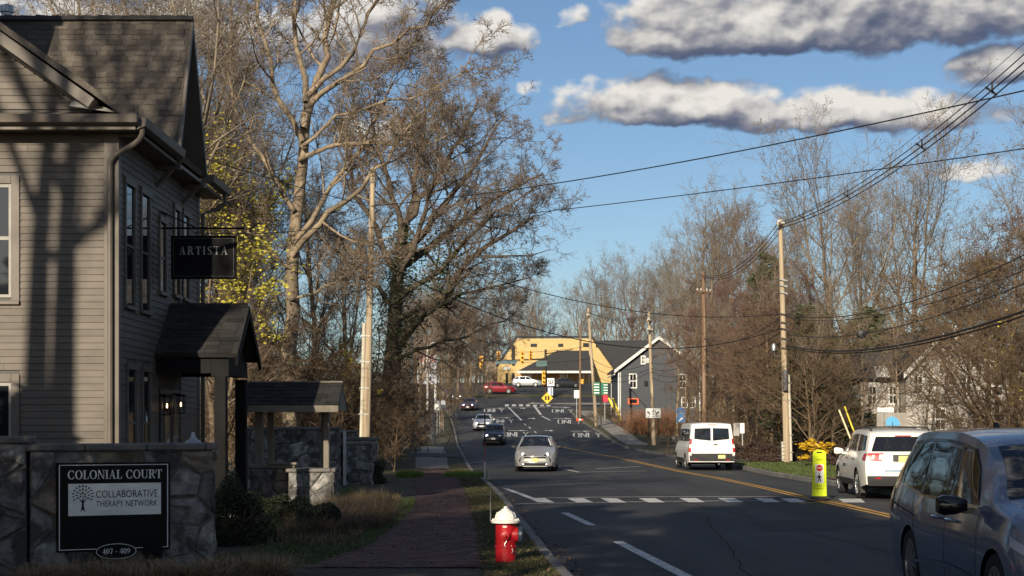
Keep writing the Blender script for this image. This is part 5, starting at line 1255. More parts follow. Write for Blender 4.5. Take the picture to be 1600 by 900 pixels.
wire(P(578, 322, 53), (-16, 12, 9.2), .5, .014, 'cable from the left pole passing behind the house roof')
# guy wires with bright guards
def guy(a, b, label, m, f0=.72):
    a, b = Vector(a), Vector(b); root = thing('guy_wire', label, 'guy wire', b); MB().tube([a, b], .006, 5).build('wire', M_plastic, root); MB().tube([a+(b-a)*f0, b], .04, 8).build('guard', m, root, smooth=True)
M_gy = mat('guard_yellow', (.72, .55, .04), rough=.5); M_gw = mat('guard_cream', (.66, .58, .36), rough=.5)
guy(at1(380)+Vector((.2, .2, 0)), P(1340, 690, 69), 'yellow guarded guy wire anchored behind the white SUV', M_gy, .83); guy(at1(430)+Vector((.2, .2, 0)), P(1330, 688, 66), 'cream guarded guy wire beside the yellow guarded one', M_gw, .83)
for k, (x0, y0, x1, y1) in enumerate(((951, 622, 969, 659), (954, 625, 967, 656), (958, 622, 970, 655))):
    a, b = P(x0, y0, 152), P(x1, y1, 151); root = thing('guy_guard', ('leftmost', 'middle', 'rightmost')[k]+' of three yellow poles leaning on the grey house corner', 'pole', b, group='yellow poles at the grey house'); MB().tube([a, b], .10, 8).build('guard', M_gy if k != 1 else M_gw, root, smooth=True)

# ---- hydrant
def hydrant():
    M_hred = mat('hydrant_red', (.42, .010, .016), (.34, .008, .012), scale=9, rough=.38, bump=.15, bscale=30, c3=(.20, .02, .02), s3=14, t3=(.64, .72), coat=.2); M_hwhite = mat('hydrant_white', (.70, .68, .63), (.62, .59, .53), scale=7, rough=.55, c3=(.22, .17, .12), s3=11, t3=(.66, .72), bump=.2, bscale=24)
    M_hblue = mat('hydrant_cap', (.03, .045, .07), rough=.4)
    Y = 18.1; k = F/Y; b = P(790, 889, Y); x, y, z = b; root = thing('fire_hydrant', 'red fire hydrant with chipped white bonnet beside the kerb', 'hydrant', b)
    MB().lathe([(.155, -.08), (.155, .03), (.125, .04), (.125, .26), (.135, .265), (.135, .285), (.125, .29), (.125, .565), (.13, .57)], 28, (x, y, z)).build('barrel', M_hred, root, smooth=True)
    MB().lathe([(.175, .565), (.18, .575), (.18, .595), (.125, .61), (.118, .65), (.10, .69), (.07, .715), (.052, .72), (.052, .735), (.035, .738)], 28, (x, y, z)).build('bonnet', M_hwhite, root, smooth=True)
    for a in range(8):
        an = 2*math.pi*a/8+.2; MB().lathe([(.014, 0), (.014, .018), (.006, .024)], 6, (x+math.cos(an)*.155, y+math.sin(an)*.155, z+.594)).build('bolt', M_hwhite, root)
    nz = MB(); 
    for a in range(5): pass
    for a in range(8):
        an = 2*math.pi*a/8; p = [(x+math.cos(an)*r, y+math.sin(an)*r, z+h) for r, h in ((.124, .62), (.118, .655), (.098, .695))]; MB().tube(p, .007, 5).build('rib', M_hwhite, root)
    MB().lathe([(.028, .735), (.026, .765), (.01, .768)], 5, (x, y, z)).build('operating_nut', M_hwhite, root)
    MB().lathe([(.06, 0), (.06, -.05), (.052, -.055), (.052, -.075), (.02, -.08), (.018, -.11), (.004, -.112)], 18, (x-.005, y-.10, z+.42), 'Y').build('hose_nozzle', M_hred, root, smooth=True)
    MB().lathe([(.095, .05), (.095, .15), (.085, .155)], 22, (x, y, z+.42), 'X').build('pumper_nozzle', M_hred, root, smooth=True)
    MB().lathe([(.10, .155), (.105, .165), (.105, .20), (.09, .215), (.02, .218)], 22, (x, y, z+.42), 'X').build('pumper_cap', M_hblue, root, smooth=True)
    ch = []
    for t in range(9): ch.append((x+.0+.012*math.sin(t*.8), y-.15-.002*t, z+.38-.012*t))
    MB().tube(ch, .004, 5).build('chain', M_metal, root); MB().tube([(x+.07, y-.10, z+.30), (x+.09, y-.11, z+.22), (x+.07, y-.12, z+.20)], .004, 5).build('chain', M_metal, root)
    MB().box((x-.01, y-.122, z+.525), (.05, .008, .02)).build('cast_label', M_hwhite, root)
    r2 = MB(); r2.tube([(x-.18, y, z+.585), (x-.185, y, z+.585), (x-.185, y+.01, z+1.0)], .006, 6); r2.build('marker_rod', M_metal, root)
hydrant()

# ---- in-road pedestrian sign
def ped_sign():
    M_fy = mat('fluorescent_yellow', (.72, .86, .02), (.66, .80, .02), scale=4, rough=.45); M_red = mat('sign_red', (.50, .012, .02), rough=.5)
    Y = 35.4; b = P(1280, 779, Y); x, y, z = b; root = thing('crossing_sign', 'fluorescent yellow in-road crossing sign on the centre line', 'sign', b)
    MB().prism([(x-.27, z-.005), (x+.27, z-.005), (x+.20, z+.06), (x-.20, z+.06)], 'Y', y-.22, y+.22).build('base', M_plastic, root, bevel=.015)
    pts = [(-.175, .05), (.175, .05), (.155, 1.08)]+[(.155*math.cos(R(a)), 1.08+.09*math.sin(R(a))) for a in range(20, 170, 20)]+[(-.155, 1.08)]
    MB().prism([(x+a, z+h) for a, h in pts], 'Y', y-.02, y+.02).build('panel', M_fy, root)
    U, V, N = (1, 0, 0), (0, 0, 1), (0, -1, 0); f = y-.021
    MB().bx(x-.10, x+.10, f-.004, f, z+.37, z+.82).build('legend', M_signwhite, root)
    oc = [(x+.082*math.cos(R(22.5+45*k)), z+.73+.082*math.sin(R(22.5+45*k))) for k in range(8)]; MB().prism(oc, 'Y', f-.008, f-.005).build('stop_symbol', M_red, root)
    text_mb('STOP', (x, f, z+.73), .125, .045, U, V, N, .010).build('lettering', M_signwhite, root)
    for w, h, ww, hh in (('STATE LAW', .93, .16, .035), ('FOR', .615, .07, .028), ('WITHIN', .30, .12, .03), ('CROSSWALK', .24, .18, .03)): text_mb(w, (x, f, z+h), ww, hh, U, V, N, .007 if w == 'FOR' else .003).build('lettering', M_black, root)
    wk = MB(); g = lambda a, h: (x+a, f-.007, z+.47+h)
    wk.lathe([(.001, 0), (.017, .001)], 8, (x-.005, f-.007, z+.575), 'Y')
    for q in ([(-.03, .08), (.02, .085), (.022, .01), (-.018, .01)], [(-.018, .012), (.004, .012), (-.030, -.075), (-.05, -.072)], [(.0, .012), (.022, .012), (.05, -.07), (.032, -.078)], [(-.03, .08), (-.022, .055), (-.06, .02), (-.066, .035)], [(.02, .085), (.052, .03), (.042, .022), (.012, .06)]): wk.add([g(*p) for p in q], [(0, 1, 2, 3)])
    wk.build('walker_symbol', M_black, root)
    MB().bx(x-.06, x+.06, f-.003, f, z+1.09, z+1.12).build('handle_slot', M_black, root)
ped_sign()

# ---- signs on posts
M_green = mat('sign_green', (.008, .13, .07), rough=.5); M_blue = mat('sign_blue', (.02, .13, .34), rough=.5); M_amber = mat('sign_amber', (.78, .42, .02), rough=.5); M_sred = mat('sign_red_plain', (.55, .02, .05), rough=.5); M_sgrey = mat('sign_back', (.32, .31, .30), rough=.5)
M_postd = mat('dark_post', (.03, .024, .02), rough=.8); M_steel = mat('post_steel', (.30, .30, .29), rough=.5, metal=.5)
U, V, N = (1, 0, 0), (0, 0, 1), (0, -1, 0)
def sign(name, label, px0, py0, px1, py1, Y, m, posts, py_base, pm=M_steel, th=.03, shape=None, w=.06):
    a, b = P(px0, py1, Y), P(px1, py0, Y); zb = P(0, py_base, Y).z; root = thing(name, label, 'sign', ((a.x+b.x)/2, Y, zb))
    pts = shape(a, b) if shape else [(a.x, a.z), (b.x, a.z), (b.x, b.z), (a.x, b.z)]
    MB().prism(pts, 'Y', Y-th, Y).build('panel', m, root)
    for px in posts:
        x = (px-800)/F*Y; MB().bx(x-w/2, x+w/2, Y+.003, Y+.003+w, zb-.3, b.z-.05).build('post', pm, root)
    return root, a, b, Y-th
root, a, b, f = sign('lane_sign', 'white lane control sign with three black arrows on two posts', 1009, 638, 1032, 653, 114, M_signwhite, (1013.5, 1028.5), 698, M_postd, w=.12)
W_, H_ = b.x-a.x, b.z-a.z
def ar(pts, name='arrow'): MB().poly([(a.x+W_*u, f-.006, a.z+H_*v) for u, v in pts]).build(name, M_black, root)
ar([(.48, .30), (.52, .30), (.52, .66), (.56, .66), (.50, .86), (.44, .66), (.48, .66)])
for s_ in (-1, 1):
    X_ = lambda u: .5+s_*u
    pts = [(X_(.24), .28), (X_(.20), .28), (X_(.22), .46), (X_(.31), .58), (X_(.31), .48), (X_(.42), .64), (X_(.31), .76), (X_(.31), .68), (X_(.255), .56)]
    ar([(X_(.20), .28), (X_(.245), .28), (X_(.26), .44), (X_(.32), .52), (X_(.32), .44), (X_(.42), .60), (X_(.33), .74), (X_(.33), .64), (X_(.24), .56), (X_(.205), .44)])
for k in range(3): text_mb('ONLY', (a.x+W_*(.22+.28*k), f, a.z+H_*.14), W_*.2, H_*.12, U, V, N, .006).build('lettering', M_black, root)
def county(a, b):
    w, h, x0, z0 = b.x-a.x, b.z-a.z, a.x, a.z; return [(x0+w*u, z0+h*v) for u, v in ((.05, .0), (.95, 0), (.95, .34), (.80, .40), (1.0, .72), (.86, .92), (.5, 1), (.14, .92), (0, .72), (.20, .40), (.05, .34))]
root, a, b, f = sign('route_sign', 'blue pentagon county route marker left of the white van', 1056, 636, 1071, 660, 98, M_blue, (1063.5,), 708, M_postd, shape=county)
text_mb('526', ((a.x+b.x)/2, f, a.z+(b.z-a.z)*.66), (b.x-a.x)*.55, (b.z-a.z)*.17, U, V, N, .006).build('lettering', M_gold, root)
MB().poly([(a.x+(b.x-a.x)*u, f-.006, a.z+(b.z-a.z)*v) for u, v in ((.25, .08), (.35, .06), (.62, .24), (.66, .16), (.75, .32), (.52, .32), (.56, .28))]).build('arrow', M_signwhite, root)
sign('sign_back_panel', 'grey back of a sign right of the white van', 1146, 661, 1155, 681, 84, M_sgrey, (1151,), 716, M_postd)
root, a, b, f = sign('parking_sign', 'small tilted white sign on a post right of the white van', 1156, 661, 1163, 677, 82, M_signwhite, (1160,), 718, M_steel)
text_mb('NO', ((a.x+b.x)/2, f, (a.z+b.z)/2+.10), .14, .10, U, V, N, .006).build('lettering', M_black, root)
sign('speed_sign', 'small white sign on a thin post at the junction corner', 897, 610, 905, 622, 157, M_signwhite, (901,), 650, M_steel)
root, a, b, f = sign('direction_sign', 'left green road name sign with white lines by the leaning pole', 927, 597, 937, 617, 139, M_green, (938.5,), 668, M_postd)
for k in range(4): MB().bx(a.x+.06, b.x-.04, f-.006, f-.002, a.z+(b.z-a.z)*(.12+.22*k), a.z+(b.z-a.z)*(.20+.22*k)).build('legend', M_signwhite, root)
root, a, b, f = sign('direction_sign', 'right green road name sign with white lines by the leaning pole', 939, 598, 950, 617, 139, M_green, (940,), 668, M_postd)
for k in range(4): MB().bx(a.x+.25, b.x-.04, f-.006, f-.002, a.z+(b.z-a.z)*(.12+.22*k), a.z+(b.z-a.z)*(.20+.22*k)).build('legend', M_signwhite, root)
sign('red_sign', 'small red sign below the green direction signs', 941, 616, 950, 628, 146, M_sred, (945,), 655, M_steel)
root, a, b, f = sign('diamond_sign', 'yellow diamond warning sign on the junction island', 846, 613, 864, 631, 193.5, M_amber, (855,), 633, M_steel, shape=lambda a, b: [((a.x+b.x)/2, a.z), (b.x, (a.z+b.z)/2), ((a.x+b.x)/2, b.z), (a.x, (a.z+b.z)/2)])
for u in (.38, .62): MB().box((a.x+(b.x-a.x)*u, f-.004, (a.z+b.z)/2), (.22, .006, .55)).build('symbol', M_black, root)
root, a, b, f = sign('merge_sign', 'white arrow sign under the junction signal pole', 855, 591, 866, 603, 205, M_signwhite, (860,), 632, M_steel)
for u in (.25, .5, .75): MB().box((a.x+(b.x-a.x)*u, f-.004, (a.z+b.z)/2), (.12, .006, .6), ry=R((u-.5)*70)).build('arrow', M_black, root)
sign('small_sign', 'pale small sign hanging below the white arrow sign', 856, 604, 864, 618, 205.5, mat('pale_blue_sign', (.42, .48, .60), rough=.5), (860,), 632, M_steel)
# estate board and street name near the white SUV
root, a, b, f = sign('street_name_sign', 'white street name blade above the grey notice board', 1371, 637, 1396, 644, 50, M_signwhite, (1383,), 720, M_steel)
text_mb('SENTRY DR', ((a.x+b.x)/2, f, (a.z+b.z)/2), (b.x-a.x)*.8, (b.z-a.z)*.5, U, V, N, .006).build('lettering', M_black, root)
root, a, b, f = sign('notice_board', 'grey notice board with blue arch behind the white SUV', 1370, 645, 1417, 700, 52, mat('weathered_board', (.30, .28, .25), (.24, .22, .20), scale=5, rough=.8), (1372, 1415), 722, M_oldwood, w=.10)
arch = [((a.x+b.x)/2+.28*math.cos(R(k)), b.z-.45+.32*math.sin(R(k))) for k in range(0, 181, 15)]; MB().prism(arch, 'Y', f-.012, f-.002).build('arch_emblem', mat('sky_blue_paint', (.10, .36, .62), rough=.5), root)
# left verge signs
root, a, b, f = sign('banner_sign', 'white framed banner with dark print beside the left sidewalk', 642, 641, 680, 682, 96, mat('banner_white', (.55, .54, .55), (.45, .45, .47), scale=3, rough=.6), (641.5, 679), 686, M_white, w=.14)
MB().bx(a.x+.15, b.x-.25, f-.006, f-.002, b.z-.62, b.z-.15).build('print', mat('print_dark', (.05, .05, .06), (.4, .4, .4), scale=9, rough=.6), root); MB().bx(a.x+.3, b.x-.35, f-.006, f-.002, a.z+.18, a.z+.62).build('print', mat('print_navy', (.02, .022, .05), (.10, .10, .14), scale=5, rough=.6), root)
MB().bx(b.x-.32, b.x+.02, f-.09, f-.03, a.z-.25, b.z+.05).build('side_board', M_white, root)
root, a, b, f = sign('small_sign', 'leaning white estate sign on two stakes left of the road', 681, 625, 688, 641, 118, M_signwhite, (683, 687), 672, M_steel, w=.07)
root, a, b, f = sign('small_sign', 'second leaning white sign just right of the estate sign', 689, 625, 696, 640, 119, M_signwhite, (693,), 672, M_steel, w=.07)
root, a, b, f = sign('shop_sign', 'tall pale shop sign with red heading behind the branches', 652, 555, 682, 600, 150, mat('shop_panel', (.45, .47, .55), (.32, .34, .42), scale=2, rough=.6), (655, 680), 640, M_white, w=.2)
MB().bx(a.x+.1, b.x-.1, f-.01, f-.003, b.z-.75, b.z-.05).build('heading', mat('heading_red', (.50, .06, .10), (.6, .5, .5), scale=4, rough=.6), root)
for px, t, bse, Y, lab in ((643, 520, 690, 92, 'white flag pole beside the left sidewalk'), ): 
    q0, q1 = P(px, bse, Y), P(px, t, Y); tag(MB().tube([q0, q1], [.06, .045], 8).build('flag_pole', M_white, smooth=True), lab, 'pole')
sl = thing('street_light', 'curved white street light arm over the left verge', 'street light', P(668, 640, 140)); MB().tube([P(668, 660, 140), P(668, 545, 140), P(675, 536, 140), P(690, 533, 140), P(702, 534, 140)], [.12, .10, .08, .07, .06], 8).build('arm', M_white, sl, smooth=True)
MB().box(P(703, 535, 140), (.8, .3, .16)).build('lamp_head', M_metal, sl, bevel=.04)
rod = thing('marker_rod', 'thin black and red marker rod standing at the left kerb', 'marker rod', P(758, 746, 49)); q = lambda py: P(757.5, py, 49)
for y0, y1, m, r_ in ((747, 722, M_white, .030), (722, 690, mat('rod_red', (.35, .04, .05), rough=.5), .016), (690, 644, M_black, .022)): MB().tube([q(y0), q(y1)], r_, 6).build('segment', m, rod)
cone = thing('fallen_cone', 'fallen orange and white cone at the junction corner', 'cone', P(906, 657, 152)); q = P(906, 656, 152); M_or = mat('cone_orange', (.75, .10, .02), rough=.5)
MB().lathe([(.22, -.35), (.20, -.3), (.16, -.1)], 12, q, 'X').build('base', M_or, cone); MB().lathe([(.155, -.1), (.11, .15)], 12, q, 'X').build('stripe', M_white, cone); MB().lathe([(.105, .15), (.04, .42)], 12, q, 'X').build('tip', M_or, cone)

# ---- junction signals
MAST = thing('signal_mast', 'dark signal mast with long arm at the junction', 'signal mast', P(852, 632, 206)); M_sig = mat('signal_housing', (.72, .36, .03), rough=.45)
mb = MB(); mb.tube([P(852.5, 634, 206), P(852.5, 546, 206)], [.22, .16], 10); mb.build('pole', M_postd, MAST, smooth=True)
MB().tube([P(852, 561, 206), P(800, 563, 206), P(742, 564, 206)], [.12, .09, .06], 8).build('arm', M_postd, MAST, smooth=True)
MB().tube([P(852, 553, 206), P(895, 546, 200)], [.08, .05], 8).build('arm', M_postd, MAST, smooth=True)
MB().box(P(791, 566, 205.7), (2.9, .06, .5)).build('street_name_blade', mat('blade_green', (.05, .10, .12), rough=.5), MAST)
MB().box(P(846, 568, 205.6), (1.5, .06, .8)).build('green_panel', mat('panel_teal', (.05, .10, .10), rough=.5), MAST)
def signal(px, py, Y, h, label):
    c = P(px, py, Y); root = thing('traffic_signal', label, 'traffic signal', c, group='signals over the junction')
    MB().box(c, (.48, .34, h)).build('housing', M_sig, root, bevel=.03)
    for k in range(3):
        q = c+Vector((0, -.18, h*(.32-.32*k))); v = MB(); v.lathe([(.15, 0), (.16, -.2), (.14, -.2), (.13, 0)], 12, q, 'Y'); vz_ = v.build('visor', M_sig, root)
        MB().lathe([(.005, -.02), (.12, -.015), (.12, 0)], 12, q, 'Y').build('lens', M_black if k else mat('lens_red', (.18, .01, .01), rough=.3), root)
for px, py, h, lab in ((752, 566, 1.7, 'leftmost amber traffic signal on the mast arm'), (779, 556, 1.2, 'small amber signal left of the street name blade'), (816, 559, 1.8, 'amber signal in the middle of the mast arm'), (829, 555, 1.3, 'amber signal nearest the mast')): signal(px, py, 205.5, h, lab)
signal(849.5, 590, 205.2, 1.9, 'amber signal low on the mast pole')

# ================================================================ buildings beyond
def facade_win(root, x0, x1, z0, z1, y, fr=.10, m=M_white, bars=True):
    w = MB(); w.bx(x0-fr, x0, y-.06, y+.05, z0-fr, z1+fr); w.bx(x1, x1+fr, y-.06, y+.05, z0-fr, z1+fr); w.bx(x0, x1, y-.06, y+.05, z0-fr, z0); w.bx(x0, x1, y-.06, y+.05, z1, z1+fr)
    if bars: w.bx(x0, x1, y-.05, y+.04, (z0+z1)/2-.05, (z0+z1)/2+.05); w.bx((x0+x1)/2-.03, (x0+x1)/2+.03, y-.045, y+.03, z0, z1)
    o = w.build('window', m, root); MB().bx(x0, x1, y-.03, y+.05, z0, z1).build('pane', M_glass, o); return o
YB = thing('yellow_building', 'large yellow building with truncated gable and dark hipped porch roof', 'building', P(866, 600, 255))
M_yel = mat('yellow_siding', (.52, .37, .155), (.46, .32, .135), scale=.8, rough=.75, stretch=(1, 1, 4)); M_roofd = mat('dark_roof', (.030, .030, .032), (.045, .044, .045), scale=3, rough=.9, bump=.3, bscale=16); M_roofb = mat('brown_roof', (.060, .050, .045), (.045, .038, .035), scale=3, rough=.9)
def fx(px, Y): return (px-800)/F*Y
def fz(py, Y): return CZ-(py-HY)/F*Y
Yb = 256
MB().prism([(fx(777, Yb), fz(612, Yb)), (fx(777, Yb), fz(572, Yb)), (fx(808, Yb), fz(529, Yb)), (fx(924, Yb), fz(529, Yb)), (fx(962, Yb), fz(582, Yb)), (fx(962, Yb), fz(612, Yb))], 'Y', Yb, Yb+22).build('wall', M_yel, YB)
for pts in (((775, 573), (807, 526.5)), ((807, 526.5), (925, 526.5)), ((925, 526.5), (964, 583))):
    (a0, b0), (a1, b1) = pts; MB().tube([(fx(a0, Yb), Yb-.3, fz(b0, Yb)), (fx(a1, Yb), Yb-.3, fz(b1, Yb))], .16, 6).build('eave', M_roofd, YB)
for x0, x1, y0, y1 in ((829, 839, 537, 542), (872, 880, 537, 542), (911, 920, 536, 542), (931, 934, 538, 543), (790, 794, 583, 600), (800, 804, 583, 600)): MB().bx(fx(x0, Yb), fx(x1, Yb), Yb-.08, Yb+.1, fz(y1, Yb), fz(y0, Yb)).build('window', M_glass, YB)
MB().bx(fx(799.5, Yb), fx(803.5, Yb), Yb-.5, Yb-.02, fz(570, Yb), fz(540, Yb)).build('chimney', M_postd, YB)
MB().bx(fx(786, Yb), fx(797, Yb), Yb-.2, Yb-.05, fz(578, Yb), fz(573, Yb)).build('name_board', M_white, YB)
slabs = [((923, 529), (1046, 525), (1046, 582), (963, 582))]
MB().add([(fx(923, Yb), Yb+9, fz(528, Yb)+.1), (fx(1050, Yb), Yb+9, fz(528, Yb)+.1), (fx(1062, Yb), Yb+.4, fz(582, Yb)), (fx(962.5, Yb), Yb+.4, fz(582, Yb)), (fx(923, Yb), Yb+9.4, fz(528, Yb)-.2), (fx(1050, Yb), Yb+9.4, fz(528, Yb)-.2), (fx(1062, Yb), Yb+.8, fz(582, Yb)-.3), (fx(962.5, Yb), Yb+.8, fz(582, Yb)-.3)], [(0, 1, 2, 3), (7, 6, 5, 4), (0, 1, 5, 4), (1, 2, 6, 5), (2, 3, 7, 6), (3, 0, 4, 7)]).build('roof', M_roofd, YB)
MB().bx(fx(963, Yb), fx(1058, Yb), Yb+.6, Yb+9, fz(612, Yb), fz(583, Yb)).build('wall', M_yel, YB)
Yp = 246
MB().add([(fx(808, Yp), Yp, fz(580, Yp)), (fx(924, Yp), Yp, fz(580, Yp)), (fx(924, Yp), Yp+8, fz(544, Yp)), (fx(873, Yp), Yp+8, fz(544, Yp)), (fx(812, Yp), Yp+9.5, fz(578, Yp)), (fx(924, Yp), Yp+9.5, fz(578, Yp))], [(0, 1, 2, 3), (0, 3, 4), (4, 3, 2, 5), (1, 5, 2), (0, 4, 5, 1)]).build('porch_roof', M_roofd, YB)
MB().bx(fx(808, Yp), fx(924, Yp), Yp-.15, Yp-.02, fz(583, Yp), fz(579.5, Yp)).build('porch_fascia', M_white, YB)
for px in (818, 826, 829, 876, 880, 886, 912, 921): MB().bx(fx(px, Yp)-.13, fx(px, Yp)+.13, Yp+.3, Yp+.56, fz(606, Yp), fz(582, Yp)).build('column', M_postd, YB)
MB().bx(fx(812, Yp), fx(922, Yp), Yp+6, Yp+6.2, fz(606, Yp), fz(582, Yp)).build('porch_wall', mat('orange_brick', (.50, .25, .12), (.62, .40, .20), scale=1.2, rough=.85), YB)
LB = thing('tan_annex', 'tan flat building left of the yellow one', 'building', P(760, 600, 258)); MB().bx(fx(757, 258), fx(776, 258), 258, 270, fz(612, 258), fz(565, 258)).build('wall', mat('tan_wall', (.30, .24, .17), (.24, .19, .14), scale=1, rough=.85), LB)
MB().bx(fx(756, 258), fx(776.3, 258), 257.8, 270.2, fz(565, 258), fz(563, 258)).build('parapet', M_concrete, LB); MB().bx(fx(762, 258), fx(763, 258), 257.7, 257.95, fz(612, 258), fz(566, 258)).build('pipe', M_white, LB)

GH = thing('grey_house', 'dark slate grey gabled house with white trim at the corner', 'house', P(1030, 662, 160))
M_slate = mat('slate_siding', (.052, .058, .068), (.044, .049, .058), scale=1.2, rough=.7, stretch=(1, 1, 5)); Yg = 160; G0 = fz(675, Yg)
gx0, gx1, gp = fx(966, Yg), fx(1094, Yg), fx(1029, Yg); ze, zp = fz(577, Yg), fz(529, Yg)
MB().prism([(gx0, G0), (gx1, G0), (gx1, ze), (gp, zp), (gx0, ze)], 'Y', Yg, Yg+11).build('wall', M_slate, GH)
for s_, xe in ((-1, gx0), (1, gx1)):
    a_, b_ = Vector((xe+s_*.45, 0, ze-.45*(zp-ze)/abs(gp-xe))), Vector((gp, 0, zp)); up = Vector((0, 0, .28))
    MB().prism([(a_.x, a_.z+.02), (b_.x, b_.z+.02), (b_.x, b_.z+.30), (a_.x, a_.z+.30)], 'Y', Yg-.45, Yg+11.4).build('roof', M_roofb, GH)
    MB().prism([(a_.x, a_.z-.10), (b_.x, b_.z-.10), (b_.x, b_.z+.27), (a_.x, a_.z+.27)], 'Y', Yg-.55, Yg-.46).build('rake_board', M_white, GH)
MB().bx(gx0-.03, gx0+.12, Yg-.05, Yg+.1, G0, ze).build('corner_board', M_white, GH); MB().bx(gx1-.12, gx1+.03, Yg-.05, Yg+.1, G0, ze).build('corner_board', M_white, GH); MB().bx(gx0-.06, gx0-.01, Yg+10.8, Yg+11, G0, ze).build('corner_board', M_white, GH)
for x0, x1, y0, y1 in ((984.5, 993.5, 585.5, 605), (1003, 1007, 557.5, 567.5), (1062, 1071, 586, 605), (1066, 1073, 622, 636), (1078, 1085, 622, 636)): facade_win(GH, fx(x0, Yg), fx(x1, Yg), fz(y1, Yg), fz(y0, Yg), Yg, fr=.13)
z = G0+.1
while z < ze:
    MB().bx(gx0+.125, gx1-.125, Yg-.025, Yg-.004, z, z+.012).build('clapboard_edge', M_slate, GH); z += .24
for xe in (gx0-.5, gx1+.38): MB().bx(xe, xe+.12, Yg-.4, Yg+11.2, ze-.62, ze-.5).build('gutter', M_white, GH)
MB().bx(fx(1048, Yg), fx(1056, Yg), Yg-.06, Yg+.05, G0, G0+2.2).build('door', M_door, GH); MB().tube([(gx0+.25, Yg-.08, G0), (gx0+.25, Yg-.08, ze-.3)], .05, 6).build('downspout', M_white, GH)
osg = thing('orange_sign', 'orange red rectangular sign on the slate grey house', 'sign', P(989, 627, Yg)); MB().bx(fx(981, Yg), fx(998, Yg), Yg-.16, Yg-.07, fz(632, Yg), fz(622, Yg)).build('panel', mat('orange_sign', (.58, .12, .05), rough=.6), osg); MB().bx(fx(984, Yg), fx(995, Yg), Yg-.17, Yg-.162, fz(630, Yg), fz(624, Yg)).build('print', M_black, osg)

WH = thing('white_house', 'pale sided house with dark roofs behind bare trees at right', 'house', P(1470, 700, 84))
M_wside = mat('white_siding', (.42, .39, .35), (.36, .33, .30), scale=1.5, rough=.7, stretch=(1, 1, 5)); Yw = 84; g0 = fz(712, Yw)
MB().prism([(fx(1345, Yw), g0), (fx(1420, Yw), g0), (fx(1420, Yw), fz(590, Yw)), (fx(1345, Yw), fz(590, Yw))], 'Y', Yw, Yw+8).build('wall', M_wside, WH)
MB().add([(fx(1338, Yw), Yw-.5, fz(592, Yw)), (fx(1426, Yw), Yw-.5, fz(592, Yw)), (fx(1420, Yw), Yw+4.5, fz(545, Yw)), (fx(1362, Yw), Yw+4.5, fz(545, Yw)), (fx(1338, Yw), Yw+9, fz(592, Yw)), (fx(1426, Yw), Yw+9, fz(592, Yw))], [(0, 1, 2, 3), (0, 3, 4), (4, 3, 2, 5), (1, 5, 2), (0, 4, 5, 1)]).build('roof', M_roofd, WH)
MB().prism([(fx(1405, Yw), g0), (fx(1600, Yw), g0), (fx(1600, Yw), fz(585, Yw)), (fx(1470, Yw), fz(520, Yw)), (fx(1405, Yw), fz(585, Yw))], 'Y', Yw-1.5, Yw+9).build('wall', M_wside, WH)
for (a0, b0), (a1, b1) in (((1398, 590), (1470, 515)), ((1606, 590), (1470, 515))):
    MB().prism([(fx(a0, Yw), fz(b0, Yw)), (fx(a1, Yw), fz(b1, Yw)), (fx(a1, Yw), fz(b1, Yw)+.22), (fx(a0, Yw), fz(b0, Yw)+.22)], 'Y', Yw-1.9, Yw+9.4).build('roof', M_roofd, WH); MB().prism([(fx(a0, Yw), fz(b0, Yw)-.12), (fx(a1, Yw), fz(b1, Yw)-.12), (fx(a1, Yw), fz(b1, Yw)+.2), (fx(a0, Yw), fz(b0, Yw)+.2)], 'Y', Yw-1.98, Yw-1.91).build('rake_board', M_white, WH)
MB().prism([(fx(1368, Yw), fz(590, Yw)), (fx(1386, Yw), fz(590, Yw)), (fx(1377, Yw), fz(571, Yw))], 'Y', Yw-.8, Yw+2).build('dormer', M_white, WH)
for x0, x1, y0, y1 in ((1358, 1368, 605, 630), (1390, 1400, 605, 630), (1428, 1440, 590, 615), (1475, 1490, 588, 618), (1504, 1516, 588, 618), (1550, 1565, 590, 618), (1462, 1476, 640, 670), (1520, 1535, 640, 670)): facade_win(WH, fx(x0, Yw-1.5 if x0 > 1404 else Yw), fx(x1, Yw-1.5 if x0 > 1404 else Yw), fz(y1, Yw), fz(y0, Yw), Yw-1.5 if x0 > 1404 else Yw, fr=.10)
z = g0+.2
while z < fz(592, Yw):
    MB().bx(fx(1405, Yw)+.01, fx(1600, Yw)-.01, Yw-1.52, Yw-1.503, z, z+.012).build('clapboard_edge', M_wside, WH); MB().bx(fx(1345, Yw)+.01, fx(1404, Yw), Yw-.02, Yw-.003, z, z+.012).build('clapboard_edge', M_wside, WH); z += .2
RH = thing('brick_house', 'reddish gabled house far behind the pale house', 'house', P(1395, 700, 115)); Yr = 115
MB().prism([(fx(1372, Yr), fz(690, Yr)), (fx(1432, Yr), fz(690, Yr)), (fx(1432, Yr), fz(545, Yr)), (fx(1402, Yr), fz(516, Yr)), (fx(1372, Yr), fz(545, Yr))], 'Y', Yr, Yr+9).build('wall', mat('red_brick_far', (.30, .10, .06), (.24, .08, .05), scale=2, rough=.85), RH)
for (a0, b0), (a1, b1) in (((1368, 548), (1402, 513)), ((1436, 548), (1402, 513))): MB().prism([(fx(a0, Yr), fz(b0, Yr)), (fx(a1, Yr), fz(b1, Yr)), (fx(a1, Yr), fz(b1, Yr)+.3), (fx(a0, Yr), fz(b0, Yr)+.3)], 'Y', Yr-.4, Yr+9.4).build('roof', M_roofb, RH)

sheet('traffic_island', [(2.5, 193.0), (16, 191.5), (16, 196.5), (2.0, 196.0)], M_concrete, -.02, 'pale traffic island at the junction', 6)
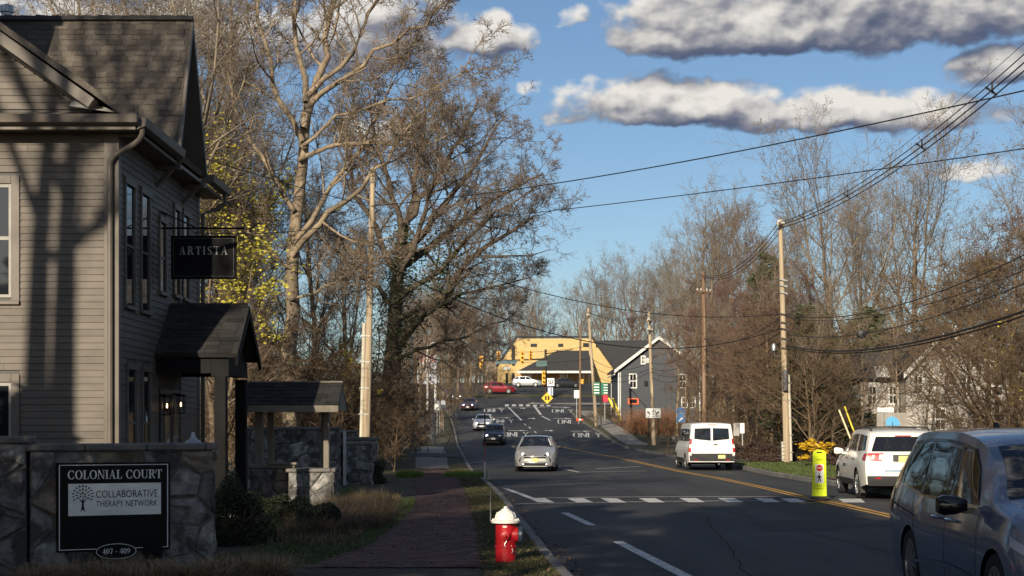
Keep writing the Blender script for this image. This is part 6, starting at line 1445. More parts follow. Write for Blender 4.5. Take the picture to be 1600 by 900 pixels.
# ================================================================ trees and plants
def norm(a): return a/np.maximum(np.linalg.norm(a, axis=-1, keepdims=True), 1e-9)
def perp(D):
    ref = np.where(np.abs(D[..., 2:3]) < .9, np.array([0, 0, 1.0]), np.array([1.0, 0, 0])); U = norm(np.cross(D, ref)); return U, np.cross(D, U)
def sprout(rg, S, D, Ln, Rr, K, wig, trop, tip=.25):
    n = len(S); pts = np.zeros((n, K+1, 3)); dirs = np.zeros((n, K+1, 3)); pts[:, 0] = S; d = norm(D); dirs[:, 0] = d
    for k in range(K):
        d = norm(d+rg.normal(0, wig, (n, 3))+np.array([0, 0, trop])); pts[:, k+1] = pts[:, k]+d*(Ln/K)[:, None]; dirs[:, k+1] = d
    rad = Rr[:, None]*(1-(1-tip)*np.linspace(0, 1, K+1)[None, :]); return pts, rad, dirs
def tubes(pts, rad, ns, base=0):
    n, K1, _ = pts.shape; d = np.zeros_like(pts); d[:, 1:-1] = pts[:, 2:]-pts[:, :-2]; d[:, 0] = pts[:, 1]-pts[:, 0]; d[:, -1] = pts[:, -1]-pts[:, -2]; d = norm(d)
    U, W = perp(d); a = np.arange(ns)*2*np.pi/ns
    V = pts[:, :, None, :]+rad[:, :, None, None]*(U[:, :, None, :]*np.cos(a)[None, None, :, None]+W[:, :, None, :]*np.sin(a)[None, None, :, None])
    idx = np.arange(n*K1*ns).reshape(n, K1, ns)+base; a0, a1 = idx[:, :-1, :], idx[:, 1:, :]
    Fq = np.stack([a0, np.roll(a0, -1, 2), np.roll(a1, -1, 2), a1], -1).reshape(-1, 4); return V.reshape(-1, 3), Fq
def offspring(rg, pts, rad, dirs, per, t0, t1, ang, asd, lens, lsd=.25, rr=.55, flat=0.0, taper=.45, rmin=.004):
    n, K1, _ = pts.shape; K = K1-1; t = t0+(t1-t0)*((np.arange(per)[None, :]+rg.random((n, per)))/per); f = t*K; i = np.minimum(f.astype(int), K-1); w = (f-i)[..., None]; r = np.arange(n)[:, None]
    S = pts[r, i]*(1-w)+pts[r, i+1]*w; D = norm(dirs[r, i]*(1-w)+dirs[r, i+1]*w); rp = rad[r, i]*(1-w[..., 0])+rad[r, i+1]*w[..., 0]
    U, W = perp(D); ph = rg.random((n, 1))*6.28+np.arange(per)[None, :]*2.4+rg.normal(0, .5, (n, per)); a = np.radians(rg.normal(ang, asd, (n, per)))
    C = D*np.cos(a)[..., None]+(U*np.cos(ph)[..., None]+W*np.sin(ph)[..., None])*np.sin(a)[..., None]
    if flat: C[..., 2] *= (1-flat)
    L = lens[:, None]*(1-taper*(t-t0)/(t1-t0+1e-6))*np.exp(rg.normal(0, lsd, (n, per))); R2 = np.maximum(rmin, np.minimum(rp*.85, rp*rr*np.ones_like(L)))
    return S.reshape(-1, 3), norm(C).reshape(-1, 3), L.reshape(-1), R2.reshape(-1)

def finish_tree(name, limbs, twigs, m_trunk, m_crown, buds=None, rg=None):
    """limbs / twigs: lists of (pts, rad, sides) -> meshes (trunk, crown)"""
    out = []
    for parts, nm, m, sm in ((limbs, 'trunk', m_trunk, True), (twigs, 'crown', m_crown, False)):
        Vs, Fs, b = [], [], 0
        for p, r, ns in parts: V, Fq = tubes(p, r, ns, b); Vs.append(V); Fs.append(Fq); b += len(V)
        if nm == 'crown' and buds is not None:
            V, Fq = quads(rg, buds[0], buds[1], b); Vs.append(V); Fs.append(Fq)
        out.append(np_mesh(name+'_'+nm, np.concatenate(Vs), [np.concatenate(Fs)], m, sm))
    return out
def quads(rg, C, size, base=0, aspect=.6):
    n = len(C); A = norm(rg.normal(0, 1, (n, 3))); U, W = perp(A); s = size*(.6+.8*rg.random((n, 1)))
    V = np.stack([C-U*s-W*s*aspect*.2, C-W*s*aspect, C+U*s, C+W*s*aspect], 1).reshape(-1, 3); return V, (np.arange(n*4).reshape(n, 4)+base)

M_bark = mat('bark_brown', (.20, .148, .100), (.125, .092, .064), scale=5, rough=.92, bump=.8, bscale=14, stretch=(1, 1, .25)); M_twig = mat('twig_brown', (.180, .130, .090), (.115, .084, .060), scale=2, rough=.9)
M_syc = mat('sycamore_bark', (.29, .225, .152), (.18, .138, .094), scale=2.2, rough=.85, bump=.6, bscale=9, stretch=(1, 1, .35), c3=(.13, .10, .07), s3=1.3, t3=(.52, .62)); M_syctwig = mat('sycamore_twig', (.22, .168, .116), (.13, .098, .07), scale=2, rough=.9)
M_oak = mat('oak_bark', (.12, .094, .070), (.07, .055, .042), scale=5, rough=.95, bump=.9, bscale=14); M_oaktwig = mat('oak_twig', (.185, .142, .108), (.12, .094, .072), scale=2, rough=.9)
M_grey = mat('grey_bark', (.22, .175, .125), (.13, .104, .078), scale=4, rough=.9, bump=.5, bscale=10, stretch=(1, 1, .3)); M_greytwig = mat('grey_twig', (.215, .172, .130), (.145, .116, .088), scale=2, rough=.9)
M_thicket = mat('thicket_stem', (.165, .112, .066), (.095, .065, .040), scale=2, rough=.92)
M_leafy = mat('young_yellow_leaf', (.42, .36, .035), (.30, .28, .03), scale=3, rough=.6); M_ivy = mat('ivy_leaf', (.030, .045, .014), (.05, .062, .022), scale=3, rough=.45); M_pine = mat('pine_needle', (.048, .060, .024), (.07, .072, .032), scale=2, rough=.7)
M_red = mat('reddish_twig', (.15, .085, .062), (.10, .06, .045), scale=2, rough=.9)

def bare_tree(seed, H, r0, fork=.35, ang1=42, n1=13, l1=.42, n2=9, n3=7, n4=7, up=.10, spread=1.0, wig=.10, thin=.008, l4=1.0, taper=.45, lean=(0, 0), mt=None, mc=None, drop4=0.0):
    rg = np.random.default_rng(seed); A = lambda *v: np.array(v, float)
    p0, q0, d0 = sprout(rg, A([0, 0, -.3]), A([lean[0], lean[1], 1]), A(H*.86).reshape(1), A(r0).reshape(1), 12, .045, .06, .16); q0[:, 0] *= 1.35
    S, D, L, Rr = offspring(rg, p0, q0, d0, n1, fork, .97, ang1, 9, np.array([H*l1]), .22, .55, taper=taper); p1, q1, d1 = sprout(rg, S, D, L*spread, Rr, 8, wig, up, .22)
    S, D, L, Rr = offspring(rg, p1, q1, d1, n2, .22, .98, 42, 12, np.linalg.norm(p1[:, -1]-p1[:, 0], axis=1)*.42, .3, .55); p2, q2, d2 = sprout(rg, S, D, L, Rr, 5, wig*1.2, up*.8, .3)
    S, D, L, Rr = offspring(rg, p2, q2, d2, n3, .2, 1.0, 42, 14, np.linalg.norm(p2[:, -1]-p2[:, 0], axis=1)*.45, .3, .55, rmin=thin*1.1); p3, q3, d3 = sprout(rg, S, D, np.maximum(L, .35), Rr, 3, wig*1.3, up*.7, .45)
    S, D, L, Rr = offspring(rg, p3, q3, d3, n4, .15, 1.0, 40, 15, np.maximum(np.linalg.norm(p3[:, -1]-p3[:, 0], axis=1)*.55*l4, .25), .3, .6, rmin=thin); p4, q4, d4 = sprout(rg, S, D, L, np.full(len(L), thin), 2, wig*1.3, up*.6-drop4, .5)
    return rg, [(p0, q0, 10), (p1, q1, 6)], [(p2, q2, 4), (p3, q3, 3), (p4, q4, 3)], p4[:, -1]

def tree_proto(name, args, mt, mc, bud=None):
    rg, limbs, twigs, tips = bare_tree(**args); bd = None
    if bud: k = rg.random(len(tips)) < bud[0]; bd = (tips[k]+rg.normal(0, .03, (k.sum(), 3)), bud[1])
    return finish_tree(name, limbs, twigs, mt, mc, bd, rg)
TREES = {
 'upright': tree_proto('upright', dict(seed=1, H=18, r0=.26, fork=.25, ang1=30, n1=15, l1=.52, n2=9, n3=7, n4=7, up=.14), M_grey, M_greytwig, (.5, .045)),
 'vase': tree_proto('vase', dict(seed=5, H=19, r0=.34, fork=.2, ang1=36, n1=13, l1=.62, n2=11, n3=7, n4=7, up=.13, taper=.35), M_grey, M_greytwig, (.6, .05)),
 'wood': tree_proto('wood', dict(seed=9, H=17, r0=.22, fork=.3, ang1=48, n1=14, l1=.34, n2=8, n3=7, n4=6, up=.10), M_bark, M_twig),
 'wood2': tree_proto('wood2', dict(seed=14, H=15, r0=.18, fork=.22, ang1=44, n1=15, l1=.36, n2=8, n3=7, n4=6, up=.06, wig=.14), M_bark, M_twig),
 'brush': tree_proto('brush', dict(seed=21, H=6.5, r0=.08, fork=.06, ang1=44, n1=16, l1=.62, n2=9, n3=7, n4=5, up=.05, wig=.16, thin=.007), M_thicket, M_thicket),
 'tall': tree_proto('tall', dict(seed=33, H=22, r0=.36, fork=.62, ang1=42, n1=11, l1=.30, n2=8, n3=6, n4=4, up=.08), M_bark, M_twig),
 'slim': tree_proto('slim', dict(seed=41, H=14, r0=.13, fork=.42, ang1=38, n1=12, l1=.26, n2=7, n3=5, n4=4, up=.10, lean=(.05, .02)), M_syc, M_greytwig),
 'red': tree_proto('red', dict(seed=25, H=9, r0=.11, fork=.12, ang1=40, n1=16, l1=.48, n2=9, n3=7, n4=6, up=.08, wig=.14), M_bark, M_red),
}
NTREE = {}
ORD = 'first second third fourth fifth sixth seventh eighth ninth tenth eleventh twelfth thirteenth fourteenth fifteenth sixteenth'.split()
def ranked(rows):
    """rows with their left-to-right rank, seen from the road"""
    o = sorted(range(len(rows)), key=lambda i: rows[i][0]); rk = {i: k for k, i in enumerate(o)}; return [(ORD[rk[i]],)+tuple(r) for i, r in enumerate(rows)]
def plant(kind, name, label, x, y, h=1.0, rz_=None, group=None, z=None, cat='tree', sx=1.0):
    base = {'upright': 18, 'vase': 19, 'wood': 17, 'wood2': 15, 'tall': 22, 'slim': 14, 'brush': 6.5, 'red': 9}[kind]; sc = h/base
    NTREE[kind] = NTREE.get(kind, 0)+1; root = thing(name, label, cat, (x, y, (vz(x, y) if z is None else z)), random.uniform(0, 6.28) if rz_ is None else rz_, group)
    root.scale = (sc*sx, sc*sx, sc)
    for nm, me in zip(('trunk', 'crown'), TREES[kind]):
        o = bpy.data.objects.new(nm, me); COL.objects.link(o); o.parent = root
    return root

# ---- two big trees drawn from the photo: trunk and limb courses, then random branching
def limb_paths(courses, Y, jit, rg, K=10):
    P_, R_ = [], []
    for pts, r0, r1, dy in courses:
        q = np.array([P(a, b, Y) for a, b in pts]); q[:, 1] += np.linspace(0, dy, len(q)); d = np.concatenate([[0], np.cumsum(np.linalg.norm(np.diff(q, axis=0), axis=1))]); t = np.linspace(0, d[-1], K+1)
        c = np.stack([np.interp(t, d, q[:, k]) for k in range(3)], 1)
        for _ in range(2): c[1:-1] = (c[:-2]+2*c[1:-1]+c[2:])/4
        c[1:-1] += rg.normal(0, jit, (K-1, 3)); P_.append(c); R_.append(np.linspace(r0, r1, K+1))
    p = np.array(P_); r = np.array(R_); d = np.gradient(p, axis=1); return p, r, norm(d)
def big_tree(name, label, Y, trunk, courses, mt, mc, seed, n2, n3, n4, n5, l2, up, thin, buds=None, base=(0, 0)):
    rg = np.random.default_rng(seed); p0, q0, d0 = limb_paths([trunk], Y, .03, rg); p1, q1, d1 = limb_paths(courses, Y, .10, rg)
    len1 = np.linalg.norm(np.diff(p1, axis=1), axis=2).sum(1)
    S, D, L, Rr = offspring(rg, p1, q1, d1, n2, .18, 1.0, 48, 13, len1*l2, .3, .5, rmin=.02); p2, q2, d2 = sprout(rg, S, D, L, Rr, 7, .13, up, .25)
    S, D, L, Rr = offspring(rg, p2, q2, d2, n3, .15, 1.0, 45, 14, np.linalg.norm(p2[:, -1]-p2[:, 0], axis=1)*.42, .3, .5, rmin=.012); p3, q3, d3 = sprout(rg, S, D, np.maximum(L, .5), Rr, 5, .15, up, .35)
    S, D, L, Rr = offspring(rg, p3, q3, d3, n4, .15, 1.0, 44, 15, np.maximum(np.linalg.norm(p3[:, -1]-p3[:, 0], axis=1)*.45, .4), .3, .55, rmin=.008); p4, q4, d4 = sprout(rg, S, D, L, Rr, 3, .17, up*.8, .5)
    S, D, L, Rr = offspring(rg, p4, q4, d4, n5, .2, 1.0, 42, 15, np.maximum(np.linalg.norm(p4[:, -1]-p4[:, 0], axis=1)*.6, .25), .3, .6, rmin=thin); p5, q5, d5 = sprout(rg, S, D, L, np.full(len(L), thin), 2, .18, up*.6, .6)
    bd = None
    if buds: t = p5[:, -1]; k = rg.random(len(t)) < buds[0]; bd = (t[k], buds[1])
    tr, cr = finish_tree(name, [(p0, q0, 14), (p1, q1, 9), (p2, q2, 5)], [(p3, q3, 3), (p4, q4, 3), (p5, q5, 3)], mt, mc, bd, rg)
    b = p0[0, 0]; root = thing(name, label, 'tree', b); link('trunk', tr, root); link('crown', cr, root); return root, p0, p1
SYC, sp0, sp1 = big_tree('sycamore_tree', 'big pale-barked sycamore rising behind the wishing well', 54,
    ([(450, 720), (453, 590), (452, 480), (456, 380), (466, 280), (474, 200), (480, 140)], 0.320, 0.160, .5),
    [([(474, 200), (500, 120), (520, 30), (530, -90), (545, -190)], 0.160, 0.032, 1.5), ([(472, 220), (430, 120), (405, 20), (395, -90)], 0.120, 0.024, -1.5), ([(478, 160), (462, 60), (452, -60), (455, -170)], 0.120, 0.024, 1.0),
     ([(478, 170), (545, 110), (610, 70), (680, 40), (705, 10)], 0.112, 0.024, -1.0), ([(466, 250), (520, 214), (580, 216), (650, 226), (700, 200)], 0.096, 0.024, 1.2), ([(455, 400), (505, 345), (550, 310), (600, 270), (660, 190)], 0.128, 0.024, -1.5),
     ([(458, 380), (500, 320), (560, 230), (600, 140), (640, 60)], 0.104, 0.024, 1.5), ([(460, 330), (420, 260), (380, 190), (350, 120), (330, 40)], 0.096, 0.024, 1.0), ([(455, 420), (410, 380), (370, 340), (330, 320)], 0.072, 0.016, -2.0), ([(480, 150), (560, 60), (600, -40), (640, -140)], 0.104, 0.024, 2.0),
     ([(452, 470), (500, 450), (550, 440), (600, 410)], 0.056, 0.016, -2.0), ([(470, 230), (530, 180), (620, 160), (720, 110), (760, 100)], 0.072, 0.016, 0.5)], M_syc, M_syctwig, 3, 11, 6, 6, 6, .34, .07, .008, (.12, .045))
OAK, op0, op1 = big_tree('oak_tree', 'broad dark oak with ivied limbs spreading toward the road', 82,
    ([(612, 720), (611, 620), (614, 520), (620, 430), (630, 350)], .55, .30, .5),
    [([(622, 540), (665, 490), (720, 425), (780, 375), (835, 345)], .30, .05, -2), ([(630, 350), (650, 270), (660, 200), (665, 135)], .22, .04, 1), ([(626, 400), (690, 330), (750, 250), (790, 190)], .24, .04, -1.5), ([(624, 420), (720, 340), (800, 290), (850, 262)], .22, .04, 2.0), ([(618, 470), (700, 410), (790, 330), (845, 300)], .18, .03, -3),
     ([(622, 430), (570, 330), (540, 240), (520, 180)], .22, .04, 1.5), ([(628, 380), (610, 290), (590, 210), (580, 150)], .20, .04, -2), ([(630, 350), (700, 260), (730, 180), (745, 140)], .20, .04, 2.5), ([(620, 480), (560, 420), (510, 380), (480, 350)], .16, .03, -2), ([(618, 500), (690, 470), (760, 455), (830, 430)], .16, .03, 1), ([(622, 440), (670, 350), (690, 260), (700, 170)], .18, .03, -4), ([(616, 560), (690, 540), (760, 520), (800, 500)], .12, .03, -3)], M_oak, M_oaktwig, 8, 15, 7, 6, 7, .36, .035, .0085, (.2, .05))

# ivy and creeper on the oak
def leaf_mass(name, C, size, m, parent=None, seed=1, aspect=.6):
    rg = np.random.default_rng(seed); V, Fq = quads(rg, C, size, 0, aspect); return link(name, np_mesh(name, V, [Fq], m), parent)
rg = np.random.default_rng(4); c = []
for i in range(5000): 
    t = rg.random()**.8*9.9; k = int(t); q = op0[0, k]*(1-(t-k))+op0[0, min(k+1, 10)]*(t-k); w = .55+1.1*(1-t/10); c.append(q+np.array([rg.normal(0, w*.62), rg.normal(0, w*.5)-.3, rg.normal(0, .3)]))
for li in (0, 3, 4):
    for i in range(900): t = rg.random()*4.5; k = int(t); q = op1[li, k]*(1-(t-k))+op1[li, k+1]*(t-k); c.append(q+rg.normal(0, .36, 3))
tag(leaf_mass('ivy', np.array(c), .075, M_ivy, OAK, 5), kind='stuff')

# ---- planted woods. each tree is its own thing; ones that nothing tells apart share a label within their group
rd = random.Random(12)
LW = 'bare tree in the thin wood around the sycamore, %s from the left'
for od, px, Y, h, k in ranked(((330, 66, 17, 'upright'), (360, 72, 15, 'wood'), (395, 80, 19, 'upright'), (500, 75, 17, 'wood2'), (545, 70, 13, 'wood2'), (345, 58, 11, 'wood2'), (480, 62, 9, 'wood2'), (400, 62, 10, 'wood2'), (300, 70, 21, 'vase'))):
    plant(k, 'bare_tree', LW % od, (px-800)/F*Y, Y, h, group='trees in the left wood')
for px, Y, h in ((205, 60, 17), (250, 52, 15)): plant('vase', 'bare_tree', 'bare tree showing above the house roof' if px == 205 else 'second bare tree showing just right above the house roof', (px-800)/F*Y, Y, h+3)
for od, px, Y, h, k in ranked(((660, 125, 13, 'wood'), (690, 140, 12, 'wood2'), (715, 215, 14, 'wood'), (650, 150, 15, 'wood2'), (735, 235, 13, 'wood2'), (700, 250, 16, 'wood'), (640, 110, 9, 'wood2'), (675, 225, 17, 'wood'), (750, 262, 12, 'wood'))):
    plant(k, 'bare_tree', 'brown bare tree beyond the oak, %s from the left' % od, (px-800)/F*Y, Y, h, group='trees left of the road beyond the oak')
for od, px, Y, h, k in ranked(((800, 300, 18, 'vase'), (835, 285, 20, 'upright'), (772, 310, 17, 'wood'), (850, 300, 16, 'red'), (820, 290, 14, 'red'))):
    plant(k, 'bare_tree', 'bare tree behind the yellow building, %s from the left' % od, (px-800)/F*Y, Y, h, group='trees behind the yellow building')
for od, px, Y, h, k in ranked(((905, 330, 20, 'vase'), (935, 310, 24, 'upright'), (965, 300, 20, 'wood'), (990, 320, 25, 'vase'), (1020, 300, 23, 'upright'), (1045, 290, 21, 'wood'), (1075, 270, 22, 'vase'), (920, 300, 15, 'wood'), (950, 330, 22, 'wood2'), (1005, 285, 16, 'red'), (1060, 300, 25, 'upright'), (885, 320, 14, 'wood2'))):
    plant(k, 'bare_tree', 'bare tree in the row behind the dark far roof, %s from the left' % od, (px-800)/F*Y, Y, h, group='trees behind the dark far roof')
for od, px, Y, h, k in ranked(((1100, 150, 20, 'wood'), (1125, 135, 21, 'upright'), (1150, 125, 19, 'wood'), (1130, 170, 24, 'wood'), (1165, 150, 21, 'red'), (1200, 110, 16, 'wood'), (1090, 180, 20, 'wood2'), (1110, 118, 12, 'red'), (1145, 105, 11, 'red'), (1075, 130, 13, 'wood2'), (1215, 128, 19, 'wood'))):
    plant(k, 'bare_tree', 'brown bare tree between the brown and pale poles, %s from the left' % od, (px-800)/F*Y, Y, h, group='trees in the wood right of the grey house')
for px, Y, h, k, lab in ((1300, 92, 17.2, 'vase', 'tall vase-shaped bare tree right of the tall pale pole'), (1425, 98, 18.5, 'vase', 'tall broad bare tree above the pale house'), (1600, 80, 17.0, 'upright', 'tall bare tree cut by the right edge'), (1365, 115, 19.5, 'upright', 'slender bare tree between the two tall bare trees'), (1500, 112, 17, 'wood', 'bare tree behind the pale house near the right edge')):
    plant(k, 'bare_tree', lab, (px-800)/F*Y, Y, h, rz_=px*.01)
for od, px, Y, h, k in ranked(((1255, 78, 8, 'brush'), (1240, 88, 10, 'red'), (1275, 90, 11, 'wood2'), (1120, 98, 8, 'brush'), (1205, 84, 9, 'red'), (1170, 96, 9, 'wood2'), (1270, 72, 6, 'brush'))):
    plant(k, 'thicket_tree', 'brown thicket tree around the tall pale pole, %s from the left' % od, (px-800)/F*Y, Y, h, group='thicket behind the tall pale pole', sx=1.25)
for od, px, Y, h, k in ranked(((1540, 58, 8.5, 'brush'), (1585, 54, 9.0, 'brush'), (1610, 60, 9.5, 'red'), (1560, 66, 9.5, 'brush'), (1580, 50, 6, 'brush'))):
    plant(k, 'thicket_tree', 'dense thicket tree before the pale house, %s from the left' % od, (px-800)/F*Y, Y, h, group='thicket before the pale house', sx=1.2)
for od, px, Y, h in ranked(((600, 66, 4.5), (625, 72, 4.0), (590, 78, 5.5), (560, 62, 4), (500, 56, 5), (420, 58, 5.5), (380, 54, 5), (350, 52, 6), (470, 64, 6), (615, 58, 2.6), (530, 60, 4.5))):
    plant('brush', 'thicket_shrub', 'tangled shrub at the foot of the left wood, %s from the left' % od, (px-800)/F*Y, Y, h, group='shrubs under the left wood', cat='shrub', sx=1.3)
for od, px, Y, h in ranked(((760, 203, 2.2), (735, 204, 2.4), (700, 206, 3), (925, 141, 1.5), (945, 150, 1.8), (960, 148, 1.6))):
    plant('brush', 'bare_shrub', 'low bare shrub beside the junction, %s from the left' % od, (px-800)/F*Y, Y, h, group='shrubs by the junction', cat='shrub', sx=1.4)

for od, px, Y, h in ranked(((1058, 132, 14), (1069, 129, 15), (1120, 108, 12), (1147, 99, 11), (1183, 94, 11), (1236, 88, 12), (1269, 75, 9), (1302, 82, 11), (1347, 79, 9), (1397, 80, 9), (1446, 78, 9))):
    plant('slim', 'slender_tree', 'slender pale-stemmed tree in the right-hand wood, %s from the left' % od, (px-800)/F*Y, Y, h, rz_=px, group='slender trees in the right wood')
for od, px, Y, h in ranked(((352, 57, 13), (507, 66, 14), (541, 72, 13), (592, 84, 13), (655, 128, 14))):
    plant('slim', 'slender_tree', 'slender pale-stemmed tree in the left wood, %s from the left' % od, (px-800)/F*Y, Y, h, rz_=px, group='slender trees in the left wood')
for od, px, Y, h, k in ranked(((634, 262, 16, 'wood'), (648, 275, 18, 'wood2'), (662, 258, 15, 'red'), (676, 285, 18, 'wood'), (690, 268, 16, 'wood2'), (704, 290, 18, 'red'), (717, 272, 15, 'wood'), (730, 288, 17, 'wood2'), (744, 282, 15, 'red'), (757, 296, 16, 'wood'), (768, 286, 13, 'wood2'), (620, 280, 19, 'wood'))):
    plant(k, 'bare_tree', 'far brown tree left of the yellow building, %s from the left' % od, (px-800)/F*Y, Y, h, rz_=px, group='far trees left of the yellow building', sx=1.35)
# understorey that reads as one mass
def thicket(name, label, spots, m, seed, per, h, spread, thin=.008):
    rg = np.random.default_rng(seed); S, D, L = [], [], []
    for x, y in spots:
        z = vz(x, y)-.1
        for k in range(per): S.append((x+rg.normal(0, spread), y+rg.normal(0, spread*.8), z)); D.append((rg.normal(0, .35), rg.normal(0, .3), 1)); L.append(h*(.5+.7*rg.random()))
    S, D, L = np.array(S), np.array(D), np.array(L); p1, q1, d1 = sprout(rg, S, D, L, .012+.006*L, 6, .14, .0, .3)
    S, D, L, Rr = offspring(rg, p1, q1, d1, 9, .2, 1, 45, 15, L*.42, .3, .5, rmin=thin); p2, q2, d2 = sprout(rg, S, D, L, Rr, 3, .2, .02, .5)
    S, D, L, Rr = offspring(rg, p2, q2, d2, 5, .2, 1, 45, 15, L*.5, .3, .5, rmin=thin*.8); p3, q3, d3 = sprout(rg, S, D, L, Rr, 2, .2, .0, .6)
    Vs, Fs, b = [], [], 0
    for p, q, ns in ((p1, q1, 3), (p2, q2, 3), (p3, q3, 3)): V, Fq = tubes(p, q, ns, b); Vs.append(V); Fs.append(Fq); b += len(V)
    o = link(name, np_mesh(name, np.concatenate(Vs), [np.concatenate(Fs)], m)); tag(o, label, kind='stuff'); return o
thicket('undergrowth', 'brown undergrowth at the foot of the right-hand wood', [((px-800)/F*Y, Y) for px, Y in [(1100+16*i, 92-.9*i+(i % 3)*4) for i in range(14)]+[(1510+16*i, 64-.6*i+(i % 2)*4) for i in range(6)]], M_thicket, 31, 14, 2.8, 1.1)
thicket('undergrowth', 'brown undergrowth at the foot of the left wood', [((px-800)/F*Y, Y) for px, Y in [(330+19*i, 56+2.2*i+(i % 3)*5) for i in range(17)]+[(640+8*i, 110+9*i) for i in range(4, 10)]], M_thicket, 37, 9, 3.4, 1.3)
thicket('undergrowth', 'far brown brush left of the junction', [((px-800)/F*Y, Y) for px, Y in [(612+11*i, 252+(i % 3)*7) for i in range(15)]], M_thicket, 43, 16, 5.0, 1.6, .02)
thicket('dry_reeds', 'tall russet dry grass in front of the grey house', [(fx(990+8*i, 133), 133+(i % 2)*1.5) for i in range(9)], mat('russet_reed', (.30, .15, .08), (.22, .11, .06), scale=3, rough=.9), 41, 22, 2.0, .45, .010)

# small trees in yellow young leaf on the left
def leafy_tree(name, label, x, y, h, n, spread, size, m, seed, kind='wood2', cat='tree', zlo=.15):
    t = plant(kind, name, label, x, y, h, rz_=seed*1.3, cat=cat); rg = np.random.default_rng(seed); me = TREES[kind][1]; nv = len(me.vertices); co = np.zeros(nv*3, dtype=np.float32); me.vertices.foreach_get('co', co); co = co.reshape(-1, 3)
    C = co[rg.integers(int(nv*.5), nv, n)]
    ctr = C[rg.integers(0, n, max(6, n//22))]; k = rg.integers(0, len(ctr), n); keep = rg.random(n) < .85; C = np.where(keep[:, None], ctr[k]+rg.normal(0, .30*spread, (n, 3)), C)
    C = C[C[:, 2] > zlo*h]; sc = t.scale[0]; V, Fq = quads(rg, C, size/sc); o = bpy.data.objects.new('leaves', np_mesh('leaves', V, [Fq], m)); COL.objects.link(o); o.parent = t; tag(o, kind='stuff'); return t
for i, (px, Y, h, n) in enumerate(((372, 57, 12.6, 2100), (348, 49, 8.5, 1500), (395, 58, 7.2, 1300), (336, 51, 12.4, 1700), (428, 60, 5.0, 700), (540, 62, 5.2, 700))):
    leafy_tree('budding_tree', ['tallest small tree in yellow young leaf left of the sycamore', 'yellow budding tree right behind the porch roof', 'low yellow budding tree behind the wishing well', 'slim yellow budding tree against the house gable', 'small yellow budding sapling at the sycamore foot', 'sparse yellow sapling between sycamore and utility pole'][i], (px-800)/F*Y, Y, h, n, 1.0, .062, M_leafy, 60+i)
leafy_tree('forsythia_bush', 'bright yellow forsythia bush behind the crossing sign', (1270-800)/F*66, 66, 1.15, 2600, .45, .05, mat('forsythia', (.62, .40, .02), (.52, .32, .02), scale=4, rough=.6), 71, 'brush', 'bush', .1).scale = (.34, .3, .17)
leafy_tree('budding_tree', 'tree with sparse yellow green leaves at the far right edge', (1612-800)/F*50, 50, 5.2, 500, .8, .04, M_leafy, 73, 'brush')
leafy_tree('forsythia_bush', 'orange yellow flowering bush by the white flag pole', (656-800)/F*98, 98, 1.6, 900, .5, .06, mat('orange_flowers', (.62, .30, .02), (.5, .22, .02), scale=4, rough=.6), 74, 'brush', 'bush', .1).scale = (.3, .3, .25)

# dark evergreens: pine behind the pole
def pine(name, label, x, y, H, seed, w=.28, n1=70, start=.12):
    rg = np.random.default_rng(seed); z = vz(x, y); A = np.array; p0, q0, d0 = sprout(rg, A([[0, 0, -.2]], float), A([[0, 0, 1.0]]), A([H]), A([.2]), 10, .02, .05, .1)
    S, D, L, Rr = offspring(rg, p0, q0, d0, n1, start, .99, 82, 8, A([H*w]), .2, .35, taper=.85); p1, q1, d1 = sprout(rg, S, D, L, Rr, 5, .06, -.03, .3)
    S, D, L, Rr = offspring(rg, p1, q1, d1, 10, .2, 1, 45, 12, L*.4, .3, .5); p2, q2, d2 = sprout(rg, S, D, L, Rr, 3, .12, .03, .4)
    n = 22; t = rg.random((len(p2), n)); i = np.minimum((t*3).astype(int), 2); w_ = (t*3-i)[..., None]; r = np.arange(len(p2))[:, None]; C = (p2[r, i]*(1-w_)+p2[r, i+1]*w_).reshape(-1, 3); C += rg.normal(0, .12, C.shape)
    root = thing(name, label, 'tree', (x, y, z)); Vs, Fs = [], []; b = 0
    for p, q, ns in ((p0, q0, 8), (p1, q1, 4), (p2, q2, 3)): V, Fq = tubes(p, q, ns, b); Vs.append(V); Fs.append(Fq); b += len(V)
    o = bpy.data.objects.new('trunk', np_mesh('pine_trunk', np.concatenate(Vs), [np.concatenate(Fs)], M_bark)); COL.objects.link(o); o.parent = root
    V, Fq = quads(rg, C, .16, 0, .35); o = bpy.data.objects.new('crown', np_mesh('pine_crown', V, [Fq], M_pine)); COL.objects.link(o); o.parent = root; return root
pine('pine_tree', 'dark evergreen pine behind the tall pale pole', (1275-800)/F*84, 84, 8.6, 5, .40); pine('pine_tree', 'second dark evergreen left of the tall bare trees', (1350-800)/F*92, 92, 9.0, 6, .40); pine('pine_tree', 'dark evergreen left of the tall pale pole', (1205-800)/F*118, 118, 15.5, 7, .26)

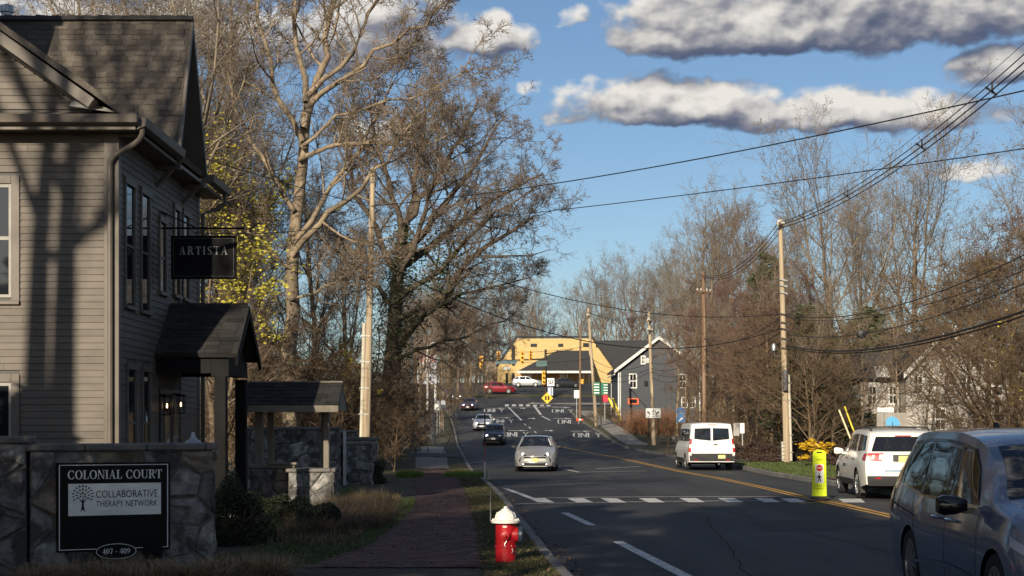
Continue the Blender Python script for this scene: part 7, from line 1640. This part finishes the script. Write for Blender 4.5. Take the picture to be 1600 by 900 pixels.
# ---- foreground planting
def blades(rg, C, H, lean, width, K=3):
    """bent grass blades rooted at C"""
    n = len(C); a = rg.random(n)*6.28; d = np.stack([np.cos(a), np.sin(a), np.zeros(n)], 1); ln = lean*(.3+1.0*rg.random(n)); h = H*(.55+.6*rg.random(n)); side = np.stack([-np.sin(a), np.cos(a), np.zeros(n)], 1); V = []
    for k in range(K+1):
        t = k/K; c = C+d*(ln*t**1.6)[:, None]+np.array([0, 0, 1.0])*(h*(t-.42*t**2.4*np.minimum(1.6, ln/np.maximum(h, .01))))[:, None]; w = width*(1-.85*t); V += [c+side*w, c-side*w]
    V = np.stack(V, 1); idx = np.arange(n*2*(K+1)).reshape(n, 2*(K+1)); Fq = np.concatenate([idx[:, [2*k, 2*k+1, 2*k+3, 2*k+2]] for k in range(K)]); return V.reshape(-1, 3), Fq
M_dry = mat('dry_straw', (.34, .24, .13), (.20, .135, .075), scale=5, rough=.85); M_drydark = mat('dull_straw', (.20, .145, .085), (.11, .08, .05), scale=5, rough=.85); M_lawn = mat('lawn_blade', (.060, .095, .018), (.085, .10, .028), scale=2, rough=.7); M_lush = mat('lush_blade', (.10, .19, .025), (.14, .20, .035), scale=3, rough=.65)
def clump(label, x, y, r, h, lean, n, m, seed, name='grass_clump', group=None):
    rg = np.random.default_rng(seed); a = rg.random(n)*6.28; q = np.sqrt(rg.random(n))*r; C = np.stack([q*np.cos(a), q*np.sin(a), np.zeros(n)], 1); V, Fq = blades(rg, C, h, lean, .005, 4); z = vz(x, y)-.03
    o = link(name, np_mesh(name, V, [Fq], m)); o.location = (x, y, z); tag(o, label, 'grass', group); return o
i = 0
for od, x, y, r in ranked(((-4.65, 15.9, .3), (-4.1, 16.1, .34), (-3.6, 16.0, .34), (-3.15, 16.35, .32), (-2.85, 16.8, .30), (-4.4, 15.5, .3), (-3.8, 15.5, .3), (-3.3, 15.7, .3), (-2.75, 16.2, .26), (-4.9, 15.4, .3))):
    i += 1; clump('dry straw grass clump before the address sign, %s from the left' % od, x, y, r, .34, .46, 1100, M_dry, 100+i, group='dry grass clumps under the address sign')
for od, x, y, r in ranked(((-3.0, 22.5, .35), (-2.75, 23.4, .35), (-2.5, 24.2, .38), (-2.9, 24.6, .38), (-3.3, 23.8, .38), (-2.4, 25.3, .36), (-2.8, 26.0, .38), (-3.2, 25.5, .4), (-2.45, 26.8, .36), (-2.7, 28, .4), (-3.1, 27.6, .4), (-3.4, 29, .4), (-2.75, 29.6, .4), (-3.0, 31.5, .4))):
    i += 1; clump('brown tufted grass clump beside the well, %s from the left' % od, x, y, r, .46, .52, 900, M_drydark, 100+i, group='grass clumps in the bed by the well')
clump('green strappy tuft beside the dark bushes', -3.72, 22.4, .16, .42, .38, 260, M_lush, 151, 'strappy_tuft'); clump('greenish tuft at the foot of the stone pier', P(545, 770, 34).x, 34, .2, .4, .35, 240, M_lush, 152, 'strappy_tuft')
def bush(label, x, y, rx, ry, h, n, m, seed, size=.035, name='evergreen_bush'):
    rg = np.random.default_rng(seed); d = norm(rg.normal(0, 1, (n, 3))); d[:, 2] = np.abs(d[:, 2]); rad = (.72+.28*rg.random(n)**.5)*(1+.16*np.sin(d[:, 0]*7+seed)+.12*np.sin(d[:, 1]*9)+.1*np.sin(d[:, 2]*11)); C = d*rad[:, None]*np.array([rx, ry, h]); V, Fq = quads(rg, C, size)
    root = thing(name, label, 'bush', (x, y, vz(x, y)-.03)); o = bpy.data.objects.new('foliage', np_mesh('foliage', V, [Fq], m)); COL.objects.link(o); o.parent = root
    m2 = 60; S = np.zeros((m2, 3)); D = norm(np.abs(rg.normal(0, 1, (m2, 3)))*np.array([1, 1, 1.4])*np.where(rg.random((m2, 3)) < .5, -1, 1)*np.array([1, 1, 0])+np.array([0, 0, .8])); p, q, _ = sprout(rg, S, D, np.full(m2, h*.95), np.full(m2, .012), 4, .15, .05, .4); V, Fq = tubes(p, q, 4); o = bpy.data.objects.new('stems', np_mesh('stems', V, [Fq], M_twig)); COL.objects.link(o); o.parent = root; return root
M_yew = mat('evergreen_leaf', (.018, .026, .010), (.032, .040, .016), scale=4, rough=.6)
bush('dark evergreen bush right of the sign wall end', -4.0, 20.9, .5, .5, .92, 24000, M_yew, 1, .017); bush('rounded dark bush in front of the wishing well', -3.45, 24.2, .55, .55, .48, 22000, M_yew, 2, .017); bush('dark bush left of the wishing well base', -4.75, 27.6, .6, .5, .42, 16000, M_yew, 3, .02)
bush('small dark bush at the foot of the stone pier', P(570, 750, 43).x, 43.5, .6, .5, .7, 8000, M_yew, 4, .025); bush('second dark bush in front of the rounded one', -3.0, 23.0, .42, .42, .42, 16000, M_yew, 5, .017)
for k, (px, Y, w) in enumerate(((1210, 74, 1.2), (1290, 72, 1.0), (1335, 66, 1.1), (1170, 80, 1.2))): bush(['clipped dark hedge bush left of the tall pale pole', 'dark hedge bush right of the yellow forsythia', 'dark bush beneath the guy wires', 'dark bush right of the white van'][k], (px-800)/F*Y, Y, w, .7, .9, 3500, mat('maroon_bush', (.04, .022, .018), (.06, .035, .025), scale=4, rough=.7), 10+k, .05)
# lawns as blades
def lawn(name, label, pts_fn, n, h, m, seed, width=.006):
    rg = np.random.default_rng(seed); C = pts_fn(rg, n); V, Fq = blades(rg, C, h, h*.7, width, 2); o = link(name, np_mesh(name, V, [Fq], m)); tag(o, label, kind='stuff'); return o
def strip_pts(y0, y1, fl, fr, p=1.0):
    def f(rg, n):
        y = y0+(y1-y0)*rg.random(n)**p; u = rg.random(n); return np.array([(lambda x: (x, yy, vz(x, yy)-.01))(fl(yy)+(fr(yy)-fl(yy))*uu) for yy, uu in zip(y, u)])
    return f
lawn('verge_grass', 'short worn grass on the strip between sidewalk and kerb', strip_pts(15, 62, lambda y: WALK_R(y)+.02, lambda y: LEFT(y)-.16, 1.5), 26000, .07, mat('worn_grass', (.10, .085, .040), (.065, .075, .022), scale=1.2, rough=.8), 5)
lawn('lawn_grass', 'dark lawn between the bed and the sidewalk', strip_pts(16.5, 34, lambda y: WALK_L(y)-1.5, lambda y: WALK_L(y)-.02, 1.2), 22000, .08, M_lawn, 6)
lawn('bank_grass', 'sunlit grass on the right verge', strip_pts(48, 72, lambda y: RIGHT(y)+.2, lambda y: RIGHT(y)+5, 1.0), 16000, .10, M_lawn, 7, .012)
lawn('bed_straw', 'dry straw litter over the bed by the well', strip_pts(20.5, 36, lambda y: -3.9, lambda y: WALK_L(y)-.35, 1.0), 12000, .16, M_drydark, 8)
for k, (px, py, Y, r) in enumerate(((727, 738, 50.5, .75), (640, 740, 50, .45))): clump(['lush green tuft at the kerb beyond the hydrant', 'lush green tuft left of the sidewalk'][k], (px-800)/F*Y, Y, r, .30, .14, 2600, M_lush, 160+k, 'grass_tuft')
sheet('planting_bed', [(-6.2, 15), (-2.45, 15), (-2.5, 36), (-6.2, 36)], M_soil, .004, 'mulched planting bed around the sign wall and well', 10)

# fallen leaves and grit along the kerb, the pavement and the bed
rg = np.random.default_rng(77); n = 5200; yy = 15+46*rg.random(n)**1.6; w_ = rg.random(n); C = []
for y, u, k in zip(yy, rg.random(n), w_):
    if k < .30: x = LEFT(y)+.02+.30*u**2; z = rz(x, y)+.012
    elif k < .62: x = WALK_R(y)+(LEFT(y)-.16-WALK_R(y))*u; z = vz(x, y)+.03
    elif k < .80: x = WALK_L(y)+(WALK_R(y)-WALK_L(y))*u; z = vz(x, y)+.026
    else: x = WALK_L(y)-1.8*u; z = vz(x, y)+.03
    C.append((x, y, z))
C = np.array(C); a = rg.random(n)*6.28; s = (.012+.022*rg.random(n))[:, None]; U_ = np.stack([np.cos(a), np.sin(a), rg.normal(0, .25, n)], 1)*s; W_ = np.stack([-np.sin(a), np.cos(a), rg.normal(0, .25, n)], 1)*s*.6
V_ = np.stack([C-U_, C-W_, C+U_, C+W_], 1).reshape(-1, 3); tag(link('leaf_litter', np_mesh('leaf_litter', V_, [np.arange(n*4).reshape(n, 4)], mat('dead_leaf', (.20, .125, .065), (.11, .07, .04), scale=1.7, rough=.85))), 'fallen leaves scattered along kerb and sidewalk', kind='stuff')

# ================================================================ unseen surroundings: street trees inferred from shadows, the rest added for shade
NB = thing('shade_house', 'unseen clapboard house added left of the picture for shade', 'house', (-14, 3, 0))  # added out of view to keep the foreground in shade
MB().bx(-20, -8.9, -3, 8.6, -.1, 4.3).build('wall', M_siding, NB); MB().prism([(-3.6, 4.3), (9.2, 4.3), (2.8, 6.2)], 'X', -20.4, -8.5).build('roof', M_shingle, NB)
for y in (-1, 2.5, 6):
    facade = MB(); facade.bx(-8.9, -8.84, y-.5, y+.5, 1.2, 2.9); w_ = facade.build('window', M_white, NB); MB().bx(-8.835, -8.825, y-.42, y+.42, 1.28, 2.82).build('pane', M_glass, w_)
for x, y, h, k, lab in ((-12.45, 8.8, 22, 'tall', 'tall bare shade tree before the clapboard house, out of frame left'), (-13.15, 8.0, 22, 'tall', 'second tall bare tree out of frame left'), (-13.5, -7.0, 16, 'wood', 'bare street tree behind the viewer, nearest the kerb'), (-2.5, -12.0, 17, 'wood', 'bare street tree behind the viewer on the verge'), (-14, -12, 18, 'vase', 'bare tree far behind the viewer by the added house'), (3.0, -30, 18, 'vase', 'bare tree far behind the viewer by the road'), (-6.0, -20.0, 17, 'wood', 'third bare street tree behind the viewer'), (-27, -3, 19, 'vase', 'bare garden tree left of the viewer'), (-11, -24, 18, 'wood2', 'fourth bare street tree behind the viewer'),
        (15, 20, 13, 'vase', 'unseen bare tree added on the right verge'), (18, 30, 14, 'wood', 'second unseen bare tree added on the right verge'), (17, 10, 14, 'wood', 'third unseen bare tree added on the right verge'), (20, 40, 13, 'vase', 'fourth unseen bare tree added on the right verge'), (16, -2, 14, 'vase', 'fifth unseen bare tree added on the right verge')):  # right-verge trees added unseen to hold sky light off the house
    plant(k, 'street_tree', lab, x, y, h, rz_=-13.2 if k == 'tall' else x, group='trees behind the viewer')
pine('pine_tree', 'unseen evergreen pine added to shade the lower clapboard wall', -11.0, 14.8, 6.0, 12, .36);  # added out of view to darken the house's lower front wall
for k, (x, y, H, st) in enumerate(((-6.4, -2.5, 16.5, .63), (-7.1, 3.0, 12, .47), (-8.0, -1.5, 13, .5), (-3.5, -2.0, 13.5, .58), (-0.8, -4.5, 12.5, .5), (-3.8, -7.0, 14, .6), (1.2, -6.5, 12.5, .42))): pine('pine_tree', ['first', 'second', 'third', 'fourth', 'fifth', 'sixth', 'seventh', 'eighth'][k]+' unseen high-crowned pine added behind the viewer for shade', x, y, H, 13+k, .165, 64, st)  # added crowns, set to shade road and sidewalk but leave the hydrant lit
plant('brush', 'bare_shrub', 'unseen big bare shrub added to dapple the sign wall', -8.4, 8.6, 6.5, rz_=4, cat='shrub', sx=1.2)  # added out of view for broken shade on the sign
for k, (x, y, H) in enumerate(((17, 15, 8), (21, 25, 9), (24, 36, 9))): pine('pine_tree', ['nearest', 'middle', 'farthest'][k]+' unseen evergreen added on the right verge', x, y, H, 23+k, .36)  # added unseen with the right-verge trees to cut sky fill
